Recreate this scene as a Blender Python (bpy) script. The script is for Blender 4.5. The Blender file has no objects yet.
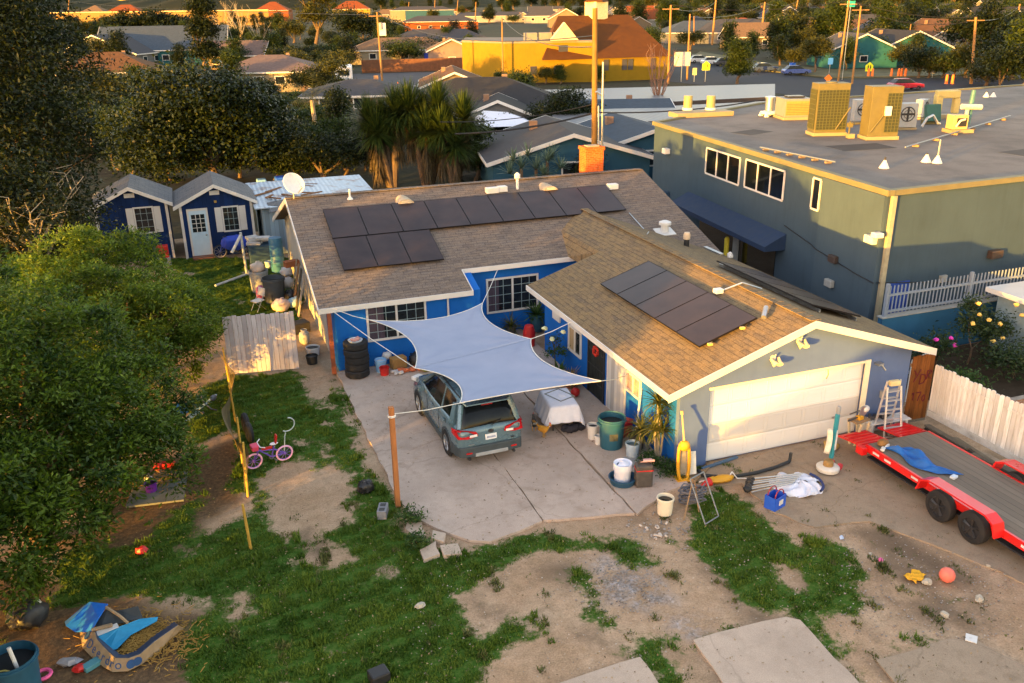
import bpy, math, random
import numpy as np
from math import sin, cos, pi, radians, sqrt
from mathutils import Vector, Matrix
random.seed(7)
RNG = np.random.default_rng(11)
SC = bpy.context.scene
COL = SC.collection

# ------------------------------------------------------------------ camera (solved from the house's own edges)
F_PX = 876.53
CAM = np.array([-10.722, -17.342, 11.313])
def _basis(pitch, yaw, roll):
    fw = np.array([sin(yaw)*cos(pitch), cos(yaw)*cos(pitch), -sin(pitch)])
    r = np.array([cos(yaw), -sin(yaw), 0.0]); u = np.cross(r, fw)
    return fw, r*cos(roll)+u*sin(roll), -r*sin(roll)+u*cos(roll)
FW, RT, UP = _basis(radians(21.069118), radians(19.855038), radians(-0.81578))
def ray(px, py): return FW*F_PX + RT*(px-512) + UP*(341.5-py)
def g(px, py, z=0.0):
    d = ray(px, py); return CAM + d*((z-CAM[2])/d[2])
def onX(px, py, X):
    d = ray(px, py); return CAM + d*((X-CAM[0])/d[0])
def onY(px, py, Y):
    d = ray(px, py); return CAM + d*((Y-CAM[1])/d[1])
def onplane(px, py, p0, n):
    d = ray(px, py); n = np.array(n); return CAM + d*((np.dot(np.array(p0)-CAM, n))/np.dot(d, n))
def pxm(P): return F_PX/float(np.dot(np.array([P[0], P[1], P[2] if len(P) > 2 else 0])-CAM, FW))

cd = bpy.data.cameras.new('camera'); cam = bpy.data.objects.new('camera', cd); COL.objects.link(cam)
cam.matrix_world = Matrix(((RT[0], UP[0], -FW[0], CAM[0]), (RT[1], UP[1], -FW[1], CAM[1]), (RT[2], UP[2], -FW[2], CAM[2]), (0, 0, 0, 1)))
cd.sensor_width = 36; cd.lens = 36*F_PX/1024; cd.clip_start = 0.1; cd.clip_end = 9000
SC.camera = cam

# ------------------------------------------------------------------ mesh builder
class MB:
    def __init__(s): s.v = []; s.f = []
    def add(s, vs, fs, M=None):
        o = len(s.v)
        for p in vs: s.v.append(tuple(M @ Vector(p)) if M is not None else tuple(p))
        for f in fs: s.f.append(tuple(i+o for i in f))
        return s
    def face(s, *ps): return s.add(ps, [tuple(range(len(ps)))])
    def box(s, c, d, rz=0, rx=0, ry=0, taper=1.0):
        x, y, z = d[0]/2, d[1]/2, d[2]/2; t = taper
        vs = [(-x, -y, -z), (x, -y, -z), (x, y, -z), (-x, y, -z), (-x*t, -y*t, z), (x*t, -y*t, z), (x*t, y*t, z), (-x*t, y*t, z)]
        M = Matrix.Translation(c) @ Matrix.Rotation(rz, 4, 'Z') @ Matrix.Rotation(ry, 4, 'Y') @ Matrix.Rotation(rx, 4, 'X')
        return s.add(vs, [(3, 2, 1, 0), (4, 5, 6, 7), (0, 1, 5, 4), (1, 2, 6, 5), (2, 3, 7, 6), (3, 0, 4, 7)], M)
    def bb(s, x0, x1, y0, y1, z0, z1): return s.box(((x0+x1)/2, (y0+y1)/2, (z0+z1)/2), (x1-x0, y1-y0, z1-z0))
    def tube(s, a, b, r0, r1=None, n=8, cap=True):
        a = Vector(a); b = Vector(b); r1 = r0 if r1 is None else r1
        d = (b-a)
        if d.length < 1e-6: return s
        q = d.to_track_quat('Z', 'Y'); vs = []
        for P, r in ((a, r0), (b, r1)):
            for i in range(n):
                t = 2*pi*i/n; vs.append(P + q @ Vector((r*cos(t), r*sin(t), 0)))
        fs = [(i, (i+1) % n, n+(i+1) % n, n+i) for i in range(n)]
        if cap: fs += [tuple(range(n-1, -1, -1)), tuple(range(n, 2*n))]
        return s.add(vs, fs)
    def path(s, pts, r, n=6, r1=None):
        k = len(pts)-1
        for i in range(k):
            ra = r if r1 is None else r+(r1-r)*i/k; rb = r if r1 is None else r+(r1-r)*(i+1)/k
            s.tube(pts[i], pts[i+1], ra, rb, n)
        return s
    def lathe(s, prof, c=(0, 0, 0), n=20, M=None, cap=True):
        vs = []
        for r, z in prof:
            for i in range(n):
                t = 2*pi*i/n; vs.append((c[0]+r*cos(t), c[1]+r*sin(t), c[2]+z))
        fs = []
        for k in range(len(prof)-1):
            for i in range(n): fs.append((k*n+i, k*n+(i+1) % n, (k+1)*n+(i+1) % n, (k+1)*n+i))
        if cap:
            fs.append(tuple(range(n-1, -1, -1))); m = (len(prof)-1)*n; fs.append(tuple(range(m, m+n)))
        return s.add(vs, fs, M)
    def prism(s, poly, vec):
        n = len(poly); v2 = [tuple(Vector(p)+Vector(vec)) for p in poly]
        return s.add(list(poly)+v2, [tuple(range(n-1, -1, -1)), tuple(range(n, 2*n))]+[(i, (i+1) % n, n+(i+1) % n, n+i) for i in range(n)])
    def slab(s, poly, z0, z1): return s.prism([(p[0], p[1], z0) for p in poly], (0, 0, z1-z0))
    def sphere(s, c, r, nu=10, nv=7, jit=0, seed=0, M=None):
        rr = random.Random(seed); r = (r, r, r) if not hasattr(r, '__len__') else r
        vs = [(c[0], c[1], c[2]-r[2])]
        for j in range(1, nv):
            a = -pi/2+pi*j/nv
            for i in range(nu):
                t = 2*pi*i/nu; k = 1+rr.uniform(-jit, jit)
                vs.append((c[0]+r[0]*k*cos(a)*cos(t), c[1]+r[1]*k*cos(a)*sin(t), c[2]+r[2]*k*sin(a)))
        vs.append((c[0], c[1], c[2]+r[2])); L = len(vs)-1
        fs = [(0, 1+(i+1) % nu, 1+i) for i in range(nu)]
        for j in range(nv-2):
            for i in range(nu): fs.append((1+j*nu+i, 1+j*nu+(i+1) % nu, 1+(j+1)*nu+(i+1) % nu, 1+(j+1)*nu+i))
        fs += [(L, 1+(nv-2)*nu+i, 1+(nv-2)*nu+(i+1) % nu) for i in range(nu)]
        return s.add(vs, fs, M)
    def torus(s, c, R, r, axis='Z', nu=24, nv=8, arc=(0, 2*pi)):
        full = abs(arc[1]-arc[0]-2*pi) < 1e-6; m = nu if full else nu+1; vs = []
        for i in range(m):
            t = arc[0]+(arc[1]-arc[0])*i/nu
            for j in range(nv):
                a = 2*pi*j/nv; q = R+r*cos(a); p = (q*cos(t), q*sin(t), r*sin(a))
                if axis == 'X': p = (p[2], p[0], p[1])
                if axis == 'Y': p = (p[0], p[2], p[1])
                vs.append((c[0]+p[0], c[1]+p[1], c[2]+p[2]))
        fs = []
        for i in range(nu):
            i2 = (i+1) % m
            for j in range(nv): fs.append((i*nv+j, i2*nv+j, i2*nv+(j+1) % nv, i*nv+(j+1) % nv))
        return s.add(vs, fs)
    def grid(s, fn, nu, nv):
        vs = [fn(i/nu, j/nv) for j in range(nv+1) for i in range(nu+1)]
        return s.add(vs, [(j*(nu+1)+i, j*(nu+1)+i+1, (j+1)*(nu+1)+i+1, (j+1)*(nu+1)+i) for j in range(nv) for i in range(nu)])
    def build(s, name, mat, parent=None, loc=None, rz=0, label=None, cat=None, group=None, kind=None, smooth=False, bevel=0, sub=0, solid=0, angle=40):
        me = bpy.data.meshes.new(name); me.from_pydata([tuple(map(float, p)) for p in s.v], [], s.f); me.validate(); me.update()
        me.materials.append(mat)
        if smooth:
            me.polygons.foreach_set('use_smooth', [True]*len(me.polygons))
            try: me.set_sharp_from_angle(angle=radians(angle))
            except Exception: pass
        o = bpy.data.objects.new(name, me); COL.objects.link(o)
        if parent is not None: o.parent = parent
        if loc is not None: o.location = [float(a) for a in loc]
        if rz: o.rotation_euler = (0, 0, rz)
        if solid:
            m = o.modifiers.new('solid', 'SOLIDIFY'); m.thickness = solid; m.offset = 0
        if bevel:
            m = o.modifiers.new('bevel', 'BEVEL'); m.width = bevel; m.segments = 2; m.limit_method = 'ANGLE'; m.angle_limit = radians(50)
        if sub:
            m = o.modifiers.new('sub', 'SUBSURF'); m.levels = sub; m.render_levels = sub
        return tag(o, label, cat, group, kind)

def tag(o, label=None, cat=None, group=None, kind=None):
    if label: o['label'] = label
    if cat: o['category'] = cat
    if group: o['group'] = group
    if kind: o['kind'] = kind
    return o
def thing(name, label, cat, loc=(0, 0, 0), rz=0, group=None):
    o = bpy.data.objects.new(name, None); COL.objects.link(o); o.empty_display_size = .2
    o.location = [float(loc[0]), float(loc[1]), float(loc[2]) if len(loc) > 2 else 0.0]; o.rotation_euler = (0, 0, rz)
    return tag(o, label, cat, group)
KIDS = {}
def copy_tree(o, loc=None, rz=None, sc=None, label=None, group=None, parent=None):
    c = o.copy(); COL.objects.link(c)
    if parent is not None: c.parent = parent
    if loc is not None: c.location = [float(loc[0]), float(loc[1]), float(loc[2]) if len(loc) > 2 else 0.0]
    if rz is not None: c.rotation_euler = (0, 0, rz)
    if sc is not None: c.scale = sc if hasattr(sc, '__len__') else (sc, sc, sc)
    if label: c['label'] = label
    if group: c['group'] = group
    for ch in list(o.children): copy_tree(ch, parent=c)
    return c

# ------------------------------------------------------------------ materials
MATS = {}
class NT:
    def __init__(s, name):
        s.m = bpy.data.materials.new(name); s.m.use_nodes = True; s.t = s.m.node_tree; s.n = s.t.nodes
        s.b = s.n['Principled BSDF']; s.out = s.n['Material Output']; s.tc = s.n.new('ShaderNodeTexCoord')
    def link(s, a, b): s.t.links.new(a, b)
    def val(s, sock, v):
        if isinstance(v, bpy.types.NodeSocket): s.link(v, sock)
        else: sock.default_value = v
    def coord(s, scale=(1, 1, 1), rot=(0, 0, 0), src='Object'):
        mp = s.n.new('ShaderNodeMapping'); s.link(s.tc.outputs[src], mp.inputs['Vector'])
        mp.inputs['Scale'].default_value = scale; mp.inputs['Rotation'].default_value = rot; return mp.outputs[0]
    def noise(s, scale, detail=6, vec=None, rough=.6, dist=0):
        nd = s.n.new('ShaderNodeTexNoise'); nd.inputs['Scale'].default_value = scale; nd.inputs['Detail'].default_value = detail
        nd.inputs['Roughness'].default_value = rough; nd.inputs['Distortion'].default_value = dist
        s.link(vec if vec is not None else s.tc.outputs['Object'], nd.inputs['Vector']); return nd.outputs['Fac']
    def ramp(s, fac, stops):
        r = s.n.new('ShaderNodeValToRGB'); s.link(fac, r.inputs[0]); e = r.color_ramp.elements
        e[0].position = stops[0][0]; e[0].color = c4(stops[0][1]); e[1].position = stops[-1][0]; e[1].color = c4(stops[-1][1])
        for p, c in stops[1:-1]:
            q = e.new(p); q.color = c4(c)
        return r.outputs[0]
    def mix(s, fac, a, b, mode='MIX'):
        m = s.n.new('ShaderNodeMix'); m.data_type = 'RGBA'; m.blend_type = mode
        s.val(m.inputs[0], fac); s.val(m.inputs[6], c4(a) if not isinstance(a, bpy.types.NodeSocket) else a)
        s.val(m.inputs[7], c4(b) if not isinstance(b, bpy.types.NodeSocket) else b); return m.outputs[2]
    def math(s, op, a, b=0.0):
        m = s.n.new('ShaderNodeMath'); m.operation = op; s.val(m.inputs[0], a); s.val(m.inputs[1], b); return m.outputs[0]
    def attr(s, name):
        a = s.n.new('ShaderNodeAttribute'); a.attribute_name = name; return a.outputs['Fac']
    def bump(s, h, strength=.3, dist=.02):
        b = s.n.new('ShaderNodeBump'); b.inputs['Strength'].default_value = strength; b.inputs['Distance'].default_value = dist
        s.link(h, b.inputs['Height']); s.link(b.outputs[0], s.b.inputs['Normal'])
    def color(s, c): s.val(s.b.inputs['Base Color'], c if isinstance(c, bpy.types.NodeSocket) else c4(c))
    def rough(s, v):
        s.val(s.b.inputs['Roughness'], v)
        if isinstance(v, (int, float)) and v >= .88: s.b.inputs['Specular IOR Level'].default_value = .1
    def metal(s, v): s.b.inputs['Metallic'].default_value = v
def c4(c): return (c[0], c[1], c[2], 1.0) if len(c) == 3 else tuple(c)
def sc(c, k): return tuple(min(1, x*k) for x in c[:3])
def M(name, col, rough=.7, var=.18, scale=5, bump=.1, metal=0, col2=None, dirt=.0, dirtcol=(.12, .1, .07), stretch=(1, 1, 1)):
    """weathered plain material: two scales of noise over a base colour, optional dirt patches and bump"""
    key = name
    if key in MATS: return MATS[key]
    t = NT(name); v = t.coord(stretch)
    n1 = t.noise(scale, 7, v); n2 = t.noise(scale*.23, 3, v)
    a = t.ramp(n1, [(.3, sc(col, 1-var)), (.7, col2 or sc(col, 1+var))])
    a = t.mix(t.ramp(n2, [(.35, (0, 0, 0)), (.7, (var, var, var))]), a, sc(col, .72))
    if dirt:
        d = t.noise(scale*.8, 9, t.coord((stretch[0]*1.3, stretch[1]*.9, stretch[2])), .7)
        a = t.mix(t.ramp(d, [(.5, (0, 0, 0)), (.5+.22, (dirt, dirt, dirt))]), a, dirtcol)
    t.color(a); t.metal(metal); t.b.inputs['Specular IOR Level'].default_value = .12 if rough >= .84 else .4
    t.rough(t.ramp(n1, [(.3, (max(0, rough-.08),)*3), (.7, (min(1, rough+.1),)*3)]))
    if bump: t.bump(t.noise(scale*5, 6, v), bump, .01)
    MATS[key] = t.m; return t.m
def shingle(name, c1, c2, swap=False):
    if name in MATS: return MATS[name]
    t = NT(name); v = t.coord((1, 1, 1), (0, 0, pi/2 if swap else 0))
    w = t.n.new('ShaderNodeTexBrick'); t.link(v, w.inputs['Vector'])
    w.inputs['Scale'].default_value = 1; w.inputs['Brick Width'].default_value = .42; w.inputs['Row Height'].default_value = .15
    w.inputs['Mortar Size'].default_value = .012; w.inputs['Mortar Smooth'].default_value = .3; w.inputs['Bias'].default_value = 0
    w.offset = .37; w.squash = 1
    w.inputs['Color1'].default_value = c4(c1); w.inputs['Color2'].default_value = c4(c2); w.inputs['Mortar'].default_value = c4(sc(c1, .45))
    n = t.noise(.35, 5, v); n3 = t.noise(28, 4, v); n4 = t.noise(2.6, 6, t.coord((1, 3, 1) if not swap else (3, 1, 1)))
    a = t.mix(t.ramp(n, [(.35, (0, 0, 0)), (.7, (.5, .5, .5))]), w.outputs['Color'], sc(c2, .75))
    a = t.mix(t.ramp(n4, [(.4, (0, 0, 0)), (.7, (.55, .55, .55))]), a, (c2[0]*1.5, c2[1]*1.35, c2[2]*1.1))
    a = t.mix(.35, a, t.ramp(n3, [(.3, (.0, .0, .0)), (.7, (1, 1, 1))]), 'SOFT_LIGHT')
    t.color(a); t.rough(.92); t.b.inputs['Specular IOR Level'].default_value = .12
    t.bump(t.mix(.3, w.outputs['Color'], n3), .5, .02); MATS[name] = t.m; return t.m
def planks(name, col, axis=0, w=.14, dark=.35, dirt=.3, rough=.8, dcol=(.25, .2, .15), along=2):
    """boards side by side along one axis, each its own tone, dark joints, grain"""
    if name in MATS: return MATS[name]
    t = NT(name); sx = t.n.new('ShaderNodeSeparateXYZ'); t.link(t.tc.outputs['Object'], sx.inputs[0])
    q = t.math('DIVIDE', sx.outputs[axis], w); fl = t.math('FLOOR', q); fr = t.math('FRACT', q)
    wn = t.n.new('ShaderNodeTexWhiteNoise'); wn.noise_dimensions = '1D'; t.link(fl, wn.inputs['W'])
    st = [9, 9, 9]; st[along] = 1.1
    grain = t.noise(1.6, 8, t.coord(tuple(st)), .7)
    a = t.ramp(wn.outputs['Value'], [(0, sc(col, .75)), (1, sc(col, 1.15))])
    a = t.mix(t.ramp(grain, [(.45, (0, 0, 0)), (.7, (dirt, dirt, dirt))]), a, dcol)
    edge = t.math('ABSOLUTE', t.math('SUBTRACT', fr, .5))
    a = t.mix(t.ramp(edge, [(.45, (0, 0, 0)), (.49, (1-dark,)*3)]), a, sc(col, .15))
    t.color(a); t.rough(rough); t.b.inputs['Specular IOR Level'].default_value = .2; t.bump(t.ramp(edge, [(.44, (1, 1, 1)), (.49, (0, 0, 0))]), .6, .01); MATS[name] = t.m; return t.m
def ribbed(name, col, axis=0, pitch=.2, rough=.5, metal=0.0, rust=0.0, amp=.02):
    if name in MATS: return MATS[name]
    t = NT(name); sx = t.n.new('ShaderNodeSeparateXYZ'); t.link(t.tc.outputs['Object'], sx.inputs[0])
    h = t.math('SINE', t.math('MULTIPLY', sx.outputs[axis], 2*pi/pitch))
    n = t.noise(1.3, 8); n2 = t.noise(7, 6)
    a = t.ramp(n2, [(.3, sc(col, .85)), (.7, sc(col, 1.1))])
    if rust: a = t.mix(t.ramp(n, [(.52, (0, 0, 0)), (.66, (rust,)*3)]), a, (.2, .09, .04))
    t.color(a); t.rough(rough); t.metal(metal); t.bump(h, .5, amp); MATS[name] = t.m; return t.m
def brick(name, c1, c2, mort, w=.22, h=.075, vert='Y'):
    if name in MATS: return MATS[name]
    t = NT(name); sx = t.n.new('ShaderNodeSeparateXYZ'); t.link(t.tc.outputs['Object'], sx.inputs[0])
    cb = t.n.new('ShaderNodeCombineXYZ'); t.link(t.math('ADD', sx.outputs[0], sx.outputs[1]), cb.inputs[0]); t.link(sx.outputs[2], cb.inputs[1])
    b = t.n.new('ShaderNodeTexBrick'); t.link(cb.outputs[0], b.inputs['Vector']); b.inputs['Scale'].default_value = 1
    b.inputs['Brick Width'].default_value = w; b.inputs['Row Height'].default_value = h; b.inputs['Mortar Size'].default_value = .008
    b.inputs['Color1'].default_value = c4(c1); b.inputs['Color2'].default_value = c4(c2); b.inputs['Mortar'].default_value = c4(mort)
    a = t.mix(.4, b.outputs['Color'], t.ramp(t.noise(9, 5), [(.3, (.2, .2, .2)), (.7, (.9, .9, .9))]), 'OVERLAY')
    t.color(a); t.rough(.9); t.bump(b.outputs['Color'], .4, .01); MATS[name] = t.m; return t.m
def stucco(name, col, var=.1, stain=.15, bump=.25):
    if name in MATS: return MATS[name]
    t = NT(name); n = t.noise(.9, 6); n2 = t.noise(40, 4); n3 = t.noise(1.2, 8, t.coord((2.5, 2.5, .35)), .7)
    a = t.ramp(n, [(.3, sc(col, 1-var)), (.7, sc(col, 1+var))])
    a = t.mix(t.ramp(n3, [(.5, (0, 0, 0)), (.75, (stain,)*3)]), a, sc(col, .5))
    t.color(a); t.rough(.85); t.b.inputs['Specular IOR Level'].default_value = .2; t.bump(n2, bump, .01); MATS[name] = t.m; return t.m
def glass(name, col=(.012, .016, .02), rough=.06):
    if name in MATS: return MATS[name]
    t = NT(name); n = t.noise(3, 3); t.color(t.ramp(n, [(.3, sc(col, .7)), (.7, sc(col, 1.6))])); t.rough(rough); t.b.inputs['IOR'].default_value = 1.5
    MATS[name] = t.m; return t.m
def leafmat(name, dark, light, tl=.35, rough=.55):
    if name in MATS: return MATS[name]
    t = NT(name); a = t.ramp(t.attr('tint'), [(0, dark), (.55, tuple((dark[i]+light[i])/2 for i in range(3))), (1, light)])
    t.color(a); t.rough(rough); t.b.inputs['Specular IOR Level'].default_value = .3
    tr = t.n.new('ShaderNodeBsdfTranslucent'); t.link(a, tr.inputs['Color'])
    mx = t.n.new('ShaderNodeMixShader'); mx.inputs[0].default_value = tl
    t.link(t.b.outputs[0], mx.inputs[1]); t.link(tr.outputs[0], mx.inputs[2]); t.link(mx.outputs[0], t.out.inputs['Surface'])
    MATS[name] = t.m; return t.m
def paint(name, col, rough=.35, coat=.5, metal=0.0, var=.06, dirt=.1):
    if name in MATS: return MATS[name]
    m = M(name, col, rough, var, 3, .02, metal, dirt=dirt); m.node_tree.nodes['Principled BSDF'].inputs['Coat Weight'].default_value = coat
    return m
def emit(name, col, s):
    t = NT(name); t.color(col); t.b.inputs['Emission Color'].default_value = c4(col); t.b.inputs['Emission Strength'].default_value = s; return t.m

WHITE = M('white_paint', (.62, .61, .59), .55, .06, 3, .05, dirt=.12)
TRIM = M('trim_paint', (.60, .58, .55), .5, .05, 2, .04, dirt=.1)
BLACK = M('black_plastic', (.018, .018, .02), .5, .2, 6, .05)
RUBBER = M('tyre_rubber', (.016, .016, .018), .8, .3, 12, .2, dirt=.15, dirtcol=(.08, .075, .065))
STEELD = M('dull_steel', (.2, .22, .24), .5, .12, 6, .05, .3)
STEEL = M('galvanised_steel', (.42, .44, .46), .38, .12, 6, .05, .85)
ALU = M('dull_aluminium', (.6, .6, .6), .42, .1, 6, .05, .6, dirt=.2)
GREYP = M('grey_plastic', (.25, .27, .29), .5, .1, 5, .05)
DARKM = M('dark_metal', (.05, .05, .055), .45, .2, 5, .05, .5)
WOOD = M('old_wood', (.26, .17, .09), .8, .25, 3, .25, stretch=(6, 6, .8))
WOODP = M('post_wood', (.36, .14, .045), .75, .2, 3, .25, stretch=(7, 7, .6))
YEL = M('yellow_plastic', (.6, .30, .015), .45, .12, 5, .05, dirt=.25)
REDP = M('red_plastic', (.5, .02, .018), .45, .12, 5, .05, dirt=.1)
BLUEP = M('blue_plastic', (.02, .1, .55), .45, .12, 5, .05, dirt=.15)
TEALP = M('teal_plastic', (.02, .10, .15), .5, .12, 5, .05, dirt=.2)
PINK = M('pink_plastic', (.75, .1, .3), .45, .1, 5, .04)
BARK = M('bark', (.13, .09, .06), .9, .35, 6, .6, stretch=(3, 3, .7))
PALEBARK = M('pale_bark', (.3, .25, .18), .9, .3, 6, .5, stretch=(3, 3, .7))
WINGLASS = glass('window_glass')
CLOTH = M('white_cloth', (.68, .70, .80), .9, .06, 7, .15)

# ------------------------------------------------------------------ foliage
def leaf_mesh(name, C, size, tint, mat, aspect=.45, up=.35, seed=0, parent=None, loc=None, dirs=None, kind=None):
    """one mesh of many small rhombic leaves centred on C"""
    r = np.random.default_rng(seed); n = len(C)
    nrm = r.normal(size=(n, 3)); nrm[:, 2] = np.abs(nrm[:, 2])+up; nrm /= np.linalg.norm(nrm, axis=1)[:, None]
    a = r.normal(size=(n, 3)) if dirs is None else dirs+r.normal(size=(n, 3))*.25
    a -= nrm*(a*nrm).sum(1)[:, None]; a /= np.linalg.norm(a, axis=1)[:, None]+1e-9
    b = np.cross(nrm, a); L = (size*r.uniform(.6, 1.3, n))[:, None]
    V = np.empty((n, 4, 3)); V[:, 0] = C-a*L*.5; V[:, 1] = C+b*L*.5*aspect+a*L*.05+nrm*L*.06; V[:, 2] = C+a*L*.5; V[:, 3] = C-b*L*.5*aspect+a*L*.05+nrm*L*.06
    return raw_quads(name, V, np.clip(tint, 0, 1), mat, parent, loc, kind)
def raw_quads(name, V, tint, mat, parent=None, loc=None, kind=None):
    n = len(V); me = bpy.data.meshes.new(name)
    me.vertices.add(4*n); me.vertices.foreach_set('co', V.reshape(-1).astype(np.float32))
    me.loops.add(4*n); me.loops.foreach_set('vertex_index', np.arange(4*n, dtype=np.int32))
    me.polygons.add(n); me.polygons.foreach_set('loop_start', np.arange(0, 4*n, 4, dtype=np.int32))
    me.update(calc_edges=True)
    at = me.attributes.new('tint', 'FLOAT', 'FACE'); at.data.foreach_set('value', np.asarray(tint, dtype=np.float32))
    me.materials.append(mat); o = bpy.data.objects.new(name, me); COL.objects.link(o)
    if parent is not None: o.parent = parent
    if loc is not None: o.location = [float(x) for x in loc]
    if kind: o['kind'] = kind
    return o
def crown_points(blobs, nclump, per, cr, seed, shell=.45, low=.25):
    """clumps of leaves spread unevenly through ellipsoid lobes"""
    r = np.random.default_rng(seed); B = np.array(blobs, float)
    w = (B[:, 3]*B[:, 4]*B[:, 5])**(2/3); w /= w.sum()
    idx = r.choice(len(B), nclump, p=w); d = r.normal(size=(nclump, 3)); d /= np.linalg.norm(d, axis=1)[:, None]
    d[:, 2] = np.where(d[:, 2] < -low, -d[:, 2]*.6, d[:, 2])
    rad = r.uniform(0, 1, nclump)**shell; rad *= 1+.22*np.sin(d[:, 0]*7+idx)*np.cos(d[:, 1]*6-idx*2)
    cc = B[idx, :3]+d*B[idx, 3:6]*rad[:, None]
    ct = r.uniform(.1, .8, nclump); csz = r.uniform(.55, 1.35, nclump)*cr
    P = np.repeat(cc, per, 0)+r.normal(size=(nclump*per, 3))*np.repeat(csz, per)[:, None]*np.array([1, 1, .75])
    T = np.repeat(ct, per)+r.normal(size=nclump*per)*.16
    D = np.repeat(d, per, 0)
    return P, T, D, cc
def puff_points(blobs, npuff, per, pr, seed, low=.85):
    """lobes carry many rounded sprays; leaves sit on the upper outside of each spray, young pale leaves at the tips, tops tinted paler as if lit"""
    r = np.random.default_rng(seed); B = np.array(blobs, float); w = B[:, 3]*B[:, 4]+B[:, 4]*B[:, 5]; w /= w.sum()
    idx = r.choice(len(B), npuff, p=w); d = r.normal(size=(npuff, 3)); d /= np.linalg.norm(d, axis=1)[:, None]
    d[:, 2] = np.where(d[:, 2] < -low, -d[:, 2]*.6, d[:, 2]); rad = r.uniform(.72, 1.04, npuff)
    cc = B[idx, :3]+d*B[idx, 3:6]*rad[:, None]; ps = pr*r.uniform(.6, 1.4, npuff); pt = r.uniform(-.16, .3, npuff)
    n = npuff*per; e = r.normal(size=(n, 3)); e /= np.linalg.norm(e, axis=1)[:, None]; e = e+np.repeat(d, per, 0)*.55+np.array([0, 0, .35]); e /= np.linalg.norm(e, axis=1)[:, None]
    k = r.uniform(0, 1, n)**.4; P = np.repeat(cc, per, 0)+e*(np.repeat(ps, per)*k)[:, None]*np.array([1, 1, .8])+r.normal(size=(n, 3))*.04
    T = np.clip(.08+np.repeat(pt, per)+.55*k**3*(e[:, 2]*.5+.5)+r.normal(size=n)*.1, 0, 1); return P, T, e  # tint rises on upward-facing leaves: top light put into the colour
def puff_tree(name, label, loc, blobs, h, r, mat, npuff, per, pr, leaf, seed, aspect=.36, low=.85):
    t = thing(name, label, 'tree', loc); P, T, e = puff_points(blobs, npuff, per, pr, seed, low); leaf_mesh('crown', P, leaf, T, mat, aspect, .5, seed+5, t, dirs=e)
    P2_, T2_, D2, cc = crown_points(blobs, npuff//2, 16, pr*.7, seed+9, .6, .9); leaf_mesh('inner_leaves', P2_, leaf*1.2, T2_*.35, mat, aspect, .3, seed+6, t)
    mb = MB(); rr = random.Random(seed); limbs(mb, (0, 0, -.1), h, r, [tuple(np.array(b[:3])+np.array([rr.uniform(-.3, .3)*b[3], rr.uniform(-.3, .3)*b[4], rr.uniform(.2, .8)*b[5]])) for b in blobs], seed, .25); mb.build('trunk', BARK, t, smooth=True); return t
def limbs(mb, base, h, r, targets, seed=0, fork=.35, n=7):
    rr = random.Random(seed); b = Vector(base); f = b+Vector((rr.uniform(-.1, .1)*h, rr.uniform(-.1, .1)*h, h*fork))
    mid = (b+f)/2+Vector((rr.uniform(-.04, .04)*h, rr.uniform(-.04, .04)*h, 0))
    mb.tube(b, mid, r*1.25, r, n); mb.tube(mid, f, r, r*.8, n)
    for t in targets:
        t = Vector(t); k = rr.uniform(.3, .6); m = f.lerp(t, k)+Vector((rr.uniform(-.1, .1)*h, rr.uniform(-.1, .1)*h, rr.uniform(0, .08)*h))
        mb.tube(f, m, r*.55, r*.34, 6); mb.tube(m, t, r*.34, r*.08, 5)
        for q in range(2):
            e = m.lerp(t, .5)+Vector((rr.uniform(-1, 1), rr.uniform(-1, 1), rr.uniform(0, .7)))*h*.13
            mb.tube(m.lerp(t, rr.uniform(.1, .6)), e, r*.2, r*.05, 4)
def tree(name, label, cat, loc, blobs, h, r, mat, nclump=300, per=22, cr=.35, leaf=.2, seed=1, bark=None, group=None, aspect=.45, fork=.35, shell=.45, low=.25, up=.35, crown='crown'):
    t = thing(name, label, cat, loc, 0, group)
    P, T, D, cc = crown_points(blobs, nclump, per, cr, seed, shell, low)
    leaf_mesh(crown, P, leaf, T, mat, aspect, up, seed+5, t)
    mb = MB(); rr = random.Random(seed); tg = [tuple(np.array(b[:3])+np.array([rr.uniform(-.3, .3)*b[3], rr.uniform(-.3, .3)*b[4], rr.uniform(-.1, .5)*b[5]])) for b in blobs]
    limbs(mb, (0, 0, -.1), h, r, tg, seed, fork); mb.build('trunk', bark or BARK, t, smooth=True)
    return t
def rosette(C, n, L, w, seed, droop=.5, elev=(-.2, 1.3)):
    """blade leaves radiating from a point (yucca / palm heads); returns quads"""
    r = np.random.default_rng(seed); Q = []
    for i in range(n):
        az = r.uniform(0, 2*pi); el = r.uniform(*elev); l = L*r.uniform(.75, 1.15)
        d = np.array([cos(az)*cos(el), sin(az)*cos(el), sin(el)]); s = np.array([-sin(az), cos(az), 0])*w
        p = np.array(C, float); k = 3
        for j in range(k):
            q = p+d*l/k; w0 = 1-.25*j; w1 = 1-.25*(j+1) if j < k-1 else .05
            Q.append([p-s*w0, p+s*w0, q+s*w1, q-s*w1]); p = q; d = d+np.array([0, 0, -droop*.5]); d /= np.linalg.norm(d)
    return np.array(Q)
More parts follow.
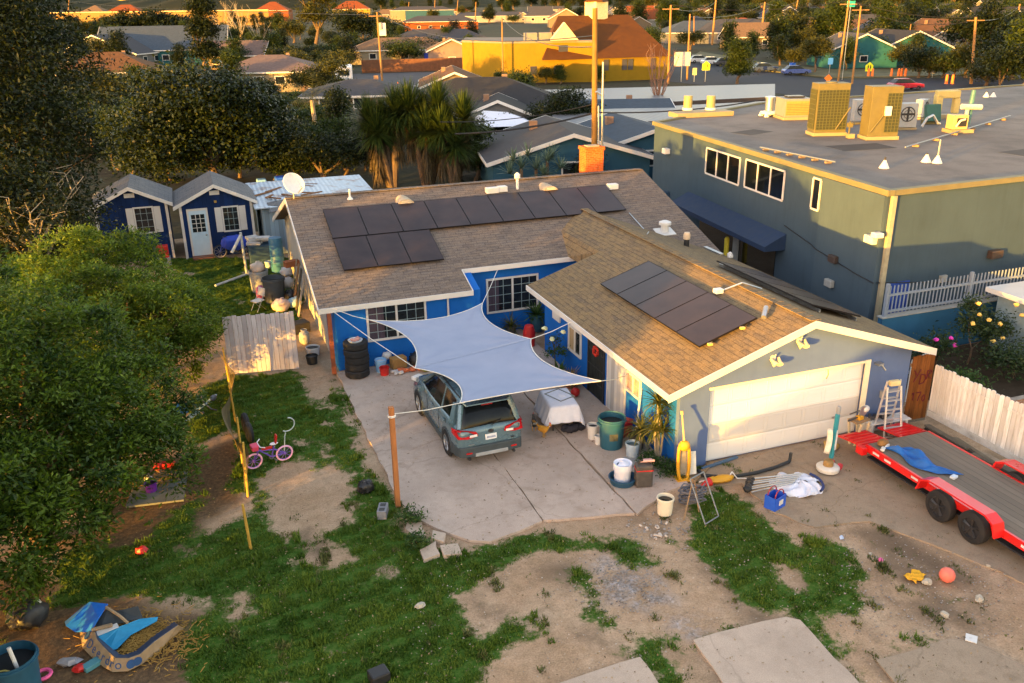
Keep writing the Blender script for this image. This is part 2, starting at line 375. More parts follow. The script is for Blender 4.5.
def frond_palm(C, n, L, seed, w=.05, leaflets=14, droop=.9, elev=(.1, 1.1)):
    """feather fronds: arching midrib with leaflets both sides; returns quads"""
    r = np.random.default_rng(seed); Q = []
    for i in range(n):
        az = 2*pi*(i+r.uniform(-.3, .3))/n; el = r.uniform(*elev); l = L*r.uniform(.8, 1.1)
        d = np.array([cos(az)*cos(el), sin(az)*cos(el), sin(el)]); p = np.array(C, float); sd = np.array([-sin(az), cos(az), 0])
        for j in range(leaflets):
            q = p+d*l/leaflets; Q.append([p-sd*w*.25, p+sd*w*.25, q+sd*w*.2, q-sd*w*.2])
            if j > 1:
                ll = l*.28*sin(pi*(j+1)/(leaflets+1.5))+.04
                for sg in (-1, 1):
                    e = q+sd*sg*ll*.85+d*ll*.5+np.array([0, 0, -.25*ll]); Q.append([p, p+d*w*.7, e+d*w*.2, e])
            p = q; d = d+np.array([0, 0, -droop*1.3/leaflets]); d /= np.linalg.norm(d)
    return np.array(Q)
def polymask(X, Y, poly):
    """even-odd point in polygon, vectorised"""
    ins = np.zeros(X.shape, bool); n = len(poly)
    for i in range(n):
        x0, y0 = poly[i]; x1, y1 = poly[(i+1) % n]
        if y0 == y1: continue
        c = ((y0 > Y) != (y1 > Y)) & (X < (x1-x0)*(Y-y0)/(y1-y0)+x0); ins ^= c
    return ins
def gp(pts, z=0.0): return [tuple(g(a, b, z)[:2]) for a, b in pts]
def fbm(X, Y, seed, scale=1.0, octs=4):
    r = np.random.default_rng(seed); out = np.zeros(X.shape); a = 1.0; tot = 0
    for o in range(octs):
        f = scale*2**o
        for k in range(5):
            th = r.uniform(0, 2*pi); ph = r.uniform(0, 2*pi); ff = f*r.uniform(.7, 1.4); out += a*np.sin((X*cos(th)+Y*sin(th))*ff*2*pi+ph)/2.2
        tot += a; a *= .6
    return out/tot
# ------------------------------------------------------------------ sky, sun
SUN_EL, SUN_AZ_LIGHT = radians(2.6), radians(28)      # light travels towards +X and a little +Y, nearly level
w = bpy.data.worlds.new('World'); SC.world = w; w.use_nodes = True
wn = w.node_tree.nodes; bgn = wn['Background']; sky = wn.new('ShaderNodeTexSky'); sky.sky_type = 'NISHITA'; sky.sun_disc = False
sky.sun_elevation = SUN_EL; sky.altitude = 50; sky.air_density = 1.0; sky.dust_density = 0.6; sky.ozone_density = 0.5
to_sun = (-cos(SUN_AZ_LIGHT), -sin(SUN_AZ_LIGHT))
sky.sun_rotation = math.atan2(to_sun[0], to_sun[1]) % (2*pi)
tn = wn.new('ShaderNodeMix'); tn.data_type = 'RGBA'; tn.blend_type = 'MULTIPLY'; tn.inputs[0].default_value = 1; tn.inputs[7].default_value = (1.08, .965, 1.04, 1)      # evening sky a little rosier than clear air
w.node_tree.links.new(sky.outputs[0], tn.inputs[6]); w.node_tree.links.new(tn.outputs[2], bgn.inputs[0]); bgn.inputs[1].default_value = .15
sd = bpy.data.lights.new('sun', 'SUN'); so = bpy.data.objects.new('sun', sd); COL.objects.link(so)
sd.energy = 2.0; sd.angle = radians(.5); sd.color = (1.0, .50, .07)
ld = Vector((cos(SUN_AZ_LIGHT)*cos(SUN_EL), sin(SUN_AZ_LIGHT)*cos(SUN_EL), -sin(SUN_EL))); so.rotation_euler = ld.to_track_quat('-Z', 'Y').to_euler()
SC.view_settings.view_transform = 'Standard'; SC.view_settings.look = 'None'; SC.view_settings.gamma = 1; SC.view_settings.exposure = 3.33
SC.view_settings.use_curve_mapping = False
SC.cycles.max_bounces = 6; SC.cycles.transparent_max_bounces = 6

# ------------------------------------------------------------------ ground out to the horizon
t = NT('far_ground'); n1 = t.noise(.02, 8); n2 = t.noise(.15, 8); n3 = t.noise(2, 6)
a = t.ramp(n1, [(.35, (.02, .022, .01)), (.5, (.035, .03, .02)), (.65, (.018, .024, .008))])
a = t.mix(t.ramp(n2, [(.4, (0, 0, 0)), (.65, (.7, .7, .7))]), a, (.05, .06, .025)); a = t.mix(.3, a, t.ramp(n3, [(.3, (.01, .01, .01)), (.7, (.1, .085, .06))]))
t.color(a); t.rough(.95)
YX0, YX1, YY0, YY1 = -26.0, 14.5, -16.0, 31.0
mb = MB(); R_ = 6000
for (x0, x1, y0, y1) in ((-R_, YX0, -R_, R_), (YX1, R_, -R_, R_), (YX0, YX1, -R_, YY0), (YX0, YX1, YY1, R_)):
    mb.face((x0, y0, 0), (x1, y0, 0), (x1, y1, 0), (x0, y1, 0))
mb.build('terrain', t.m, kind='structure')
tv = NT('hill_woods'); a = tv.ramp(tv.noise(.012, 9, None, .7), [(.35, (.008, .012, .003)), (.55, (.02, .02, .005)), (.7, (.05, .04, .012))]); tv.color(a); tv.rough(1)
mb = MB(); rr = random.Random(2); N_ = 160; dirv = np.array([FW[0], FW[1]])/np.hypot(FW[0], FW[1]); sv = np.array([dirv[1], -dirv[0]])
def hill(i, j):
    s_ = (i-.5)*7600; d_ = 3600+j*1700; p = CAM[:2]+dirv*d_+sv*s_; return (p[0], p[1], -2+sin(pi*j)*(75+28*sin(i*21)+16*sin(i*57+1)+10*sin(i*131+2)+6*sin(i*301)))
mb.grid(hill, N_*3, 10); mb.build('hills', tv.m, kind='structure', smooth=True)

# ------------------------------------------------------------------ the yard: one fine sheet; grass cover is an attribute of the soil
st = .11; nx = int((YX1-YX0)/st); ny = int((YY1-YY0)/st)
gx = np.linspace(YX0, YX1, nx+1); gy = np.linspace(YY0, YY1, ny+1); GX, GY = np.meshgrid(gx, gy)
WX = GX+fbm(GX, GY, 3, .35)*.35+fbm(GX, GY, 5, 1.6, 3)*.22; WY = GY+fbm(GX, GY, 4, .35)*.35+fbm(GX, GY, 6, 1.6, 3)*.22
def blurred(polys, it=2):
    m = np.zeros(GX.shape)
    for p in polys: m = np.maximum(m, polymask(WX, WY, p).astype(float))
    for _ in range(it):
        m = (m+np.roll(m, 1, 0)+np.roll(m, -1, 0)+np.roll(m, 1, 1)+np.roll(m, -1, 1))/5
    return m
lawn = [gp([(228, 372), (331, 374), (345, 398), (375, 465), (396, 497), (405, 522), (440, 545), (470, 557), (478, 572), (455, 590), (452, 620), (470, 640), (500, 700), (180, 700), (196, 620), (185, 590), (120, 600), (60, 600), (60, 560), (150, 520), (190, 470), (190, 400)]),
        gp([(165, 258), (300, 258), (303, 330), (215, 330)]),
        gp([(690, 500), (735, 490), (760, 512), (786, 548), (776, 575), (800, 600), (824, 632), (850, 665), (870, 700), (850, 700), (812, 632), (785, 614), (745, 598), (716, 572), (693, 545)]),
        gp([(470, 548), (530, 538), (600, 533), (640, 540), (655, 565), (640, 570), (612, 545), (560, 550), (510, 562), (470, 575)]),
        gp([(560, 566), (580, 566), (585, 590), (603, 605), (610, 640), (640, 655), (635, 665), (598, 632), (588, 622), (572, 598)]),
        gp([(480, 620), (540, 612), (560, 625), (530, 640), (500, 650), (490, 670), (470, 660)]),
        gp([(640, 648), (680, 634), (740, 620), (742, 627), (692, 642), (664, 655), (690, 690), (670, 690)]),
        gp([(790, 560), (820, 535), (850, 545), (850, 560), (870, 605), (840, 625), (815, 600)]),
        gp([(870, 655), (905, 645), (950, 637), (965, 641), (930, 649), (880, 663), (900, 700), (880, 700)]),
        gp([(690, 472), (740, 465), (745, 473), (700, 482)])]
bare = [gp([(270, 467), (300, 458), (330, 480), (352, 515), (345, 528), (305, 538), (262, 536), (256, 520), (268, 500), (250, 490)]),
        gp([(312, 438), (326, 440), (341, 470), (352, 500), (362, 520), (350, 528), (338, 500), (325, 470)]),
        gp([(296, 348), (322, 350), (332, 380), (336, 410), (350, 425), (340, 430), (322, 405), (306, 378)]),
        gp([(352, 400), (362, 440), (384, 470), (400, 500), (392, 505), (370, 470), (350, 435)]),
        gp([(205, 490), (240, 480), (246, 520), (215, 535), (195, 520)]),
        gp([(208, 590), (235, 585), (240, 610), (222, 630)]), gp([(275, 515), (290, 525), (286, 535), (262, 530)]),
        gp([(320, 545), (352, 560), (345, 572), (300, 560)]), gp([(385, 560), (405, 575), (395, 590), (370, 575)]),
        gp([(180, 455), (232, 430), (240, 470), (205, 495), (150, 530), (120, 560), (110, 540)])]
grass = blurred(lawn, 7); bm_ = blurred(bare, 7); grass = grass*(1-bm_*.95)
grass += .55*np.clip(fbm(GX, GY, 21, .55, 5)-.35, 0, 1)*(GX < 3.5)*(GY < 0)            # stray tufts in the sandy lot
grass *= np.clip(1.04-.6*np.clip(fbm(GX, GY, 31, .4, 5)-.3, 0, 1)*1.6, 0, 1)
mulch = blurred([gp([(0, 560), (60, 590), (130, 600), (205, 615), (205, 660), (190, 700), (-60, 700), (-80, 560)]), gp([(120, 470), (190, 450), (240, 440), (240, 500), (190, 545), (90, 575), (60, 560)])], 3)
coarse = blurred([gp([(850, 545), (930, 552), (985, 590), (1015, 645), (960, 636), (890, 612)])], 6)
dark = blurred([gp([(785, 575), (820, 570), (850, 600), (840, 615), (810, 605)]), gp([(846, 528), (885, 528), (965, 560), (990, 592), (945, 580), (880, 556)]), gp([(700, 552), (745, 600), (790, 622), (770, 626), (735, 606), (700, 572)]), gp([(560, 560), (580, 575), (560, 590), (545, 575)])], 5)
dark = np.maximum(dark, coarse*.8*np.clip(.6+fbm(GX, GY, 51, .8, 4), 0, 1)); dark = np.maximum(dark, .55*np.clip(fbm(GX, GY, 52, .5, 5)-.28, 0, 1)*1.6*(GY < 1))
gravel = blurred([gp([(580, 558), (612, 555), (660, 580), (672, 600), (660, 615), (630, 612), (610, 590)]), gp([(670, 618), (700, 610), (705, 625), (680, 640)])], 3)
rugged = (fbm(GX, GY, 41, .25, 5)*.025+fbm(GX, GY, 43, 2.2, 2)*.006)*np.clip((np.hypot(GX-3.5, GY-6) > 0)*1.0, 0, 1)-.012
house_flat = ((GX > -7.4) & (GX < 8.2) & (GY > -1.9)).astype(float)
rugged = np.where(house_flat > 0, -.03, rugged)
rim = (GX < YX0+.3) | (GX > YX1-.3) | (GY < YY0+.3) | (GY > YY1-.3); rugged = np.where(rim, 0, rugged)
me = bpy.data.meshes.new('yard_soil'); nv = GX.size
me.vertices.add(nv); me.vertices.foreach_set('co', np.stack([GX, GY, rugged], -1).reshape(-1).astype(np.float32))
ii = np.arange(nv).reshape(GX.shape); q = np.stack([ii[:-1, :-1], ii[:-1, 1:], ii[1:, 1:], ii[1:, :-1]], -1).reshape(-1, 4); nf = len(q)
me.loops.add(nf*4); me.loops.foreach_set('vertex_index', q.reshape(-1).astype(np.int32))
me.polygons.add(nf); me.polygons.foreach_set('loop_start', np.arange(0, nf*4, 4, dtype=np.int32)); me.polygons.foreach_set('use_smooth', np.ones(nf, bool)); me.update(calc_edges=True)
for nm, arr in (('grass', grass), ('mulch', mulch), ('dark', dark), ('gravel', gravel)):
    at = me.attributes.new(nm, 'FLOAT', 'POINT'); at.data.foreach_set('value', arr.reshape(-1).astype(np.float32))
t = NT('yard_soil_mat'); f1 = t.noise(.6, 9, None, .65); f2 = t.noise(4, 9, None, .7); f3 = t.noise(30, 4); f4 = t.noise(11, 8, None, .7)
soil = t.ramp(f1, [(.3, (.30, .195, .115)), (.5, (.40, .272, .175)), (.7, (.47, .34, .23))])
soil = t.mix(t.ramp(f2, [(.42, (0, 0, 0)), (.62, (.5, .5, .5))]), soil, (.25, .175, .105))
soil = t.mix(.5, soil, t.ramp(f3, [(.25, (.2, .2, .2)), (.75, (.8, .8, .8))]), 'OVERLAY')
mul = t.ramp(f4, [(.3, (.03, .02, .012)), (.5, (.1, .06, .03)), (.7, (.2, .12, .055))])
soil = t.mix(t.math('MULTIPLY', t.attr('mulch'), .9), soil, mul)
vor = t.n.new('ShaderNodeTexVoronoi'); vor.inputs['Scale'].default_value = 22; t.link(t.tc.outputs['Object'], vor.inputs['Vector'])
bw = t.n.new('ShaderNodeSeparateColor'); t.link(vor.outputs['Color'], bw.inputs[0])
grv = t.ramp(bw.outputs[0], [(0, (.16, .15, .14)), (.5, (.27, .25, .25)), (1, (.42, .39, .39))])
gm = t.math('MULTIPLY', t.attr('gravel'), t.ramp(t.noise(2.5, 8, None, .7), [(.4, (0, 0, 0)), (.6, (1, 1, 1))]))
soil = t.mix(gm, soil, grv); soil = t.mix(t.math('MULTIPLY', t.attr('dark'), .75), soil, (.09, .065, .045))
gcol = t.ramp(f4, [(.3, (.022, .058, .006)), (.5, (.045, .10, .012)), (.72, (.11, .135, .035))])
gfac = t.ramp(t.math('ADD', t.attr('grass'), t.math('MULTIPLY', t.math('SUBTRACT', f2, .5), 1.6)), [(.34, (0, 0, 0)), (.62, (1, 1, 1))])
t.color(t.mix(gfac, soil, gcol)); t.rough(.95); t.bump(t.mix(.5, f3, f4), .7, .03)
me.materials.append(t.m); o = bpy.data.objects.new('yard_soil', me); COL.objects.link(o); o['kind'] = 'structure'

# ------------------------------------------------------------------ concrete
def concrete(name, col, stain, seed, gritty=.4):
    t = NT(name); v = t.coord((1, 1, 1), (0, 0, seed*.7)); n1 = t.noise(.5, 9, v, .65); n2 = t.noise(2.6, 9, v, .75); n3 = t.noise(60, 3); n4 = t.noise(1.1, 6, v, .6, 1.5)
    a = t.ramp(n1, [(.3, sc(col, .8)), (.55, col), (.75, sc(col, 1.14))])
    a = t.mix(t.ramp(n2, [(.5, (0, 0, 0)), (.68, (.45, .45, .45))]), a, stain); a = t.mix(t.ramp(n4, [(.56, (0, 0, 0)), (.72, (.4, .4, .4))]), a, sc(stain, .9))
    cr = t.n.new('ShaderNodeTexVoronoi'); cr.feature = 'DISTANCE_TO_EDGE'; cr.inputs['Scale'].default_value = .17
    wv = t.n.new('ShaderNodeVectorMath'); wv.operation = 'ADD'; nz = t.n.new('ShaderNodeTexNoise'); nz.inputs['Scale'].default_value = 1.6; nz.inputs['Detail'].default_value = 6; t.link(v, nz.inputs['Vector'])
    t.link(v, wv.inputs[0]); scn = t.n.new('ShaderNodeVectorMath'); scn.operation = 'SCALE'; scn.inputs[3].default_value = .5; t.link(nz.outputs['Color'], scn.inputs[0]); t.link(scn.outputs[0], wv.inputs[1]); t.link(wv.outputs[0], cr.inputs['Vector'])
    a = t.mix(t.ramp(cr.outputs['Distance'], [(.0, (.3, .3, .3)), (.004, (0, 0, 0))]), a, sc(stain, .5))
    a = t.mix(gritty, a, t.ramp(n3, [(.3, (.3, .3, .3)), (.7, (.7, .7, .7))]), 'OVERLAY'); t.color(a); t.rough(.9); t.bump(t.mix(.5, n3, n2), .25, .01); return t.m
CONC = concrete('driveway_concrete', (.47, .37, .305), (.30, .22, .165), 1)
CONC2 = concrete('lot_concrete', (.45, .355, .28), (.32, .25, .19), 2)
CONC3 = concrete('worn_apron_concrete', (.32, .245, .175), (.19, .14, .095), 3)
def rough_edge(poly, seed, amp=.06, step=.35, skip=()):
    rr = random.Random(seed); out = []
    for i in range(len(poly)):
        a = Vector(poly[i]); b = Vector(poly[(i+1) % len(poly)]); L = (b-a).length; k = max(1, int(L/step)); nn = Vector((-(b-a).y, (b-a).x)).normalized() if L else Vector((0, 0))
        for j in range(k):
            p = a.lerp(b, j/k); p = p+nn*(rr.uniform(-amp, amp) if (j and i not in skip) else 0); out.append((p.x, p.y))
    return out
def pave(name, poly, z1, mat, seed, amp=.05, skip=()):
    MB().slab(rough_edge(poly, seed, amp, .35, skip), -.12, z1).build(name, mat, kind='structure')
pave('driveway', [(-7.12, 9.72), (-7.08, 4), (-7.03, .55), (-6.55, -.35), (-5.95, -1.15), (-5.55, -1.36), (-4.13, -1.0), (-4.13, 9.72)], .03, CONC, 1, .03)
pave('driveway', [(-4.09, 9.72), (-4.09, -.98), (-1.98, -1.5), (-1.98, 9.72)], .033, CONC, 2, .03)
pave('pavement', [(-1.94, 11.3), (-1.94, -1.55), (-1.3, -1.2), (-.9, -.95), (-.1, -.8), (-.02, -.02), (-.02, 8.9), (-.02, 11.3)], .038, CONC, 3, .03)
pave('pavement', gp([(695, 476), (704, 466.5), (857, 434), (905, 424), (990, 455), (1060, 500), (1060, 600), (1000, 572), (945, 550), (870, 522), (815, 528), (770, 512), (742, 484), (700, 488)]), .022, CONC3, 4, .06)
pave('pavement', gp([(560, 684), (640, 658), (668, 700), (520, 700)]), .03, CONC2, 5, .03)
pave('pavement', gp([(693, 641), (740, 628), (786, 618), (800, 621), (874, 700), (735, 700)]), .03, CONC2, 6, .03)
pave('pavement', gp([(876, 661), (948, 640), (975, 640), (1040, 676), (1060, 700), (905, 700)]), .026, CONC3, 7, .04)
for k, (a, b, c, d) in enumerate([((407, 525), (422, 524), (424, 541), (412, 545)), ((420, 552), (436, 543), (440, 556), (424, 562)), ((440, 548), (458, 546), (462, 556), (444, 558)), ((433, 533), (446, 536), (444, 545), (432, 541))]):
    pts = rough_edge(gp([a, b, c, d]), 40+k, .07, .2)
    tag(MB().slab(pts, -.05, .05+.01*k).build('concrete_fragment', CONC2), ['broken concrete piece beside the lawn nearest the orange post', 'lowest broken concrete piece left of the driveway tip', 'rightmost broken concrete piece by the driveway tip', 'small broken concrete piece ringed by the other three'][k], 'rubble', 'broken concrete pieces by the driveway corner')

# ------------------------------------------------------------------ grass blades where the soil carries grass
def blades(name, mask, n, hgt, seed, mat, wid=.012):
    r = np.random.default_rng(seed); p = mask.reshape(-1)**1.5; p = np.where(p > .2, p, 0); idx = r.choice(p.size, n, p=p/p.sum())
    X = GX.reshape(-1)[idx]+r.uniform(-st, st, n)*.6; Y = GY.reshape(-1)[idx]+r.uniform(-st, st, n)*.6; Z = rugged.reshape(-1)[idx]-.01
    h = hgt*r.uniform(.4, 1.3, n)*(.6+.6*p[idx]); az = r.uniform(0, 2*pi, n); lean = r.uniform(.2, .9, n); wd = wid*r.uniform(.7, 1.6, n)
    B = np.stack([X, Y, Z], 1); s = np.stack([-np.sin(az), np.cos(az), 0*az], 1)*wd[:, None]; d = np.stack([np.cos(az)*lean, np.sin(az)*lean, 0*az+1], 1)*h[:, None]
    V = np.stack([B-s, B+s, B+d+s*.25, B+d-s*.25], 1); tint = np.clip(.45+.3*fbm(X, Y, 77, .5, 4)+r.normal(size=n)*.15, 0, 1)
    return raw_quads(name, V, tint, mat, kind='stuff')
GRASSM = leafmat('grass_blades', (.032, .09, .006), (.18, .25, .028), .38, .6)
onslab = np.zeros(GX.shape, bool)
for pol in ([(-7.1, 9.72), (-7.05, .5), (-5.6, -1.3), (-4.1, -1), (-2, -1.5), (0, -.8), (0, 11), (-7.1, 11)], gp([(693, 641), (740, 628), (786, 618), (800, 621), (874, 700), (735, 700)]), gp([(560, 684), (640, 658), (668, 700), (520, 700)]), [(0, 0), (7.3, 0), (7.3, 24), (-7, 24), (-7, 9.7), (0, 9.7)]): onslab |= polymask(GX, GY, pol)
visible = ~onslab & (GY < 30) & (GX > -18)
fray = np.clip(grass*(.72+.9*fbm(GX, GY, 91, 1.6, 4)), 0, 1)*visible
blades('grass', fray, 230000, .05, 5, GRASSM, .010)
tuft = np.clip(fbm(GX, GY, 92, .9, 4)-.25, 0, 1)*np.clip(grass*2, 0, 1)*visible
blades('tall_grass', tuft, 22000, .12, 6, GRASSM, .013)
weeds = np.clip(fbm(GX, GY, 93, 1.1, 4)-.55+.28*bm_+.2*coarse, 0, 1)*2*(GX < 6)*(GY < 1.5)*(1-np.clip(mulch*1.5, 0, 1))*visible
blades('weeds', weeds, 16000, .06, 8, leafmat('weed_blades', (.04, .06, .012), (.19, .19, .06), .3, .6), .014)
# fallen leaves, twigs and grit over the yard
rg_ = np.random.default_rng(61); nlit = 5200; lx = rg_.uniform(-14, 8, nlit); ly = rg_.uniform(-9, 10, nlit); ok = ~polymask(lx, ly, [(0, -.1), (7.3, -.1), (7.3, 24), (0, 24)]); lx, ly = lx[ok], ly[ok]
leaf_mesh('leaf_litter', np.stack([lx, ly, .045+0*lx], 1), .05, rg_.uniform(0, 1, len(lx)), leafmat('litter_leaf', (.08, .05, .025), (.40, .29, .15), .1), .5, 3.0, 62, kind='stuff')
pts = np.stack([rg_.uniform(-8, 8, 2600), rg_.uniform(-9, -.9, 2600), np.full(2600, .012)], 1); onp = np.zeros(2600, bool)
for pol in (gp([(693, 641), (740, 628), (786, 618), (800, 621), (874, 700), (735, 700)]), gp([(560, 684), (640, 658), (668, 700), (520, 700)])): onp |= polymask(pts[:, 0], pts[:, 1], pol)
pts = pts[~onp]; leaf_mesh('grit', pts, .035, rg_.uniform(0, 1, len(pts)), leafmat('grit_stone', (.14, .115, .09), (.5, .43, .36), 0.0, .9), .8, 1.5, 63, kind='stuff')
# ------------------------------------------------------------------ the house
BLUE = stucco('blue_wall', (.008, .115, .44), .1, .2, .15)
BLUEG = stucco('blue_gable_wall', (.095, .145, .285), .1, .2, .15)
PALEWALL = stucco('peeling_pale_wall', (.42, .42, .40), .12, .3)
SH1 = shingle('shingle_main', (.12, .097, .085), (.165, .135, .118)); SH2 = shingle('shingle_wing', (.13, .102, .075), (.19, .14, .08), True)
km, kw = .3223, .33
zm = lambda Y: 2.27+km*(Y-9.75) if Y < 16.73 else 4.52-km*(Y-16.73)
zwl = lambda x: 2.34+kw*(x+.5); zwr = lambda x: 3.705-kw*(x-3.635)
house = thing('house', 'low blue house with brown shingle roofs, solar panels and an attached garage', 'house', (0, 0, 0))
mb = MB()
prof = lambda y0: [(y0, -.1), (y0, zm(y0)-.12), (16.73, 4.36), (23.3, zm(23.3)-.12), (23.3, -.1)]
mb.prism([(-7.0, a, b) for a, b in prof(9.95)], (5.0, 0, 0)); mb.prism([(-2.3, a, b) for a, b in prof(11.35)], (9.57, 0, 0))
mb.build('wall', BLUE, house)
MB().prism([(-7.004, 11.9, -.1), (-7.004, 11.9, zm(11.9)-.13), (-7.004, 16.73, 4.35), (-7.004, 23.3, zm(23.3)-.13), (-7.004, 23.3, -.1)], (-.02, 0, 0)).build('gable_siding', PALEWALL, house)
mb = MB()
wp = lambda x: min(zwl(x), zwr(x))-.1
mb.prism([(0, .15, -.1), (0, .15, wp(0)), (3.635, .15, wp(3.635)), (7.27, .15, wp(7.27)), (7.27, .15, -.1)], (0, 8.85, 0))
mb.prism([(2.2, 9.0, -.1), (2.2, 9.0, wp(2.2)), (3.635, 9.0, wp(3.635)), (7.27, 9.0, wp(7.27)), (7.27, 9.0, -.1)], (0, 2.6, 0))
mb.build('wall', BLUE, house)
mb = MB(); mb.bb(0, .88, 0, .15, -.1, 2.13); mb.bb(5.76, 7.27, 0, .15, -.1, 2.13)
mb.prism([(0, 0, 2.13), (0, 0, wp(0)), (3.635, 0, wp(3.635)), (7.27, 0, wp(7.27)), (7.27, 0, 2.13)], (0, .15, 0)); mb.build('wall', BLUEG, house)
# roofs: slabs along the slopes
def roofslab(mb, poly, zf, th=.1):
    top = [(x, y, zf(x, y)) for x, y in poly]; mb.prism([(x, y, z-th) for x, y, z in top], (0, 0, th))
mb = MB(); roofslab(mb, [(-7.5, 9.75), (-2.34, 9.75), (-2.34, 11.0), (3.635, 11.0), (7.72, 10.0), (7.72, 16.73), (-7.5, 16.73)], lambda x, y: 2.27+km*(y-9.75))
roofslab(mb, [(-7.5, 16.73), (7.72, 16.73), (7.72, 23.72), (-7.5, 23.72)], lambda x, y: 4.52-km*(y-16.73))
roof = mb.build('roof', SH1, house)
mb = MB(); roofslab(mb, [(-.5, -.313), (3.635, -.313), (3.635, 14.2), (2.2, 12.72), (2.2, 9.385), (-.5, 9.385)], lambda x, y: zwl(x))
roofslab(mb, [(3.635, -.313), (7.77, -.313), (7.77, 9.97), (3.635, 14.2)], lambda x, y: zwr(x))
mb.add([(2.2, 9.39, 3.225), (2.2, 12.75, 3.23), (1.75, 11.02, 2.68), (2.2, 9.39, 2.4)], [(0, 1, 2), (0, 2, 3)])
wroof = mb.build('roof', SH2, house)
# ridge caps
mb = MB()
for i in range(50): mb.box((-7.35+i*.303, 16.73, 4.535), (.32, .3, .02), ry=.03)
mb.build('ridge_cap', SH1, roof)
mb = MB()
for i in range(46): mb.box((3.635, -.15+i*.31, 3.722), (.3, .32, .02), rx=-.03)
mb.build('ridge_cap', SH2, wroof)
# fascia boards
mb = MB()
def board(mb, a, b, h=.17, th=.03, off=(0, 0, 0)):
    a = Vector(a)+Vector(off); b = Vector(b)+Vector(off); d = (b-a); s = Vector((-d.y, d.x, 0)).normalized()*th/2
    mb.add([a-s, a+s, b+s, b-s, a-s-Vector((0, 0, h)), a+s-Vector((0, 0, h)), b+s-Vector((0, 0, h)), b-s-Vector((0, 0, h))], [(0, 1, 2, 3), (7, 6, 5, 4), (0, 4, 5, 1), (1, 5, 6, 2), (2, 6, 7, 3), (3, 7, 4, 0)])
e = .018
board(mb, (-7.52, 9.75-e, 2.275), (-2.325, 9.75-e, 2.275)); board(mb, (-2.32, 11-e, 2.677), (2.15, 11-e, 2.677)); board(mb, (-2.34+e, 9.72, 2.27), (-2.34+e, 10.97, 2.672))
board(mb, (-7.5-e, 9.73, 2.27), (-7.5-e, 16.73, 4.525), .2); board(mb, (-7.5-e, 16.73, 4.525), (-7.5-e, 23.72, 2.27), .2)
board(mb, (7.72-e, 10, 2.29), (7.72-e, 16.73, 4.46), .14); board(mb, (7.72-e, 16.73, 4.46), (7.72-e, 23.72, 2.2), .14)
mb.build('fascia', TRIM, roof)
mb = MB()
board(mb, (-.53, -.313-e, 2.34), (3.635, -.313-e, 3.712), .2); board(mb, (3.635, -.313-e, 3.712), (7.8, -.313-e, 2.34), .2)
board(mb, (-.5-e, -.31, 2.343), (-.5-e, 9.4, 2.343)); board(mb, (-.5, 9.385-e, 2.30), (2.2, 9.385-e, 3.19)); board(mb, (7.77-e, -.31, 2.30), (7.77-e, 9.9, 2.30), .1)
mb.build('fascia', TRIM, wroof)
# soffit lookouts under the gable rake
for x in (.5, 1.6, 2.7, 4.6, 5.7, 6.8): MB().box((x, -.15, wp(x)-.02), (.05, .25, .09)).build('rafter_tail', TRIM, wroof)

# windows and doors --------------------------------------------------------
CURT = M('curtain_dark', (.07, .055, .075), .9, .25, 3, .3, stretch=(8, 8, .4)); CURTW = M('curtain_tan', (.42, .3, .17), .9, .2, 3, .3, stretch=(8, 8, .4))
GRILL = M('window_grille', (.22, .3, .32), .5, .1, 5, .02)
def window(parent, ax, pos, u0, u1, z0, z1, cols=2, grid=None, curtain=None, out=-1, fw=.07, frame=None, gcols=3, grows=4):
    """ax: axis the wall faces ('X' or 'Y'); pos: wall plane; u along the wall; out: side the wall faces"""
    def bx(mb, a0, a1, b0, b1, d0, d1):
        lo, hi = sorted((pos+out*d0, pos+out*d1))
        if ax == 'Y': mb.bb(a0, a1, lo, hi, b0, b1)
        else: mb.bb(lo, hi, a0, a1, b0, b1)
    f = MB(); bx(f, u0, u1, z1-fw, z1, -.03, .045); bx(f, u0, u1, z0, z0+fw, -.03, .055); bx(f, u0, u0+fw, z0+fw, z1-fw, -.03, .045); bx(f, u1-fw, u1, z0+fw, z1-fw, -.03, .045)
    for c in range(1, cols):
        u = u0+(u1-u0)*c/cols; bx(f, u-.035, u+.035, z0+fw, z1-fw, -.03, .04)
    fo = f.build('window', frame or TRIM, parent)
    p = MB(); bx(p, u0+fw, u1-fw, z0+fw, z1-fw, -.01, .008); p.build('pane', WINGLASS, fo)
    if grid is not None:
        gm = MB()
        for c in grid:
            a0 = u0+(u1-u0)*c/cols+.05; a1 = u0+(u1-u0)*(c+1)/cols-.05
            for k in range(1, gcols): bx(gm, a0+(a1-a0)*k/gcols-.01, a0+(a1-a0)*k/gcols+.01, z0+fw, z1-fw, .009, .018)
            for k in range(1, grows): bx(gm, a0, a1, z0+(z1-z0)*k/grows-.01, z0+(z1-z0)*k/grows+.01, .0085, .0165)
        gm.build('grille', GRILL, fo)
    if curtain:
        for (c0, c1, mt) in curtain:
            cm = MB(); bx(cm, u0+fw+(u1-u0-2*fw)*c0, u0+fw+(u1-u0-2*fw)*c1, z0+fw, z1-fw, .0082, .012); cm.build('curtain', mt, fo)
    return fo
window(house, 'Y', 9.95, -5.97, -3.93, .86, 2.12, 2, [0, 1], [(0, .27, CURT)])
window(house, 'Y', 11.35, -1.33, .69, .78, 2.1, 2, [0, 1], [(0, .22, CURT)], gcols=3)
window(house, 'X', 0.0, 5.93, 6.92, .85, 1.72, 2, None, [(.5, 1, CURTW)])
window(house, 'X', 0.0, 2.0, 2.88, 1.1, 1.72, 2, [0, 1], [(0, 1, M('curtain_rose', (.4, .25, .22), .9, .3, 4, .2))], gcols=2, grows=2)
MB().bb(-.06, -.003, 7.6, 8.2, 1.5, 1.75).build('wall_vent', TRIM, house, bevel=.01)
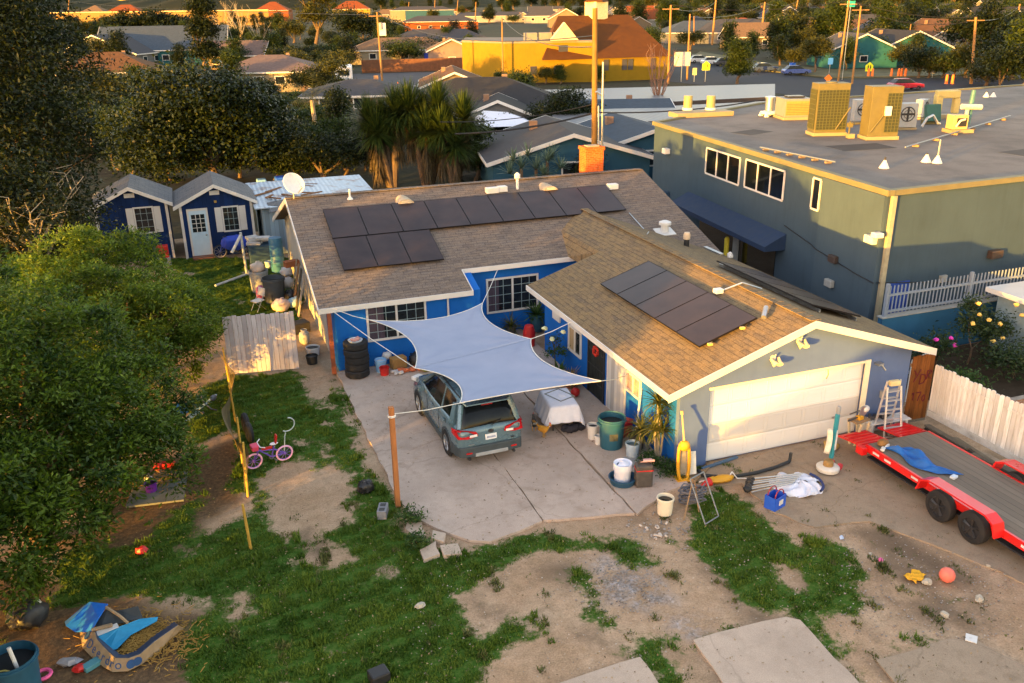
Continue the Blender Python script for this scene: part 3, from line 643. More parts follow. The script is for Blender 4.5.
# security door (black ironwork with a flower wreath), pale plank door
fr = MB(); fr.bb(-.05, -.003, 4.25, 4.32, 0, 2.0); fr.bb(-.05, -.003, 5.34, 5.41, 0, 2.0); fr.bb(-.05, -.003, 4.32, 5.34, 1.93, 2.0)
dr = fr.build('door', DARKM, house, label='black ironwork security door')
MB().bb(-.02, -.004, 4.32, 5.34, 0.04, 1.93).build('door_panel', M('door_black', (.02, .03, .03), .5), dr)
mb = MB()
for k in range(9): mb.tube((-.035, 4.4+k*.108, .05), (-.035, 4.4+k*.108, 1.93), .009, n=5)
for z in (.5, 1.0, 1.5): mb.tube((-.035, 4.32, z), (-.035, 5.34, z), .011, n=5)
mb.build('bars', DARKM, dr)
wr = MB(); rr = random.Random(3)
for k in range(26):
    a = rr.uniform(0, 2*pi); wr.sphere((-.07+rr.uniform(-.02, .02), 4.8+.13*cos(a), 1.55+.13*sin(a)), .045, 6, 4, .3, k)
wr.build('wreath', M('wreath_red', (.45, .03, .02), .8, .5, 20, .3), dr)
fr = MB(); fr.bb(-.04, -.003, 2.88, 2.95, 0, 1.98); fr.bb(-.04, -.003, 4.0, 4.07, 0, 1.98); fr.bb(-.04, -.003, 2.95, 4.0, 1.9, 1.98)
dr = fr.build('door', TRIM, house, label='pale grey plank door'); MB().bb(-.025, -.004, 2.95, 4.0, 0, 1.9).build('door_panel', planks('door_planks', (.48, .5, .5), 1, .2, .5, .15), dr)
MB().sphere((-.06, 3.9, .95), .03, 8, 6).build('handle', STEEL, dr)
# garage door
t_ = planks('garage_door_panel', (.70, .69, .66), 2, .533, .8, .08, .6, (.45, .41, .36), along=0)
gd = MB().bb(.9, 5.74, .1, .148, .01, 2.12).build('garage_door', t_, house)
mb = MB()
for k in range(4):
    for j in range(8):
        x0 = .98+j*.597; z0 = .07+k*.533; mb.bb(x0, x0+.5, .092, .103, z0, z0+.012); mb.bb(x0, x0+.5, .092, .103, z0+.40, z0+.412); mb.bb(x0, x0+.012, .092, .103, z0+.012, z0+.40); mb.bb(x0+.488, x0+.5, .092, .103, z0+.012, z0+.40)
mb.build('door_moulding', t_, gd)
MB().bb(4.9, 5.06, .06, .1, .55, .6).build('handle', STEEL, gd)
mb = MB(); mb.bb(5.7, 5.86, -.045, -.003, 0, 2.2); mb.bb(.84, 5.7, -.035, -.003, 2.12, 2.19); mb.build('door_frame', M('door_frame_cream', (.8, .72, .5), .5, .06), gd)
# post, downspout, chimney
MB().box((-7.2, 9.72, 1.05), (.13, .13, 2.1)).build('porch_post', M('rust_brown_post', (.22, .06, .025), .7, .25, 4, .2), house)
MB().tube((-3.17, 9.9, 0), (-3.17, 9.9, 2.1), .035, n=8).build('downspout', TRIM, house)
mb = MB(); mb.bb(5.16, 5.98, 17.0, 17.7, 3.6, 5.42); mb.bb(5.12, 6.02, 16.96, 17.74, 5.42, 5.56); ch = mb.build('chimney', brick('orange_brick', (.46, .075, .012), (.58, .11, .02), (.38, .17, .07)), roof)
MB().bb(5.3, 5.84, 17.14, 17.56, 5.56, 5.6).build('flue', M('mortar_cap', (.4, .3, .2), .9), ch)
# roof fittings (all on the shingles)
def on_main(x, y): return (x, y, zm(y))
mb = MB(); mb.tube((-5.13, 16.29, 4.3), (-5.13, 16.29, 4.75), .04, n=8); mb.lathe([(.13, 0), (.06, .1)], (-5.13, 16.29, 4.36), 10); mb.build('vent_pipe', WHITE, roof, smooth=True)
for x, y in ((-3.15, 15.85), (2.87, 15.9)):
    hv = MB(); n = 12
    p = [(x-.36+.72*(1-cos(pi*i/n))/2, y-.5, zm(y-.5)+.3*sin(pi*i/n)) for i in range(n+1)]; hv.prism(p, (0, 1.1, 0)); o = hv.build('dormer_vent', M('dormer_tan', (.42, .33, .22), .8, .15), roof)
    lv = MB()
    for k in range(4): lv.bb(x-.3+.04*k, x+.3-.04*k, y-.52, y-.502, zm(y-.5)+.03+.06*k, zm(y-.5)+.06+.06*k)
    lv.build('louvre', M('louvre_pale', (.6, .52, .4), .7), o)
for (x, y, sx_) in ((.5, 15.86, .5), (.95, 15.9, .38), (5.62, 15.35, .42)): MB().box((x, y, zm(y)+.1), (sx_, .3, .22)).build('roof_box', WHITE, roof, bevel=.02)
mb = MB(); x, y = 1.63, 15.95; mb.tube((x, y, zm(y)), (x, y, zm(y)+.45), .06, n=10); mb.lathe([(.06, .42), (.12, .46), (.12, .6), (.03, .68)], (x, y, zm(y)), 12); mb.build('vent_pipe', WHITE, roof, smooth=True)
x, y = 6.2, 11.9; mb = MB(); mb.box((x, y, zm(y)+.02), (.75, .55, .03), rx=.31); mb.lathe([(.17, 0), (.15, .28), (.24, .3), (.24, .4), (.1, .46)], (x, y, zm(y)), 14); mb.build('turbine_vent', WHITE, roof, smooth=True)
x, y = 5.95, 9.85; mb = MB(); mb.tube((x, y, zwr(x)-.05), (x, y, zwr(x)+.28), .1, n=12); o = mb.build('vent_pipe', BLACK, wroof); MB().lathe([(.13, .26), (.13, .42), (.1, .5)], (x, y, zwr(x)), 14).build('pipe_cap', M('pipe_cap_tan', (.6, .45, .3), .6), o, smooth=True)
mb = MB(); mb.path([(5.42, 13.4, zm(13.4)+.03), (5.44, 11.9, zm(11.9)+.05), (4.95, 10.9, zwr(4.95)+.05), (4.5, 10.2, zwr(4.5)+.03)], .02); mb.build('conduit', STEEL, roof)
mb = MB(); mb.box((7.3, 10.3, zwr(7.3)+.05), (.15, 1.5, .06)); mb.build('roof_rail', STEEL, wroof)
MB().sphere((7.62, 9.5, zwr(7.62)+.1), .12, 8, 6, .2, 2).build('roof_cap', WHITE, wroof)
mb = MB(); mb.path([(3.0, 3.1, zwl(3.0)+.06), (3.6, 2.9, 3.8), (4.2, 2.8, zwr(4.2)+.06)], .025); mb.build('conduit', STEEL, wroof); MB().box((2.95, 3.1, zwl(2.95)+.1), (.25, .2, .14)).build('roof_box', WHITE, wroof, bevel=.02)
mb = MB(); mb.tube((2.83, .75, zwl(2.83)+.12), (3.1, 1.05, zwl(3.1)+.18), .07, n=8); mb.build('roof_box', STEEL, wroof)
# floodlights on the gable
FL = M('lamp_cream', (.75, .62, .4), .4)
for x, z, s in ((2.66, 2.74, 1), (3.42, 3.12, -1)):
    mb = MB(); mb.lathe([(.07, 0), (.07, .05)], (0, 0, 0), 12, Matrix.Translation((x, -.003, z)) @ Matrix.Rotation(pi/2, 4, 'X')); mb.tube((x, -.05, z), (x, -.12, z+.12), .02, n=6)
    o = mb.build('flood_light', WHITE, house)
    for k in (-1, 1):
        h = MB(); M_ = Matrix.Translation((x+.1*k, -.15, z-.04)) @ Matrix.Rotation(.5*k, 4, 'Y') @ Matrix.Rotation(2.3, 4, 'X'); h.lathe([(.03, -.08), (.045, 0), (.08, .1), (.085, .13)], (0, 0, 0), 12, M_); h.build('lamp_head', FL, o, smooth=True)
mb = MB(); mb.bb(6.0, 6.16, -.2, -.003, 2.04, 2.1); mb.tube((6.08, -.2, 2.07), (6.22, -.22, 1.9), .025, n=6); mb.build('wall_bracket', STEEL, house)
mb = MB(); mb.bb(6.35, 6.52, -.1, -.003, .98, 1.2); mb.build('meter_box', GREYP, house)
mb = MB(); rr = random.Random(5); mb.path([(4.4, -.09, 2.16), (4.42, -.1, 2.02), (4.36, -.11, 1.9)], .015); mb.build('hanging_cord', M('cord_tan', (.5, .33, .12), .8), house)
# satellite dish on the ridge end
dish = MB(); Md = Matrix.Translation((-7.2, 16.55, 5.05)) @ Matrix.Rotation(radians(25), 4, 'Z') @ Matrix.Rotation(radians(58), 4, 'X')
prof = [(.0, .0), (.15, .012), (.3, .05), (.42, .1), (.44, .115), (.42, .125), (.28, .07), (.0, .02)]
dish.lathe(prof, (0, 0, 0), 24, Md, cap=False); do = dish.build('satellite_dish', M('dish_white', (.7, .68, .64), .5, .08, 4, .05, dirt=.2), roof, smooth=True)
mb = MB(); mb.tube((-7.2, 16.6, 4.5), (-7.2, 16.58, 5.0), .03); a = Md @ Vector((0, -.05, .0)); b = Md @ Vector((.0, -.38, .5)); mb.tube(Md @ Vector((0, -.4, .1)), b, .018); mb.tube(b, Md @ Vector((0, -.28, .48)), .04); mb.build('dish_mount', STEEL, do)

# solar arrays ---------------------------------------------------------------
tp = NT('solar_glass'); sx = tp.n.new('ShaderNodeSeparateXYZ'); tp.link(tp.tc.outputs['Object'], sx.inputs[0])
n_ = tp.noise(1.2, 6); tp.color(tp.ramp(n_, [(.3, (.022, .015, .018)), (.7, (.040, .027, .028))])); tp.rough(.3); tp.b.inputs['Specular IOR Level'].default_value = .16
PANEL = tp.m; PFR = M('panel_frame', (.016, .013, .015), .5, .1, 5, 0, .5)
def panel(corner, eu, ev, nrm, wu, wv, parent):
    """one framed module: corner point, unit axes along the slope"""
    eu, ev, nrm, c0 = map(Vector, (eu, ev, nrm, corner)); fwid = .018
    def blk(mb, u0, u1, v0, v1, d0, d1):
        P = lambda u, v, d: c0+eu*u+ev*v+nrm*d
        mb.add([P(u0, v0, d0), P(u1, v0, d0), P(u1, v1, d0), P(u0, v1, d0), P(u0, v0, d1), P(u1, v0, d1), P(u1, v1, d1), P(u0, v1, d1)], [(3, 2, 1, 0), (4, 5, 6, 7), (0, 1, 5, 4), (1, 2, 6, 5), (2, 3, 7, 6), (3, 0, 4, 7)])
    f = MB(); blk(f, .01, wu-.01, .01, fwid, 0, .045); blk(f, .01, wu-.01, wv-fwid, wv-.01, 0, .045); blk(f, .01, fwid, fwid, wv-fwid, 0, .045); blk(f, wu-fwid, wu-.01, fwid, wv-fwid, 0, .045)
    fo = f.build('solar_panel', PFR, parent); c = MB(); blk(c, fwid, wu-fwid, fwid, wv-fwid, .005, .04); c.build('solar_glass', PANEL, fo)
cm = sqrt(1+km*km); cw = sqrt(1+kw*kw)
arr = MB()
for y in (15.1, 13.9): arr.bb(-6.3, 5.3, y-.02, y+.02, zm(y)+.01, zm(y)+.07)
for y in (13.2, 11.9): arr.bb(-6.3, -2.85, y-.02, y+.02, zm(y)+.01, zm(y)+.07)
ra = arr.build('mounting_rail', STEEL, house)
for i in range(9): panel((-6.33+i*1.296, 13.48, zm(13.48)+.1), (1, 0, 0), (0, 1/cm, km/cm), (0, -km/cm, 1/cm), 1.296, 1.98*cm, ra)
for i in range(3): panel((-6.33+i*1.18, 11.5, zm(11.5)+.1), (1, 0, 0), (0, 1/cm, km/cm), (0, -km/cm, 1/cm), 1.18, 1.95*cm, ra)
arr = MB()
for x in (1.4, 2.3): arr.bb(x-.02, x+.02, .9, 6.75, zwl(x)+.01, zwl(x)+.07)
rb = arr.build('mounting_rail', STEEL, house)
for i in range(5): panel((1.0, .85+(i+1)*1.185, zwl(1.0)+.1), (0, -1, 0), (1/cw, 0, kw/cw), (-kw/cw, 0, 1/cw), 1.185, 1.72*cw, rb)
arr = MB()
for x in (5.0, 6.3): arr.bb(x-.02, x+.02, 1.2, 6.2, zwr(x)+.01, zwr(x)+.1)
rc = arr.build('mounting_rail', STEEL, house)
for i in range(4): panel((4.75, 1.25+i*1.2, zwr(4.75)+.14), (0, 1, 0), (1/cw, 0, -kw/cw), (kw/cw, 0, 1/cw), 1.2, 1.75*cw, rc)
for x, y in ((1.25, .8), (2.2, .8)): MB().box((x, y-.05, zwl(x)+.12), (.12, .08, .06)).build('panel_clamp', M('clamp_brass', (.6, .4, .1), .4), rb)
mb = None
# ------------------------------------------------------------------ sport utility car
CARP = paint('teal_grey_car_paint', (.11, .185, .225), .28, .6, .25, .05, .12)
CARD = M('car_dark_cladding', (.045, .06, .07), .6, .15, 6, .05)
CGL = glass('car_glass', (.006, .008, .01), .1); CGL.node_tree.nodes['Principled BSDF'].inputs['Specular IOR Level'].default_value = .22
def loft(mb, secs, closed=True, caps=True):
    n = len(secs[0]); vs = [p for s in secs for p in s]; fs = []
    for k in range(len(secs)-1):
        for i in range(n if closed else n-1): fs.append((k*n+i, k*n+(i+1) % n, (k+1)*n+(i+1) % n, (k+1)*n+i))
    if caps: fs += [tuple(range(n-1, -1, -1)), tuple(range((len(secs)-1)*n, len(secs)*n))]
    return mb.add(vs, fs)
def wheel(mb_t, mb_r, c, R, wid, side):
    """tyre and rim turned about the X axis; side = which way the face looks"""
    Mx = Matrix.Translation(c) @ Matrix.Rotation(pi/2*side, 4, 'Y')
    mb_t.lathe([(R*.66, -wid/2), (R*.9, -wid/2), (R*.985, -wid*.38), (R, -wid*.2), (R, wid*.2), (R*.985, wid*.38), (R*.9, wid/2), (R*.66, wid/2), (R*.66, -wid/2)], (0, 0, 0), 28, Mx, cap=False)
    mb_r.lathe([(R*.66, -wid*.4), (R*.66, wid*.44), (R*.6, wid*.46), (R*.57, wid*.30), (.03, wid*.22)], (0, 0, 0), 28, Mx)
    for k in range(5):
        a = 2*pi*k/5; p0 = Mx @ Vector((R*.1*cos(a), R*.1*sin(a), wid*.36)); p1 = Mx @ Vector((R*.6*cos(a+.12), R*.6*sin(a+.12), wid*.42)); p2 = Mx @ Vector((R*.6*cos(a-.12), R*.6*sin(a-.12), wid*.42))
        mb_r.tube(p0, p1, R*.05, R*.04, 5); mb_r.tube(p0, p2, R*.05, R*.04, 5)
    mb_r.lathe([(R*.14, wid*.3), (R*.12, wid*.45), (.02, wid*.47)], (0, 0, 0), 12, Mx)
RIM = M('rim_grey', (.35, .36, .38), .35, .1, 5, 0, .7); RIMD = M('rim_dark', (.05, .05, .055), .4, .2, 8, 0, .5)
def make_car():
    t = thing('parked_car', 'grey-teal sport utility car parked under the white shade sail', 'car', (-4.40, 4.32, .03), radians(1.5))
    # lower body: cross sections from tail to nose (y, half width at sill, half width at belt, underside, belt height)
    S = [(-2.26, .80, .76, .52, .98), (-2.2, .88, .82, .40, 1.06), (-2.0, .915, .87, .33, 1.10), (-1.5, .925, .89, .27, 1.10), (-.6, .925, .885, .25, 1.06), (.4, .925, .88, .25, 1.03), (1.0, .925, .86, .26, 1.02), (1.55, .92, .83, .28, .99), (2.0, .89, .74, .32, .92), (2.22, .80, .62, .38, .84), (2.31, .66, .5, .48, .74)]
    secs = []
    for y, ws, wb, zl, zb in S:
        zm_ = (zl+zb)/2; secs.append([(-ws*.93, y, zl), (-ws, y, zl+.12), (-ws*1.0, y, zm_+.08), (-wb-.015, y, zb-.08), (-wb+.03, y, zb), (0, y, zb+.03), (wb-.03, y, zb), (wb+.015, y, zb-.08), (ws, y, zm_+.08), (ws, y, zl+.12), (ws*.93, y, zl)])
    mb = MB(); loft(mb, secs); body = mb.build('body', CARP, t, smooth=True, angle=60)
    # cabin
    C = [(-2.17, .80, .70, 1.04, 1.12), (-2.02, .81, .66, 1.06, 1.42), (-1.78, .82, .63, 1.07, 1.64), (-1.0, .83, .63, 1.06, 1.70), (-.1, .83, .63, 1.04, 1.70), (.5, .82, .62, 1.03, 1.63), (.98, .80, .62, 1.02, 1.36), (1.32, .76, .68, 1.0, 1.06)]
    secs = [[(-a, y, z0), (-(a*.55+b*.45), y, z0+(z1-z0)*.5), (-b, y, z1-.03), (-b*.8, y, z1), (0, y, z1+.02), (b*.8, y, z1), (b, y, z1-.03), ((a*.55+b*.45), y, z0+(z1-z0)*.5), (a, y, z0)] for y, a, b, z0, z1 in C]
    mb = MB(); loft(mb, secs); mb.build('cabin_glass', CGL, t, smooth=True, angle=50)
    # roof skin + pillars, 8 mm proud
    R = [c for c in C if -1.85 < c[0] < .6]
    secs = [[(-b-.012, y, z1-.07), (-b-.008, y, z1-.02), (-b*.8, y, z1+.014), (0, y, z1+.034), (b*.8, y, z1+.014), (b+.008, y, z1-.02), (b+.012, y, z1-.07)] for y, a, b, z0, z1 in R]
    mb = MB(); loft(mb, secs, closed=False, caps=False); mb.build('roof', CARP, t, smooth=True, solid=.012)
    for s in (-1, 1):
        for (y0, y1, w_) in ((.52, 1.36, .05), (-.62, -.7, .045), (-1.55, -1.72, .05)):
            a0 = np.interp(y1, [c[0] for c in C], [c[1] for c in C]); b0 = np.interp(y0, [c[0] for c in C], [c[2] for c in C]); zt = np.interp(y0, [c[0] for c in C], [c[4] for c in C]); zb = np.interp(y1, [c[0] for c in C], [c[3] for c in C])
            MB().tube((s*(b0+.0), y0, zt-.04), (s*(a0+.005), y1, zb), w_*.7, w_*.8, 6).build('pillar', CARP, t, smooth=True)
        mb = MB(); mb.tube((s*.665, -1.85, 1.62), (s*.80, -2.1, 1.06), .075, .085, 6); mb.tube((s*.70, -1.62, 1.60), (s*.835, -1.72, 1.08), .1, .15, 6); mb.build('pillar', CARP, t, smooth=True)
    # spoiler, rear window surround, hatch
    mb = MB(); mb.box((0, -1.93, 1.655), (1.22, .34, .035), rx=-.12, taper=.95); mb.build('spoiler', CARP, t, bevel=.012)
    MB().box((0, -2.0, 1.6), (.3, .03, .025)).build('brake_light', M('lamp_red', (.35, .01, .012), .25, .1, 6, 0), t)
    mb = MB(); pts = [(-.70, .52), (-.75, .68), (-.70, .98), (.70, .98), (.75, .68), (.70, .52)]; mb.prism([(x, -2.275, z) for x, z in pts], (0, .06, 0)); h = mb.build('tailgate', CARP, t, bevel=.015)
    LAMP = M('tail_lamp_red', (.5, .012, .012), .2, .15, 8, 0); LW = M('lamp_clear', (.75, .72, .7), .2, .1, 6, 0)
    for s in (-1, 1):
        pl = [(s*.36, -2.33, .90), (s*.40, -2.33, 1.0), (s*.64, -2.335, 1.07), (s*.89, -2.26, 1.09), (s*.955, -1.95, 1.06), (s*.955, -1.98, .92), (s*.90, -2.28, .86), (s*.64, -2.345, .85)]
        lb = MB(); lb.prism(pl, (0, .07, 0)); l = lb.build('tail_light', LAMP, t, bevel=.008)
        MB().box((s*.50, -2.338, .925), (.2, .02, .06)).build('reverse_lamp', LW, l)
        MB().box((s*.62, -2.325, .43), (.16, .02, .035)).build('reflector', LAMP, t)
        MB().tube((s*.62, -2.34, .27), (s*.62, -2.1, .27), .04, n=10).build('exhaust_tip', DARKM, t)
    MB().lathe([(.05, 0), (.05, .012)], (0, 0, 0), 16, Matrix.Translation((0, -2.282, .96)) @ Matrix.Rotation(pi/2, 4, 'X') @ Matrix.Diagonal((1.5, 1, 1, 1))).build('emblem', DARKM, h)
    pl = MB().box((0, -2.287, .80), (.31, .012, .155)).build('licence_plate', M('plate_white', (.72, .74, .76), .4, .04), h)
    mb = MB(); rr = random.Random(2)
    for k in range(7): mb.box((-.105+k*.035, -2.295, .79), (.02, .004, .055))
    mb.build('plate_marks', M('plate_blue', (.12, .16, .3), .5), pl)
    mb = MB(); mb.box((-.55, -2.3, .66), (.16, .006, .02)); mb.build('badge', STEEL, h); MB().box((.6, -2.3, .68), (.1, .006, .03)).build('badge', DARKM, h)
    # rear bumper, sills, arches
    mb = MB(); P = [(-.935, -1.75), (-.94, -2.05), (-.85, -2.28), (-.5, -2.335), (.5, -2.335), (.85, -2.28), (.94, -2.05), (.935, -1.75)]; mb.slab(P, .30, .60); mb.build('bumper', CARD, t, bevel=.03)
    MB().box((0, -2.335, .36), (.9, .02, .1)).build('skid_plate', M('skid_silver', (.3, .32, .34), .4), t, bevel=.01)
    mb = MB(); P = [(-.9, 1.9), (-.85, 2.2), (-.5, 2.36), (.5, 2.36), (.85, 2.2), (.9, 1.9)]; mb.slab(P, .28, .52); mb.build('bumper', CARD, t, bevel=.03)
    for s in (-1, 1):
        mb = MB(); mb.bb(min(s*.9, s*.945), max(s*.9, s*.945), -.98, .98, .24, .40); mb.build('sill', CARD, t, bevel=.01)
        for y in (-1.34, 1.35):
            mb = MB(); mb.torus((s*.905, y, .36), .405, .045, 'X', 20, 6, (-.25, pi+.25)); mb.build('wheel_arch', CARD, t, smooth=True)
            mb = MB(); mb.lathe([(.39, -.02), (.39, .03)], (0, 0, 0), 24, Matrix.Translation((s*.90, y, .36)) @ Matrix.Rotation(pi/2, 4, 'Y')); mb.build('wheel_well', BLACK, t)
            a = MB(); b = MB(); wheel(a, b, (s*.845, y, .36), .36, .225, s); wo = a.build('wheel', RUBBER, t, smooth=True); b.build('rim', RIM, wo)
        mb = MB()
        for y in (-.66, .42): mb.box((s*.926, y, .72), (.006, .012, .62))
        mb.box((s*.922, -1.28, .98), (.012, .012, .14)); mb.build('door_seam', BLACK, t)
        for y in (-1.05, .0): MB().box((s*.93, y-.05, .94), (.03, .2, .035)).build('door_handle', CARP, t, bevel=.008)
        mb = MB(); mb.box((s*.98, .78, 1.08), (.2, .12, .16), taper=.8); mb.build('side_mirror', CARP, t, bevel=.02)
        MB().tube((s*.60, -1.6, 1.73), (s*.60, .3, 1.735), .018, n=6).build('roof_rail', BLACK, t)
        hl = MB(); hl.box((s*.72, 2.16, .82), (.32, .2, .12), rz=-s*.5); hl.build('headlight', LW, t, bevel=.02)
    mb = MB(); mb.tube((0, -2.33, 1.14), (.34, -2.17, 1.18), .012, n=6); mb.build('wiper', BLACK, t)
    return t
make_car()

# ------------------------------------------------------------------ shade sails on a post
tm = NT('sail_cloth'); a = tm.ramp(tm.noise(1.0, 5), [(.3, (.31, .36, .50)), (.7, (.37, .415, .55))]); tm.color(a); tm.rough(.85)
tr = tm.n.new('ShaderNodeBsdfTranslucent'); tm.link(a, tr.inputs[0]); mx = tm.n.new('ShaderNodeMixShader'); mx.inputs[0].default_value = .25
tm.link(tm.b.outputs[0], mx.inputs[1]); tm.link(tr.outputs[0], mx.inputs[2]); tm.link(mx.outputs[0], tm.out.inputs[0]); SAIL = tm.m
ROPE = M('white_rope', (.7, .68, .62), .8)
def sail_patch(name, P, sag, drop, label, ropes, n=28):
    """four-cornered cloth; P corners in order, sag per edge pulls that edge towards the middle"""
    P = [Vector(p) for p in P]; c = sum(P, Vector())/4
    def edge(a, b, k, u):
        q = a.lerp(b, u); m = (a+b)/2; d = (c-m); return q+d*sag[k]*4*u*(1-u)
    def fn(u, v):
        b0 = edge(P[0], P[1], 0, u); b1 = edge(P[3], P[2], 2, u); l0 = edge(P[0], P[3], 3, v); l1 = edge(P[1], P[2], 1, v)
        q = b0.lerp(b1, v)+l0.lerp(l1, u)-(P[0].lerp(P[1], u)).lerp(P[3].lerp(P[2], u), v)
        return q-Vector((0, 0, drop*16*u*(1-u)*v*(1-v)))+Vector((0, 0, sum(.035*sin(9*math.atan2(v-b_+.02, u-a_+.02)+k_*2)*math.exp(-5*((u-a_)**2+(v-b_)**2)) for k_, (a_, b_) in enumerate(((0, 0), (1, 0), (1, 1), (0, 1))))*min(1, 14*u*(1-u))*min(1, 14*v*(1-v))))
    t = thing(name, label, 'shade sail', (0, 0, 0)); mb = MB(); mb.grid(fn, n, n); mb.build('canopy', SAIL, t, smooth=True, solid=.006, angle=80)
    e = MB()
    for k, (u0, v0, u1, v1) in enumerate(((0, 0, 1, 0), (1, 0, 1, 1), (1, 1, 0, 1), (0, 1, 0, 0))):
        if sag[k] == 0: continue
        pts = [fn(u0+(u1-u0)*i/16, v0+(v1-v0)*i/16) for i in range(17)]; e.path(pts, .014, 5)
    e.build('hem', ROPE, t)
    for a_, b_ in ropes: MB().path([a_, Vector(a_).lerp(Vector(b_), .5)-Vector((0, 0, .04)), b_], .011, 5).build('rope', ROPE, t)
    return t
zA = 2.15
cA = [tuple(g(370, 320, 2.2)), tuple(g(482.5, 303, 2.25)), tuple(g(531, 339, 2.12)), tuple(g(415, 368, 1.85))]
cB = [cA[3], cA[2], tuple(g(601, 381, 2.05)), tuple(g(460, 403, 2.0))]
sail_patch('shade_sail', cA, (.38, .27, 0, .3), .1, 'rear white shade sail tied to the eaves of the house', [(cA[0], (-6.95, 9.7, 2.2)), (cA[1], (-1.0, 11.0, 2.5)), (cA[2], (-.5, 5.65, 2.25))])
post_top = Vector((-7.1, 1.0, 2.6))
sail_patch('shade_sail', cB, (0, .3, .06, .27), .1, 'front white shade sail over the car, roped to the orange post', [(cB[0], (-7.05, 9.7, 2.15)), (cB[2], (-.03, 2.9, 1.5)), (cB[3], (-7.1, 1.0, 2.42))])
mb = MB(); mb.box((0, 0, 1.3), (.12, .12, 2.66)); tp_ = thing('wooden_post', 'tall orange-brown square wooden post at the left edge of the driveway', 'post', (-7.12, .95, 0)); mb.build('shaft', WOODP, tp_, bevel=.008)
mb = MB(); mb.torus((0, 0, 2.42), .085, .012); mb.torus((0, 0, 2.39), .085, .012); mb.build('rope_knot', ROPE, tp_)
# cloth covered table -----------------------------------------------------------
tt = thing('folding_table', 'folding table hidden under a white cloth beside the black door', 'table', (-1.75, 3.62, .04), radians(-8))
mb = MB(); mb.box((0, 0, .72), (.75, 1.15, .04)); mb.build('tabletop', GREYP, tt)
for sx_ in (-1, 1):
    for sy_ in (-1, 1): MB().tube((sx_*.3, sy_*.5, 0), (sx_*.3, sy_*.45, .7), .018, n=6).build('leg', DARKM, tt)
def cloth_fn(hw, hl, zt, drop, seed):
    def fn(u, v):
        a = (u-.5)*2; b = (v-.5)*2; x = a*(hw+drop); y = b*(hl+drop*.8); ox = max(0, abs(x)-hw); oy = max(0, abs(y)-hl)
        o_ = max(ox, oy); xx = math.copysign(min(abs(x), hw+.02+.16*min(1, ox*1.4)), x); yy = math.copysign(min(abs(y), hl+.02+.14*min(1, oy*1.4)), y)
        corner = min(ox, oy); wv = .05*sin(9*(x if oy > ox else y)+seed)*min(1, o_*2)
        if ox > oy: xx += math.copysign(wv, x)
        elif oy > 0: yy += math.copysign(wv, y)
        return (xx, yy, zt-o_*.92-corner*.25)
    return fn
mb = MB(); mb.grid(cloth_fn(.385, .585, .77, .62, 1), 40, 48); o = mb.build('tablecloth', CLOTH, None, (-1.75, 3.62, .045), radians(-8), 'white cloth draped over the table by the driveway', 'tablecloth', smooth=True, solid=.006, angle=80)
tr_ = thing('glass_tray', 'rectangular glass tray with a white napkin lying on the white tablecloth', 'tray', (-1.68, 3.75, .805), radians(20))
MB().box((0, 0, 0), (.52, .66, .015)).build('glass_plate', glass('tray_glass', (.2, .25, .24), .15), tr_)
mb = MB()
for sx_ in (-1, 1): mb.box((sx_*.265, 0, .012), (.03, .7, .03)); mb.box((0, sx_*.335, .0125), (.5, .03, .029))
mb.build('frame', M('tray_frame', (.16, .17, .16), .4), tr_); mb = MB(); mb.box((.05, -.05, .02), (.22, .12, .02), rz=.6); mb.box((.05, -.05, .026), (.1, .24, .02), rz=.5); mb.build('napkin', CLOTH, tr_, bevel=.005)
# items under the table
mb = MB(); rr = random.Random(4)
for k in range(7): mb.sphere((rr.uniform(-.3, .3), rr.uniform(-.2, .2), .1), (.16, .13, .1), 8, 5, .25, k)
mb.build('dark_bundle', M('bundle_dark', (.035, .035, .045), .85, .4, 9, .3), None, (-1.55, 3.05, .04), 0, 'dark heap of stuff on the ground under the white cloth table', 'bundle', smooth=True)

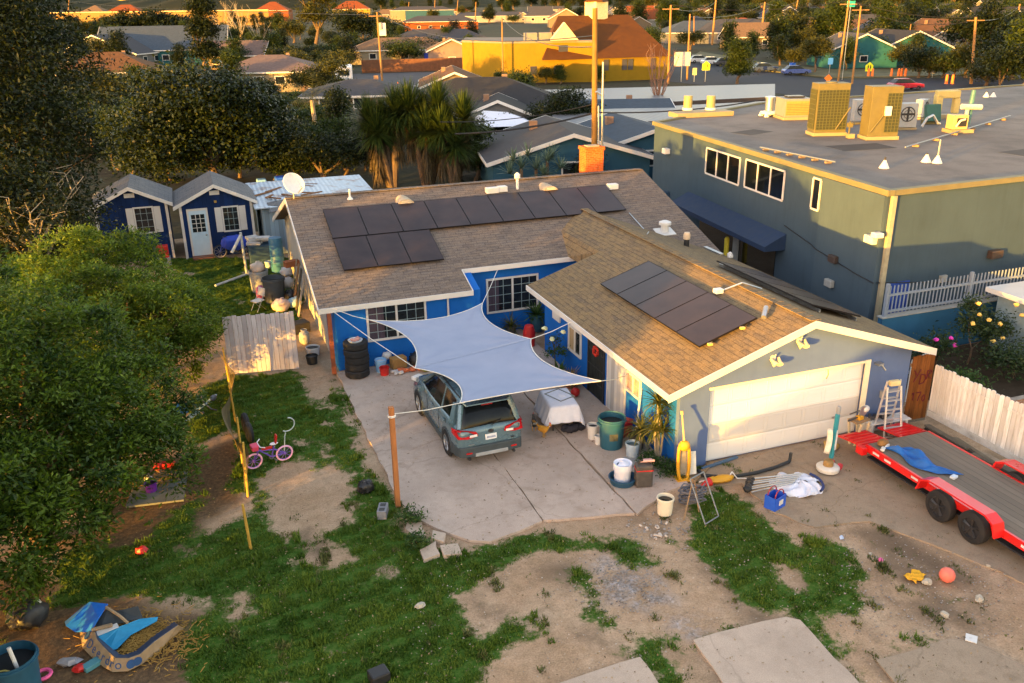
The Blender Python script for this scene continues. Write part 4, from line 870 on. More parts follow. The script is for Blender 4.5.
# chickens ------------------------------------------------------------------------
def chicken(name, label, loc, rz, body_c, tail_c, wing_c):
    t = thing(name, label, 'chicken', loc, rz)
    mb = MB(); S = [(-.2, .015, .29), (-.15, .05, .27), (-.08, .09, .235), (0, .105, .22), (.08, .095, .23), (.13, .07, .27), (.16, .048, .32), (.175, .04, .37), (.19, .042, .405), (.215, .03, .41), (.235, .01, .405)]
    secs = []
    for x, r, z in S: secs.append([(x, r*.85*cos(2*pi*k/10), z+r*sin(2*pi*k/10)) for k in range(10)])
    loft(mb, secs); b = mb.build('body', M(name+'_feathers'+label[:4], body_c, .8, .3, 30, .4), t, smooth=True, angle=80)
    mb = MB()
    for k in range(7):
        a = -.5+k/6; mb.add([(-.14, .02*a, .27), (-.15, .05*a, .31), (-.32-.02*k % .05, .10*a, .43-.02*abs(a)), (-.29, .1*a+.02, .34)], [(0, 1, 2, 3)])
    mb.build('tail', M(name+'_tail'+label[:4], tail_c, .7, .3, 20, .2), t, solid=.008)
    for s in (-1, 1):
        mb = MB(); mb.sphere((-.03, s*.085, .235), (.12, .025, .06), 10, 6, .05, 3); mb.build('wing', M(name+'_wing'+label[:4], wing_c, .8, .3, 30, .3), t, smooth=True)
        mb = MB(); mb.tube((.01, s*.045, .15), (.015, s*.045, 0.01), .012, .008, 6)
        for q in (-.6, 0, .6): mb.tube((.015, s*.045, .008), (.06, s*.045+.03*q, .006), .006, .004, 5)
        mb.tube((.015, s*.045, .008), (-.02, s*.045, .006), .006, .004, 5); mb.build('leg', YEL, t)
        MB().sphere((.205, s*.032, .415), .007, 6, 4).build('eye', BLACK, t)
    mb = MB(); mb.add([(.17, -.004, .44), (.18, .004, .475), (.195, 0, .46), (.205, 0, .485), (.215, 0, .46), (.232, 0, .47), (.23, 0, .43)], [(0, 1, 2, 3, 4, 5, 6)]); mb.sphere((.225, 0, .375), (.012, .012, .025), 6, 5); mb.build('comb', REDP, t, solid=.01)
    MB().tube((.235, 0, .407), (.265, 0, .4), .012, .001, 6).build('beak', YEL, t); return t
chicken('chicken', 'black and white chicken walking on the concrete by the car', (-2.62, 3.36, .035), radians(75), (.05, .05, .05), (.4, .4, .38), (.35, .35, .33))
chicken('chicken', 'golden yellow chicken pecking about beside the black one', (-2.5, 2.95, .035), radians(-50), (.55, .27, .03), (.35, .16, .02), (.5, .22, .02))

# ------------------------------------------------------------------ buckets, cans, pots
def bucket(name, label, cat, loc, r, h, mat, fill=None, taper=.85, handle=True, group=None, rim=.012, rz=0, hmat=None):
    t = thing(name, label, cat, loc, rz, group); mb = MB(); r0 = r*taper
    mb.lathe([(r0*.2, 0), (r0, 0), (r0+(r-r0)*.9, h*.9), (r+rim, h*.9), (r+rim, h*.95), (r, h*.95), (r, h), (r-.01, h), (r0-.012, .03), (r0*.2, .03)], (0, 0, 0), 22); mb.build('shell', mat, t, smooth=True, angle=30)
    if fill is not None: MB().lathe([(.01, h*.8), (r*.93, h*.8), (r*.93, h*.805), (.01, h*.82)], (0, 0, 0), 18).build('contents', fill, t)
    if handle: MB().torus((0, 0, h*.9), r+.02, .006, 'Y', 14, 5, (pi*1.05, pi*1.95)).build('handle', hmat or STEEL, t)
    return t
P = lambda x, y, z=0.04: (x, y, z)
bucket('bucket', 'white plastic bucket left of the big teal rubbish can', 'bucket', P(-1.27, 2.35), .16, .42, WHITE, BLACK)
bucket('bucket', 'small white pail in front of the bucket by the teal can', 'bucket', P(-1.28, 1.98), .1, .26, WHITE)
tc = bucket('rubbish_can', 'large teal rubbish can with a rusty yellow patch on its side', 'rubbish can', P(-1.0, 1.75), .36, .88, TEALP, BLACK, .84, False, rim=.03)
mb = MB()
mb.add([(.338*cos(a)*1.0, .338*sin(a), z) for z in (.3, .5) for a in [radians(q) for q in (-125, -115, -105, -95, -85)]], [(i, i+1, i+6, i+5) for i in range(4)]); mb.build('decal', M('decal_rust', (.13, .12, .06), .7, .6, 7), tc)
for s in (-1, 1): MB().box((s*.37, 0, .72), (.08, .2, .05)).build('grip', TEALP, tc, bevel=.01)
bucket('bucket', 'pale blue-grey bucket behind the ribbed palm pots', 'bucket', P(-.72, 1.05), .19, .38, M('bucket_blue', (.42, .52, .6), .5), M('water', (.05, .12, .16), .05))
bucket('bucket', 'black tub beside the wall partly behind the pale blue bucket', 'bucket', P(-.42, 1.4), .22, .4, BLACK, BLACK)
mb = MB(); mb.box((0, 0, .22), (.5, .4, .44), taper=1.12); wt = thing('red_cooler', 'bright red open crate leaning against the blue wall behind the can', 'crate', P(-.45, 2.25), radians(30)); mb.build('shell', REDP, wt, bevel=.02); MB().box((0, 0, .445), (.46, .36, .02)).build('lid', M('red_lid', (.55, .03, .025), .5), wt)
tb = bucket('wash_tub', 'dark blue round wash tub holding a white bag on the walkway', 'tub', P(-1.6, -.12), .34, .18, M('navy_tub', (.02, .07, .13), .5), None, .9, False, rim=.025)
mb = MB(); mb.lathe([(.05, 0), (.2, 0), (.215, .3), (.24, .34), (.235, .52), (.15, .47), (.2, .36)], (0, 0, 0), 18); mb.sphere((.02, 0, .45), (.17, .16, .08), 10, 6, .3, 6); mb.build('rag_bucket', CLOTH, None, P(-1.6, -.1, .07), 0, 'white bucket stuffed with rags standing in the blue tub', 'bucket', smooth=True, angle=50)
jc = thing('fuel_can', 'tall dark grey jerry can with a red band and clutter on top', 'jerry can', P(-1.18, -.42), radians(-15))
mb = MB(); mb.box((0, 0, .3), (.42, .3, .6)); mb.build('shell', M('jerry_dark', (.075, .065, .055), .6, .3, 8, .2), jc, bevel=.04); MB().box((0, 0, .47), (.425, .305, .03)).build('red_band', REDP, jc)
mb = MB(); mb.path([(-.15, 0, .58), (-.1, 0, .68), (.12, 0, .68), (.16, 0, .6)], .02, 6); mb.build('handle', BLACK, jc); mb = MB(); mb.tube((-.1, .02, .66), (.25, -.05, .7), .03, n=8); mb.tube((.0, .1, .64), (.22, .1, .64), .04, n=8); mb.build('spout', M('pink_tube', (.6, .35, .32), .5), jc)
MB().lathe([(.01, 0), (.27, 0), (.27, .02), (.01, .02)], (0, 0, 0), 20).build('pot_saucer', M('saucer_grey', (.3, .3, .3), .7), None, P(-.95, .75), 0, 'grey flat saucer lying between the blue bucket and the tub', 'saucer')
bucket('bucket', 'cream bucket full of dark water beside the folding steel stand', 'bucket', (-1.3, -1.72, .01), .2, .44, M('cream_bucket', (.7, .64, .5), .5, .06, dirt=.15), M('dark_water', (.01, .01, .012), .08))
# folding steel sawhorse with cable heap, red funnel
sh = thing('folding_stand', 'folding grey steel stand leaning open beside the cream bucket', 'stand', (-.75, -2.05, 0), radians(10))
mb = MB(); mb.tube((-.3, -.05, 0), (.1, .15, .95), .016, n=6); mb.tube((-.3+.55, -.05+.1, 0), (.0, .0, .95), .016, n=6); mb.build('leg_frame', WOOD, sh)
mb = MB(); mb.path([(.0, -.45, .02), (-.05, .1, .95), (.45, .2, .95), (.5, -.35, .02), (.0, -.45, .02)], .017, 6); mb.build('leg_frame', STEELD, sh)
mb = MB(); rr = random.Random(8); p = Vector((0, 0, .1)); pts = []
for k in range(110):
    a = k*.75; R = rr.uniform(.12, .34); pts.append((R*cos(a)*1.15, R*sin(a)*.8, .06+k*.0035+rr.uniform(0, .06)))
mb.path(pts, .018, 5); mb.build('cable_coil', M('cable_grey', (.11, .11, .13), .6), None, (-.5, -1.62, 0), 0, 'tangled heap of dark grey cable behind the folding stand', 'cable')
mb = MB(); mb.lathe([(.02, 0), (.025, .18), (.11, .42), (.115, .44), (.1, .43), (.02, .19)], (0, 0, 0), 14, Matrix.Rotation(radians(85), 4, 'Y')); mb.build('funnel', REDP, None, (-.1, -1.13, .12), radians(8), 'red plastic funnel lying on the cable heap', 'funnel', smooth=True)
# yellow upright machine (floor saw) against the corner
ym = thing('floor_tool', 'tall yellow tool with a long wooden handle leaning at the garage corner', 'tool', (-.12, -.55, .0), radians(-6))
mb = MB(); pts = []
for k in range(22):
    a = 2*pi*k/22; pts.append((.15*math.copysign(abs(cos(a))**.7, cos(a)), 0.02+.05*sin(a), .55+.52*math.copysign(abs(sin(a))**.8, sin(a))))
mb.path(pts+[pts[0]], .045, 8); mb.build('frame', YEL, ym, smooth=True)
MB().box((0, .045, .55), (.17, .02, .8), rx=-.1).build('panel', M('tool_grey', (.25, .22, .16), .6, .3, 8), ym, bevel=.01); MB().sphere((0, .02, .98), (.14, .1, .14), 12, 8, .05, 2).build('motor', YEL, ym, smooth=True)
mb = MB(); mb.tube((0, .05, 1.05), (-.0, .28, 1.75), .028, .022, 8); mb.tube((0, .275, 1.73), (0, .3, 1.82), .04, .04, 8); mb.build('handle', M('handle_wood', (.5, .33, .15), .6), ym)
MB().box((.24, .1, .42), (.28, .035, .6), rx=-.2).build('shield', M('white_board', (.7, .68, .6), .6), ym, bevel=.01)
MB().box((.02, .05, .03), (.4, .3, .06)).build('base', YEL, ym, bevel=.01)
# yellow thing, plank and hose in front of the garage
yt = thing('hand_saw_tool', 'yellow power tool with white cords lying in front of the garage door', 'tool', (.72, -1.0, .03), radians(-5))
mb = MB(); mb.sphere((0, 0, .09), (.34, .12, .1), 14, 8, .1, 3); mb.box((-.28, .02, .1), (.2, .1, .1), rz=.2); mb.build('housing', YEL, yt, smooth=True); mb = MB(); mb.path([(-.3, 0, .1), (-.5, .1, .05), (-.55, .12, .02)], .02, 6); mb.build('nose', WHITE, yt)
mb = MB(); mb.path([(.2, 0, .12), (.3, .05, .22), (.42, -.02, .05), (.7, -.06, .02)], .015, 5); mb.build('cord', WHITE, yt)
mb = MB(); pts = [(.45, -.35), (.42, -.6), (.75, -.8), (1.2, -.95), (1.8, -.98), (2.4, -.92), (2.85, -.82), (2.95, -.75)]; mb.path([(x, y, .075) for x, y in pts]+[(2.97, -.74, .28)], .045, 8); mb.build('hose', M('black_hose', (.025, .03, .035), .55), None, None, 0, 'thick black hose bending across the concrete in front of the garage', 'hose')
MB().box((0, 0, 0), (1.25, .1, .045)).build('plank', WOOD, None, (.55, -.42, .05), radians(35), 'short old wooden plank at the left foot of the garage door', 'plank')
mb = MB(); mb.box((0, 0, 0), (1.2, .09, .04)); mb.build('plank', M('plank_blue', (.06, .12, .2), .7), None, (1.2, -.18, .06), radians(10), 'blue-painted batten lying along the foot of the garage door', 'plank')
mb = MB(); mb.tube((-.03, 2.1, .04), (-.15, 1.7, 0.0+.04), .02, n=6); mb.tube((-.28, 1.75, .04), (-.03, 1.95, 1.5), .028, n=8); mb.build('broom_pole', WHITE, None, None, 0, 'long white pole leaning on the blue wall below the small window', 'pole')
# folded canopy with silver poles
fc = thing('folded_canopy', 'collapsed white canopy with silver poles lying on the concrete', 'canopy', (1.9, -1.75, .03), radians(-12))
mb = MB(); rr = random.Random(9)
n = 26; pts = []
for k in range(n):
    a = 2*pi*k/n; R = .55+.07*sin(5*a)+rr.uniform(-.04, .04); pts.append((.45+R*1.0*cos(a), R*.95*sin(a), 0))
mb.grid(lambda u, v: (.45+(.1+.5*v)*cos(2*pi*u)*(1.05+.1*sin(5*2*pi*u)), (.1+.5*v)*.95*sin(2*pi*u)*(1+.1*sin(7*2*pi*u)), .15-.12*v+.05*sin(u*40+v*9)*(.4+v)), 60, 8); mb.face(*[(.45+.105*cos(2*pi*k/12), .095*sin(2*pi*k/12), .155) for k in range(12)]); mb.build('fabric', CLOTH, fc, smooth=True, solid=.01)
for k in range(6):
    y = -.28+k*.115; MB().tube((-.85+.05*k, y, .12+.02*(k % 2)), (.25+.09*k, y*.7, .22), .019, n=6).build('pole', STEEL, fc)
mb = MB()
for k in range(5): mb.sphere((-.9+.06*k, -.15+.1*k, .13), (.11, .09, .09), 8, 6, .2, k)
mb.build('pole_feet', BLACK, fc, smooth=True); MB().torus((.45, 0, .1), .62, .035, 'Z', 20, 6, (-.9, .6)).build('rim_piping', M('navy_cloth', (.02, .04, .15), .8), fc)
bk = thing('blue_basket', 'bright blue handled shopping basket beside the collapsed canopy', 'basket', (1.28, -2.42, .01), radians(20))
mb = MB(); w0, d0, h0 = .21, .15, .34
for (x, y, sx_, sy_) in ((0, -d0, 2*w0, .012), (0, d0, 2*w0, .012), (-w0, 0, .012, 2*d0-.012), (w0, 0, .012, 2*d0-.012)): mb.box((x, y, h0/2), (sx_, sy_, h0))
mb.box((0, 0, .012), (2*w0-.02, 2*d0-.02, .02)); mb.build('shell', BLUEP, bk); MB().bb(-.07, .09, -d0-.012, -d0-.007, .12, .25).build('sticker', WHITE, bk)
for s in (-1, 1): MB().torus((0, s*.1, h0), .17, .016, 'Y', 14, 6, (0, pi)).build('handle', M('handle_maroon', (.3, .04, .06), .5), bk)
# floor polisher
fp = thing('floor_polisher', 'upright floor polisher with teal handle, white head and red wheel', 'floor polisher', (3.55, -1.5, .025), radians(15))
MB().lathe([(.02, .04), (.28, .04), (.29, .07), (.29, .13), (.25, .16), (.1, .17), (.02, .17)], (0, 0, 0), 24).build('head', M('polisher_white', (.62, .6, .55), .4, .1, dirt=.2), fp, smooth=True, angle=40)
MB().lathe([(.13, .165), (.13, .28), (.1, .31), (.02, .31)], (0, 0, 0), 16).build('motor', M('brass_brown', (.3, .18, .06), .5), fp, smooth=True)
MB().box((.14, .02, .95), (.11, .1, 1.25), ry=.03).build('handle', M('teal_handle', (.03, .24, .3), .4, .1), fp, bevel=.03); MB().box((.15, -.035, .85), (.05, .02, .55), ry=.03).build('label_strip', WHITE, fp)
MB().box((.17, .02, 1.66), (.1, .1, .22)).build('grip', GREYP, fp, bevel=.03)
mb = MB(); mb.grid(lambda u, v: (-.04+.05*sin(3*v)-.13*u*(1-.3*v), .02+.05*cos(6*u), .55+.65*v), 6, 8); mb.build('dust_bag', M('bag_cream', (.7, .65, .52), .8), fp, smooth=True, solid=.05)
for s in (-1, 1):
    a = MB(); Mx = Matrix.Translation((.3, s*.12-.02, .09)) @ Matrix.Rotation(pi/2, 4, 'X'); a.lathe([(.05, -.03), (.09, -.03), (.09, .03), (.05, .03)], (0, 0, 0), 14, Mx); wo = a.build('wheel', M('wheel_red', (.5, .05, .07), .5), fp)
    b = MB(); b.lathe([(.0, -.025), (.05, -.025), (.05, .025), (.0, .025)], (0, 0, 0), 12, Mx); b.build('hub', WHITE, wo)
MB().sphere((0, 0, .12), (.22, .18, .12), 12, 7, .25, 5).build('burlap_bag', M('burlap', (.36, .24, .08), .9, .3, 20, .4), None, (4.42, -.55, .02), 0, 'small brown burlap sack at the foot of the garage door', 'sack', smooth=True)
# mitre saw on a wooden horse, boards, ladder
ms = thing('saw_stand', 'rough wooden stand with a chop saw at the right edge of the garage door', 'saw stand', (5.25, -.55, .02), radians(8))
mb = MB()
for s in (-1, 1): mb.box((s*.15, -.15, .35), (.05, .05, .72), rx=.2); mb.box((s*.15, .15, .35), (.05, .05, .72), rx=-.2)
mb.build('trestle', M('cream_wood', (.55, .45, .28), .7, .2, 4, .2), ms); MB().box((0, 0, .72), (.5, .3, .05)).build('tabletop', WOOD, ms)
mb = MB(); mb.lathe([(.02, -.02), (.15, -.02), (.15, .02), (.02, .02)], (0, 0, 0), 20, Matrix.Translation((.1, 0, .95)) @ Matrix.Rotation(pi/2, 4, 'X')); mb.build('blade', STEEL, ms); MB().sphere((.22, .03, .98), (.13, .1, .1), 10, 7).build('motor', WHITE, ms, smooth=True); mb = MB(); mb.tube((-.45, -.02, .8), (.1, 0, .82), .025, n=6); mb.tube((-.4, 0, .98), (.05, 0, 1.0), .018, n=6); mb.build('arm', DARKM, ms); MB().box((-.02, -.02, .8), (.16, .14, .1)).build('base', YEL, ms, bevel=.01)
wb = thing('white_bench', 'low white slatted bench piled with tools behind the ladder', 'bench', (6.35, -.35, .02), radians(-4))
mb = MB()
for k in range(3): mb.box((0, -.16+.16*k, .45), (1.35, .12, .03))
mb.build('seat', WHITE, wb)
for s in (-1, 1): MB().box((s*.55, 0, .22), (.06, .42, .43)).build('leg', WHITE, wb)
mb = MB(); rr = random.Random(12)
for k in range(8): mb.box((rr.uniform(-.55, .2), rr.uniform(-.12, .15), .53+rr.uniform(0, .05)), (rr.uniform(.08, .25), rr.uniform(.06, .16), rr.uniform(.06, .14)), rz=rr.uniform(0, 3))
mb.build('tool_pile', M('tool_pile_dark', (.06, .06, .07), .6, .5, 5), None, (6.35, -.35, .02), 0, 'heap of dark hand tools on the white bench', 'tools', bevel=.01)
ld_ = thing('step_ladder', 'aluminium double step ladder standing open in front of the garage wall', 'ladder', (6.12, -.72, .02), radians(-8))
for s, yb, yt in ((-1, -.28, 0.0), (1, .28, .05)):
    mb = MB()
    for q in (-1, 1): mb.tube((q*.27, yb, 0), (q*.2, yt, 1.62 if s < 0 else 1.78), .03, .028, 6)
    mb.build('rails', ALU, ld_)
    for k in range(1, 7):
        f = k/6.6; MB().box((0, yb+(yt-yb)*f, 1.65*f), (.5-.12*f, .07, .025)).build('rung', ALU, ld_)
MB().box((0, .02, 1.72), (.3, .14, .14)).build('hinge_head', M('hinge_yellow', (.6, .5, .25), .5), ld_, bevel=.02)
# painted wooden side gate with red letters
gw = planks('gate_boards', (.17, .062, .014), 0, .15, .5, .6, .8, (.04, .016, .008)); 
sg = thing('wooden_gate', 'tall brown plank gate with red spray-painted letters beside the garage', 'gate', (7.31, -.06, 0), radians(-3))
mb = MB()
for k in range(6): mb.bb(.005+k*.125, .125+k*.125, 0, .028, .1, 2.06+.02*(k % 2))
mb.build('boards', gw, sg); 
for z in (.45, 1.75): MB().bb(0, .75, .028, .07, z, z+.09).build('rail', WOOD, sg)
MB().bb(-.02, .78, .03, .05, 0, .3).build('kick_board', M('kick_grey', (.12, .11, .1), .8), sg)
REDSP = M('spray_red', (.085, .002, .008), .7, .3, 12, 0)
def strokes(name, strk, parent, org, sx_, sz_, r, mat, yy=-.006):
    mb = MB()
    for pts in strk:
        mb.path([(org[0]+x*sx_, yy, org[1]+z*sz_) for x, z in pts], r, 5)
    return mb.build(name, mat, parent)
GL = {'V': [[(0, 1), (.45, 0), (.9, 1)]], 'Y': [[(0, 1), (.4, .5)], [(.9, 1), (.1, -.2)]], 'B': [[(0, 0), (0, 1), (.6, .95), (.7, .75), (.1, .5), (.8, .35), (.7, .05), (0, 0)]], 'D': [[(0, 0), (.05, 1), (.6, .9), (.8, .5), (.6, .1), (0, 0)]], 'R': [[(0, 0), (0, 1), (.6, 1), (.75, .75), (.05, .5), (.8, 0)]], '1': [[(0, .8), (.3, 1), (.3, 0)]], '7': [[(0, 1), (.7, 1), (.3, 0)]], '0': [[(.35, 1), (.05, .7), (.05, .3), (.35, 0), (.65, .3), (.65, .7), (.35, 1)]]}
for ch, x, z, s in (('Y', .1, 1.35, .3), ('D', .33, 1.2, .3), ('R', .55, 1.32, .26), ('1', .14, .72, .24), ('7', .3, .68, .26), ('0', .5, .64, .2)): strokes('letter', GL[ch], sg, (x, z), s*.8, s, .017, REDSP)
# white plank fence, seen from the lot
FW_ = planks('fence_white', (.68, .69, .68), 1, .14, .6, .6, .8, (.34, .30, .24))
pf = thing('plank_fence', 'long white-painted plank fence with scalloped top beside the red trailer', 'fence', (8.02, -.25, 0))
mb = MB(); L = 9.0; n = int(L/.145)
for k in range(n):
    y = -k*.145; h = 1.78+.025*sin(k*2.1)
    mb.prism([(0, y-.068, .22), (0, y+.068, .22), (0, y+.068, h-.04), (0, y+.045, h), (0, y-.045, h), (0, y-.068, h-.04)], (.022, 0, 0))
mb.build('boards', FW_, pf)
MB().bb(-.03, -.002, -L, .05, .22, .40).build('base_board', M('base_board_worn', (.55, .55, .52), .8, .2, 3, .2, dirt=.6), pf)
for k in range(5): MB().bb(-.022, -.002, -.12-k*2.0-.09, -.12-k*2.0+.09, .41, 1.74).build('batten', FW_, pf)
for k in range(4): MB().bb(-.018, -.003, -.25-k*2.0-1.7, -.25-k*2.0-.02, 1.48, 1.54).build('rail', FW_, pf)
mb = MB(); mb.bb(.0, .1, -L, 0, 0, .1); mb.build('timber', M('timber_dark', (.06, .05, .04), .85), None, (7.55, -.6, 0), 0, 'dark old timber lying along the foot of the white fence', 'timber')
mb = MB(); rr = random.Random(3)
for k in range(5): mb.box((rr.uniform(-.12, .12), -k*.85, .1+rr.uniform(0, .05)), (.18, 1.5, .05), rz=rr.uniform(-.12, .12), ry=rr.uniform(-.3, .3))
mb.build('timber', M('timber_grey', (.16, .14, .11), .85, .3, 3, .3), None, (7.72, -1.3, 0), 0, 'grey weathered boards dumped against the fence foot behind the trailer', 'timber')
pk = thing('picket_fence', 'short low white picket fence behind the corner of the garage roof', 'fence', (8.1, .75, 0), radians(20))
mb = MB()
for k in range(9): x = k*.13; mb.prism([(x, 0, .2), (x+.09, 0, .2), (x+.09, 0, 1.45), (x+.045, 0, 1.55), (x, 0, 1.45)], (0, .02, 0))
mb.build('pickets', WHITE, pk); MB().bb(0, 1.15, .021, .05, 1.1, 1.18).build('rail', WHITE, pk)
# ------------------------------------------------------------------ red flatbed trailer
TRED = paint('trailer_red', (.62, .012, .012), .35, .4, 0, .08, .12)
DECK = planks('deck_planks', (.19, .155, .12), 0, .2, .45, .6, .85, (.13, .11, .09), along=1)
tl = thing('flatbed_trailer', 'red tandem-axle flatbed trailer with a grey plank deck', 'trailer', (0, 0, 0))
x0, x1, yt_, ye = 4.56, 6.62, -1.62, -11.0
mb = MB(); mb.bb(x0+.06, x1-.06, ye, yt_, .60, .65); mb.build('deck', DECK, tl)
mb = MB(); mb.bb(x0, x0+.06, ye, yt_, .47, .66); mb.bb(x1-.06, x1, ye, yt_, .47, .66); mb.bb(x0+.06, x1-.06, yt_-.06, yt_-.003, .47, .63)
for k in range(9): mb.bb(x0+.06, x1-.06, -2.4-k, -2.34-k, .5, .597)
mb.build('frame', TRED, tl)
for (a, b) in ((x0-.06, x0+.82), (x1-.82, x1+.06)):
    mb = MB(); mb.prism([(a, yt_+.01, .60), (a, yt_+.95, .47), (a, yt_+.95, .43), (a, yt_+.01, .56)], (b-a, 0, 0)); r_ = mb.build('ramp', TRED, tl)
    mb = MB()
    for k in range(5): yy = yt_+.12+k*.17; mb.box(((a+b)/2, yy, .615-.137*(yy-yt_)), (b-a-.1, .03, .02))
    mb.build('tread', TRED, r_)
for s, xa, xb in ((-1, 4.28, 4.60), (1, 6.58, 6.92)):
    mb = MB(); pr = [(-3.62, .52), (-3.72, .82), (-3.95, .93), (-5.55, .93), (-5.78, .82), (-5.88, .52), (-5.84, .52), (-5.74, .80), (-5.53, .89), (-3.97, .89), (-3.76, .80), (-3.66, .52)]
    mb.prism([(xa, y, z) for y, z in pr], (xb-xa, 0, 0)); mb.build('fender', TRED, tl)
    for y in (-4.27, -5.22):
        a = MB(); b = MB(); wheel(a, b, (4.45 if s < 0 else 6.74, y, .385), .375, .22, s); wo = a.build('wheel', RUBBER, tl, smooth=True); b.build('rim', RIMD, wo)
for y in (-1.9, -2.3, -3.2, -6.3, -6.9, -8.0): MB().bb(x0-.006, x0-.001, y-.22, y, .53, .59).build('reflective_strip', WHITE, tl)
MB().bb(4.36, 4.52, -1.75, -1.5, .42, .62).build('tail_box', TRED, tl, bevel=.01)
MB().bb(x0+.02, x1-.02, -10.9, -1.7, .30, .34).build('undercarriage', DARKM, tl)
mb = MB(); rr = random.Random(6)
def tarp(u, v):
    x = 4.75+.55*u+.22*v+.12*sin(v*7); y = -1.95-1.55*v-.25*u; ed = min(1, min(u, 1-u, v, 1-v)*6); return (x-4.9, y+2.6, .03+ed*(.07+.06*sin(u*9+v*5)+.05*sin(v*17-u*6)))
mb.grid(tarp, 18, 30); mb.build('blue_tarp', M('tarp_blue', (.01, .10, .36), .55, .3, 5, .3), None, (4.9, -2.6, .655), 0, 'crumpled blue tarp lying on the trailer deck', 'tarp', smooth=True, solid=.008, angle=70)
MB().sphere((0, 0, .07), (.17, .12, .08), 12, 7, .12, 3).build('leather_glove', M('leather_brown', (.25, .12, .03), .7, .25, 9, .2), None, (4.92, -1.82, .66), .3, 'brown leather bag at the tail end of the trailer deck', 'bag', smooth=True)
mb = MB()
for k in range(4): mb.sphere((k*.11-.15, .03*(k % 2), .04), (.07, .05, .04), 8, 5, .3, k)
mb.build('rag', WHITE, None, (4.82, -2.02, .655), .4, 'white rag beside the brown bag on the trailer', 'rag', smooth=True)
MB().sphere((0, 0, .05), (.13, .07, .05), 10, 6, .2, 7).build('work_glove', YEL, None, (5.05, -2.12, .655), .2, 'yellow work glove at the edge of the blue tarp', 'glove', smooth=True)
MB().bb(-.09, .09, -.06, .06, 0, .06).build('small_box', M('box_pale', (.55, .62, .7), .5), None, (5.3, -3.75, .655), .3, 'small pale box at the far end of the blue tarp', 'box', bevel=.01)
# litter on the right of the lot
mb = MB(); mb.sphere((0, 0, .15), .16, 16, 12); mb.build('ball', M('ball_coral', (.75, .17, .12), .6, .15, 6, .1), None, tuple(g(946, 581))[:2]+(0,), 0, 'coral pink ball lying on the gravel near the trailer', 'ball', smooth=True)
mb = MB(); mb.grid(lambda u, v: ((u-.5)*.42, (v-.5)*.28+.03*sin(u*9), .03+.05*sin(u*8+v*5)**2), 10, 8); mb.build('cloth_rag', M('rag_yellow', (.7, .36, .02), .8, .2, 9, .3), None, tuple(g(915, 578))[:2]+(0,), .3, 'yellow-orange rag crumpled on the gravel left of the ball', 'rag', smooth=True, solid=.012)
ROCK = M('rock_pale', (.42, .38, .31), .9, .25, 7, .5)
for k, (px, py, r_, lb) in enumerate([(927, 583, .11, 'flat tan stone touching the yellow rag'), (979, 600, .12, 'pale angular stone right of the coral ball'), (944, 616, .10, 'pale stone low in the gravel below the ball'), (988, 567, .05, 'small stone close to the trailer wheel'), (420, 607, .11, 'white stone lying in the lawn'), (870, 555, .05, 'little grey stone in the dirt below the trailer fender')]):
    p = g(px, py); MB().sphere((0, 0, .03), (r_, r_*.75, r_*.55), 9, 6, .22, k).build('stone', ROCK, None, (p[0], p[1], 0), k*.8, lb, 'stone', 'loose stones in the yard')
p = g(971, 640); MB().bb(-.11, .11, -.1, .1, .03, .045).build('paper_sheet', WHITE, None, (p[0], p[1], 0), .7, 'square white paper on the edge of the lower right slab', 'paper')
p = g(880, 561); MB().sphere((0, 0, .03), (.07, .05, .035), 8, 5, .3, 2).build('plastic_scrap', PINK, None, (p[0], p[1], 0), .4, 'small pink plastic scrap on the gravel', 'scrap')
p = g(841, 539); MB().sphere((0, 0, .04), (.06, .05, .04), 8, 5, .3, 2).build('plastic_scrap', M('scrap_blue', (.4, .5, .7), .5), None, (p[0], p[1], 0), .4, 'pale blue crumpled scrap at the end of the concrete apron', 'scrap')
mb = MB(); rr = random.Random(17)
for k in range(330):
    px, py = rr.uniform(840, 1015), rr.uniform(540, 640); q = g(px, py); r_ = rr.uniform(.010, .028); mb.sphere((q[0], q[1], r_*.3), (r_, r_*.8, r_*.6), 5, 4, .25, k)
for k in range(360):
    a = rr.gauss(622, 22); b = rr.gauss(584, 14); q = g(a, b); r_ = rr.uniform(.012, .03); mb.sphere((q[0], q[1], r_*.3), (r_, r_*.8, r_*.6), 5, 4, .25, k)
for k in range(110):
    a = rr.uniform(625, 690); b = rr.gauss(532, 9); q = g(a, b); r_ = rr.uniform(.012, .04); mb.sphere((q[0], q[1], r_*.3), (r_, r_*.8, r_*.6), 5, 4, .25, k)
mb.build('gravel', M('gravel_grey', (.27, .24, .22), .9, .5, 1.3, .3), kind='stuff')
mb = MB()
for k in range(9): q = g(rr.uniform(640, 668), rr.uniform(524, 540)); mb.box((q[0], q[1], .03), (rr.uniform(.05, .2), rr.uniform(.03, .07), .03), rz=rr.uniform(0, 3))
mb.build('rubble', M('rubble_pale', (.6, .5, .42), .8), kind='stuff')
def hz(base, px, py):
    """height of a point seen straight above a ground point"""
    return float(onplane(px, py, (base[0], base[1], 0), (FW[0], FW[1], 0))[2])
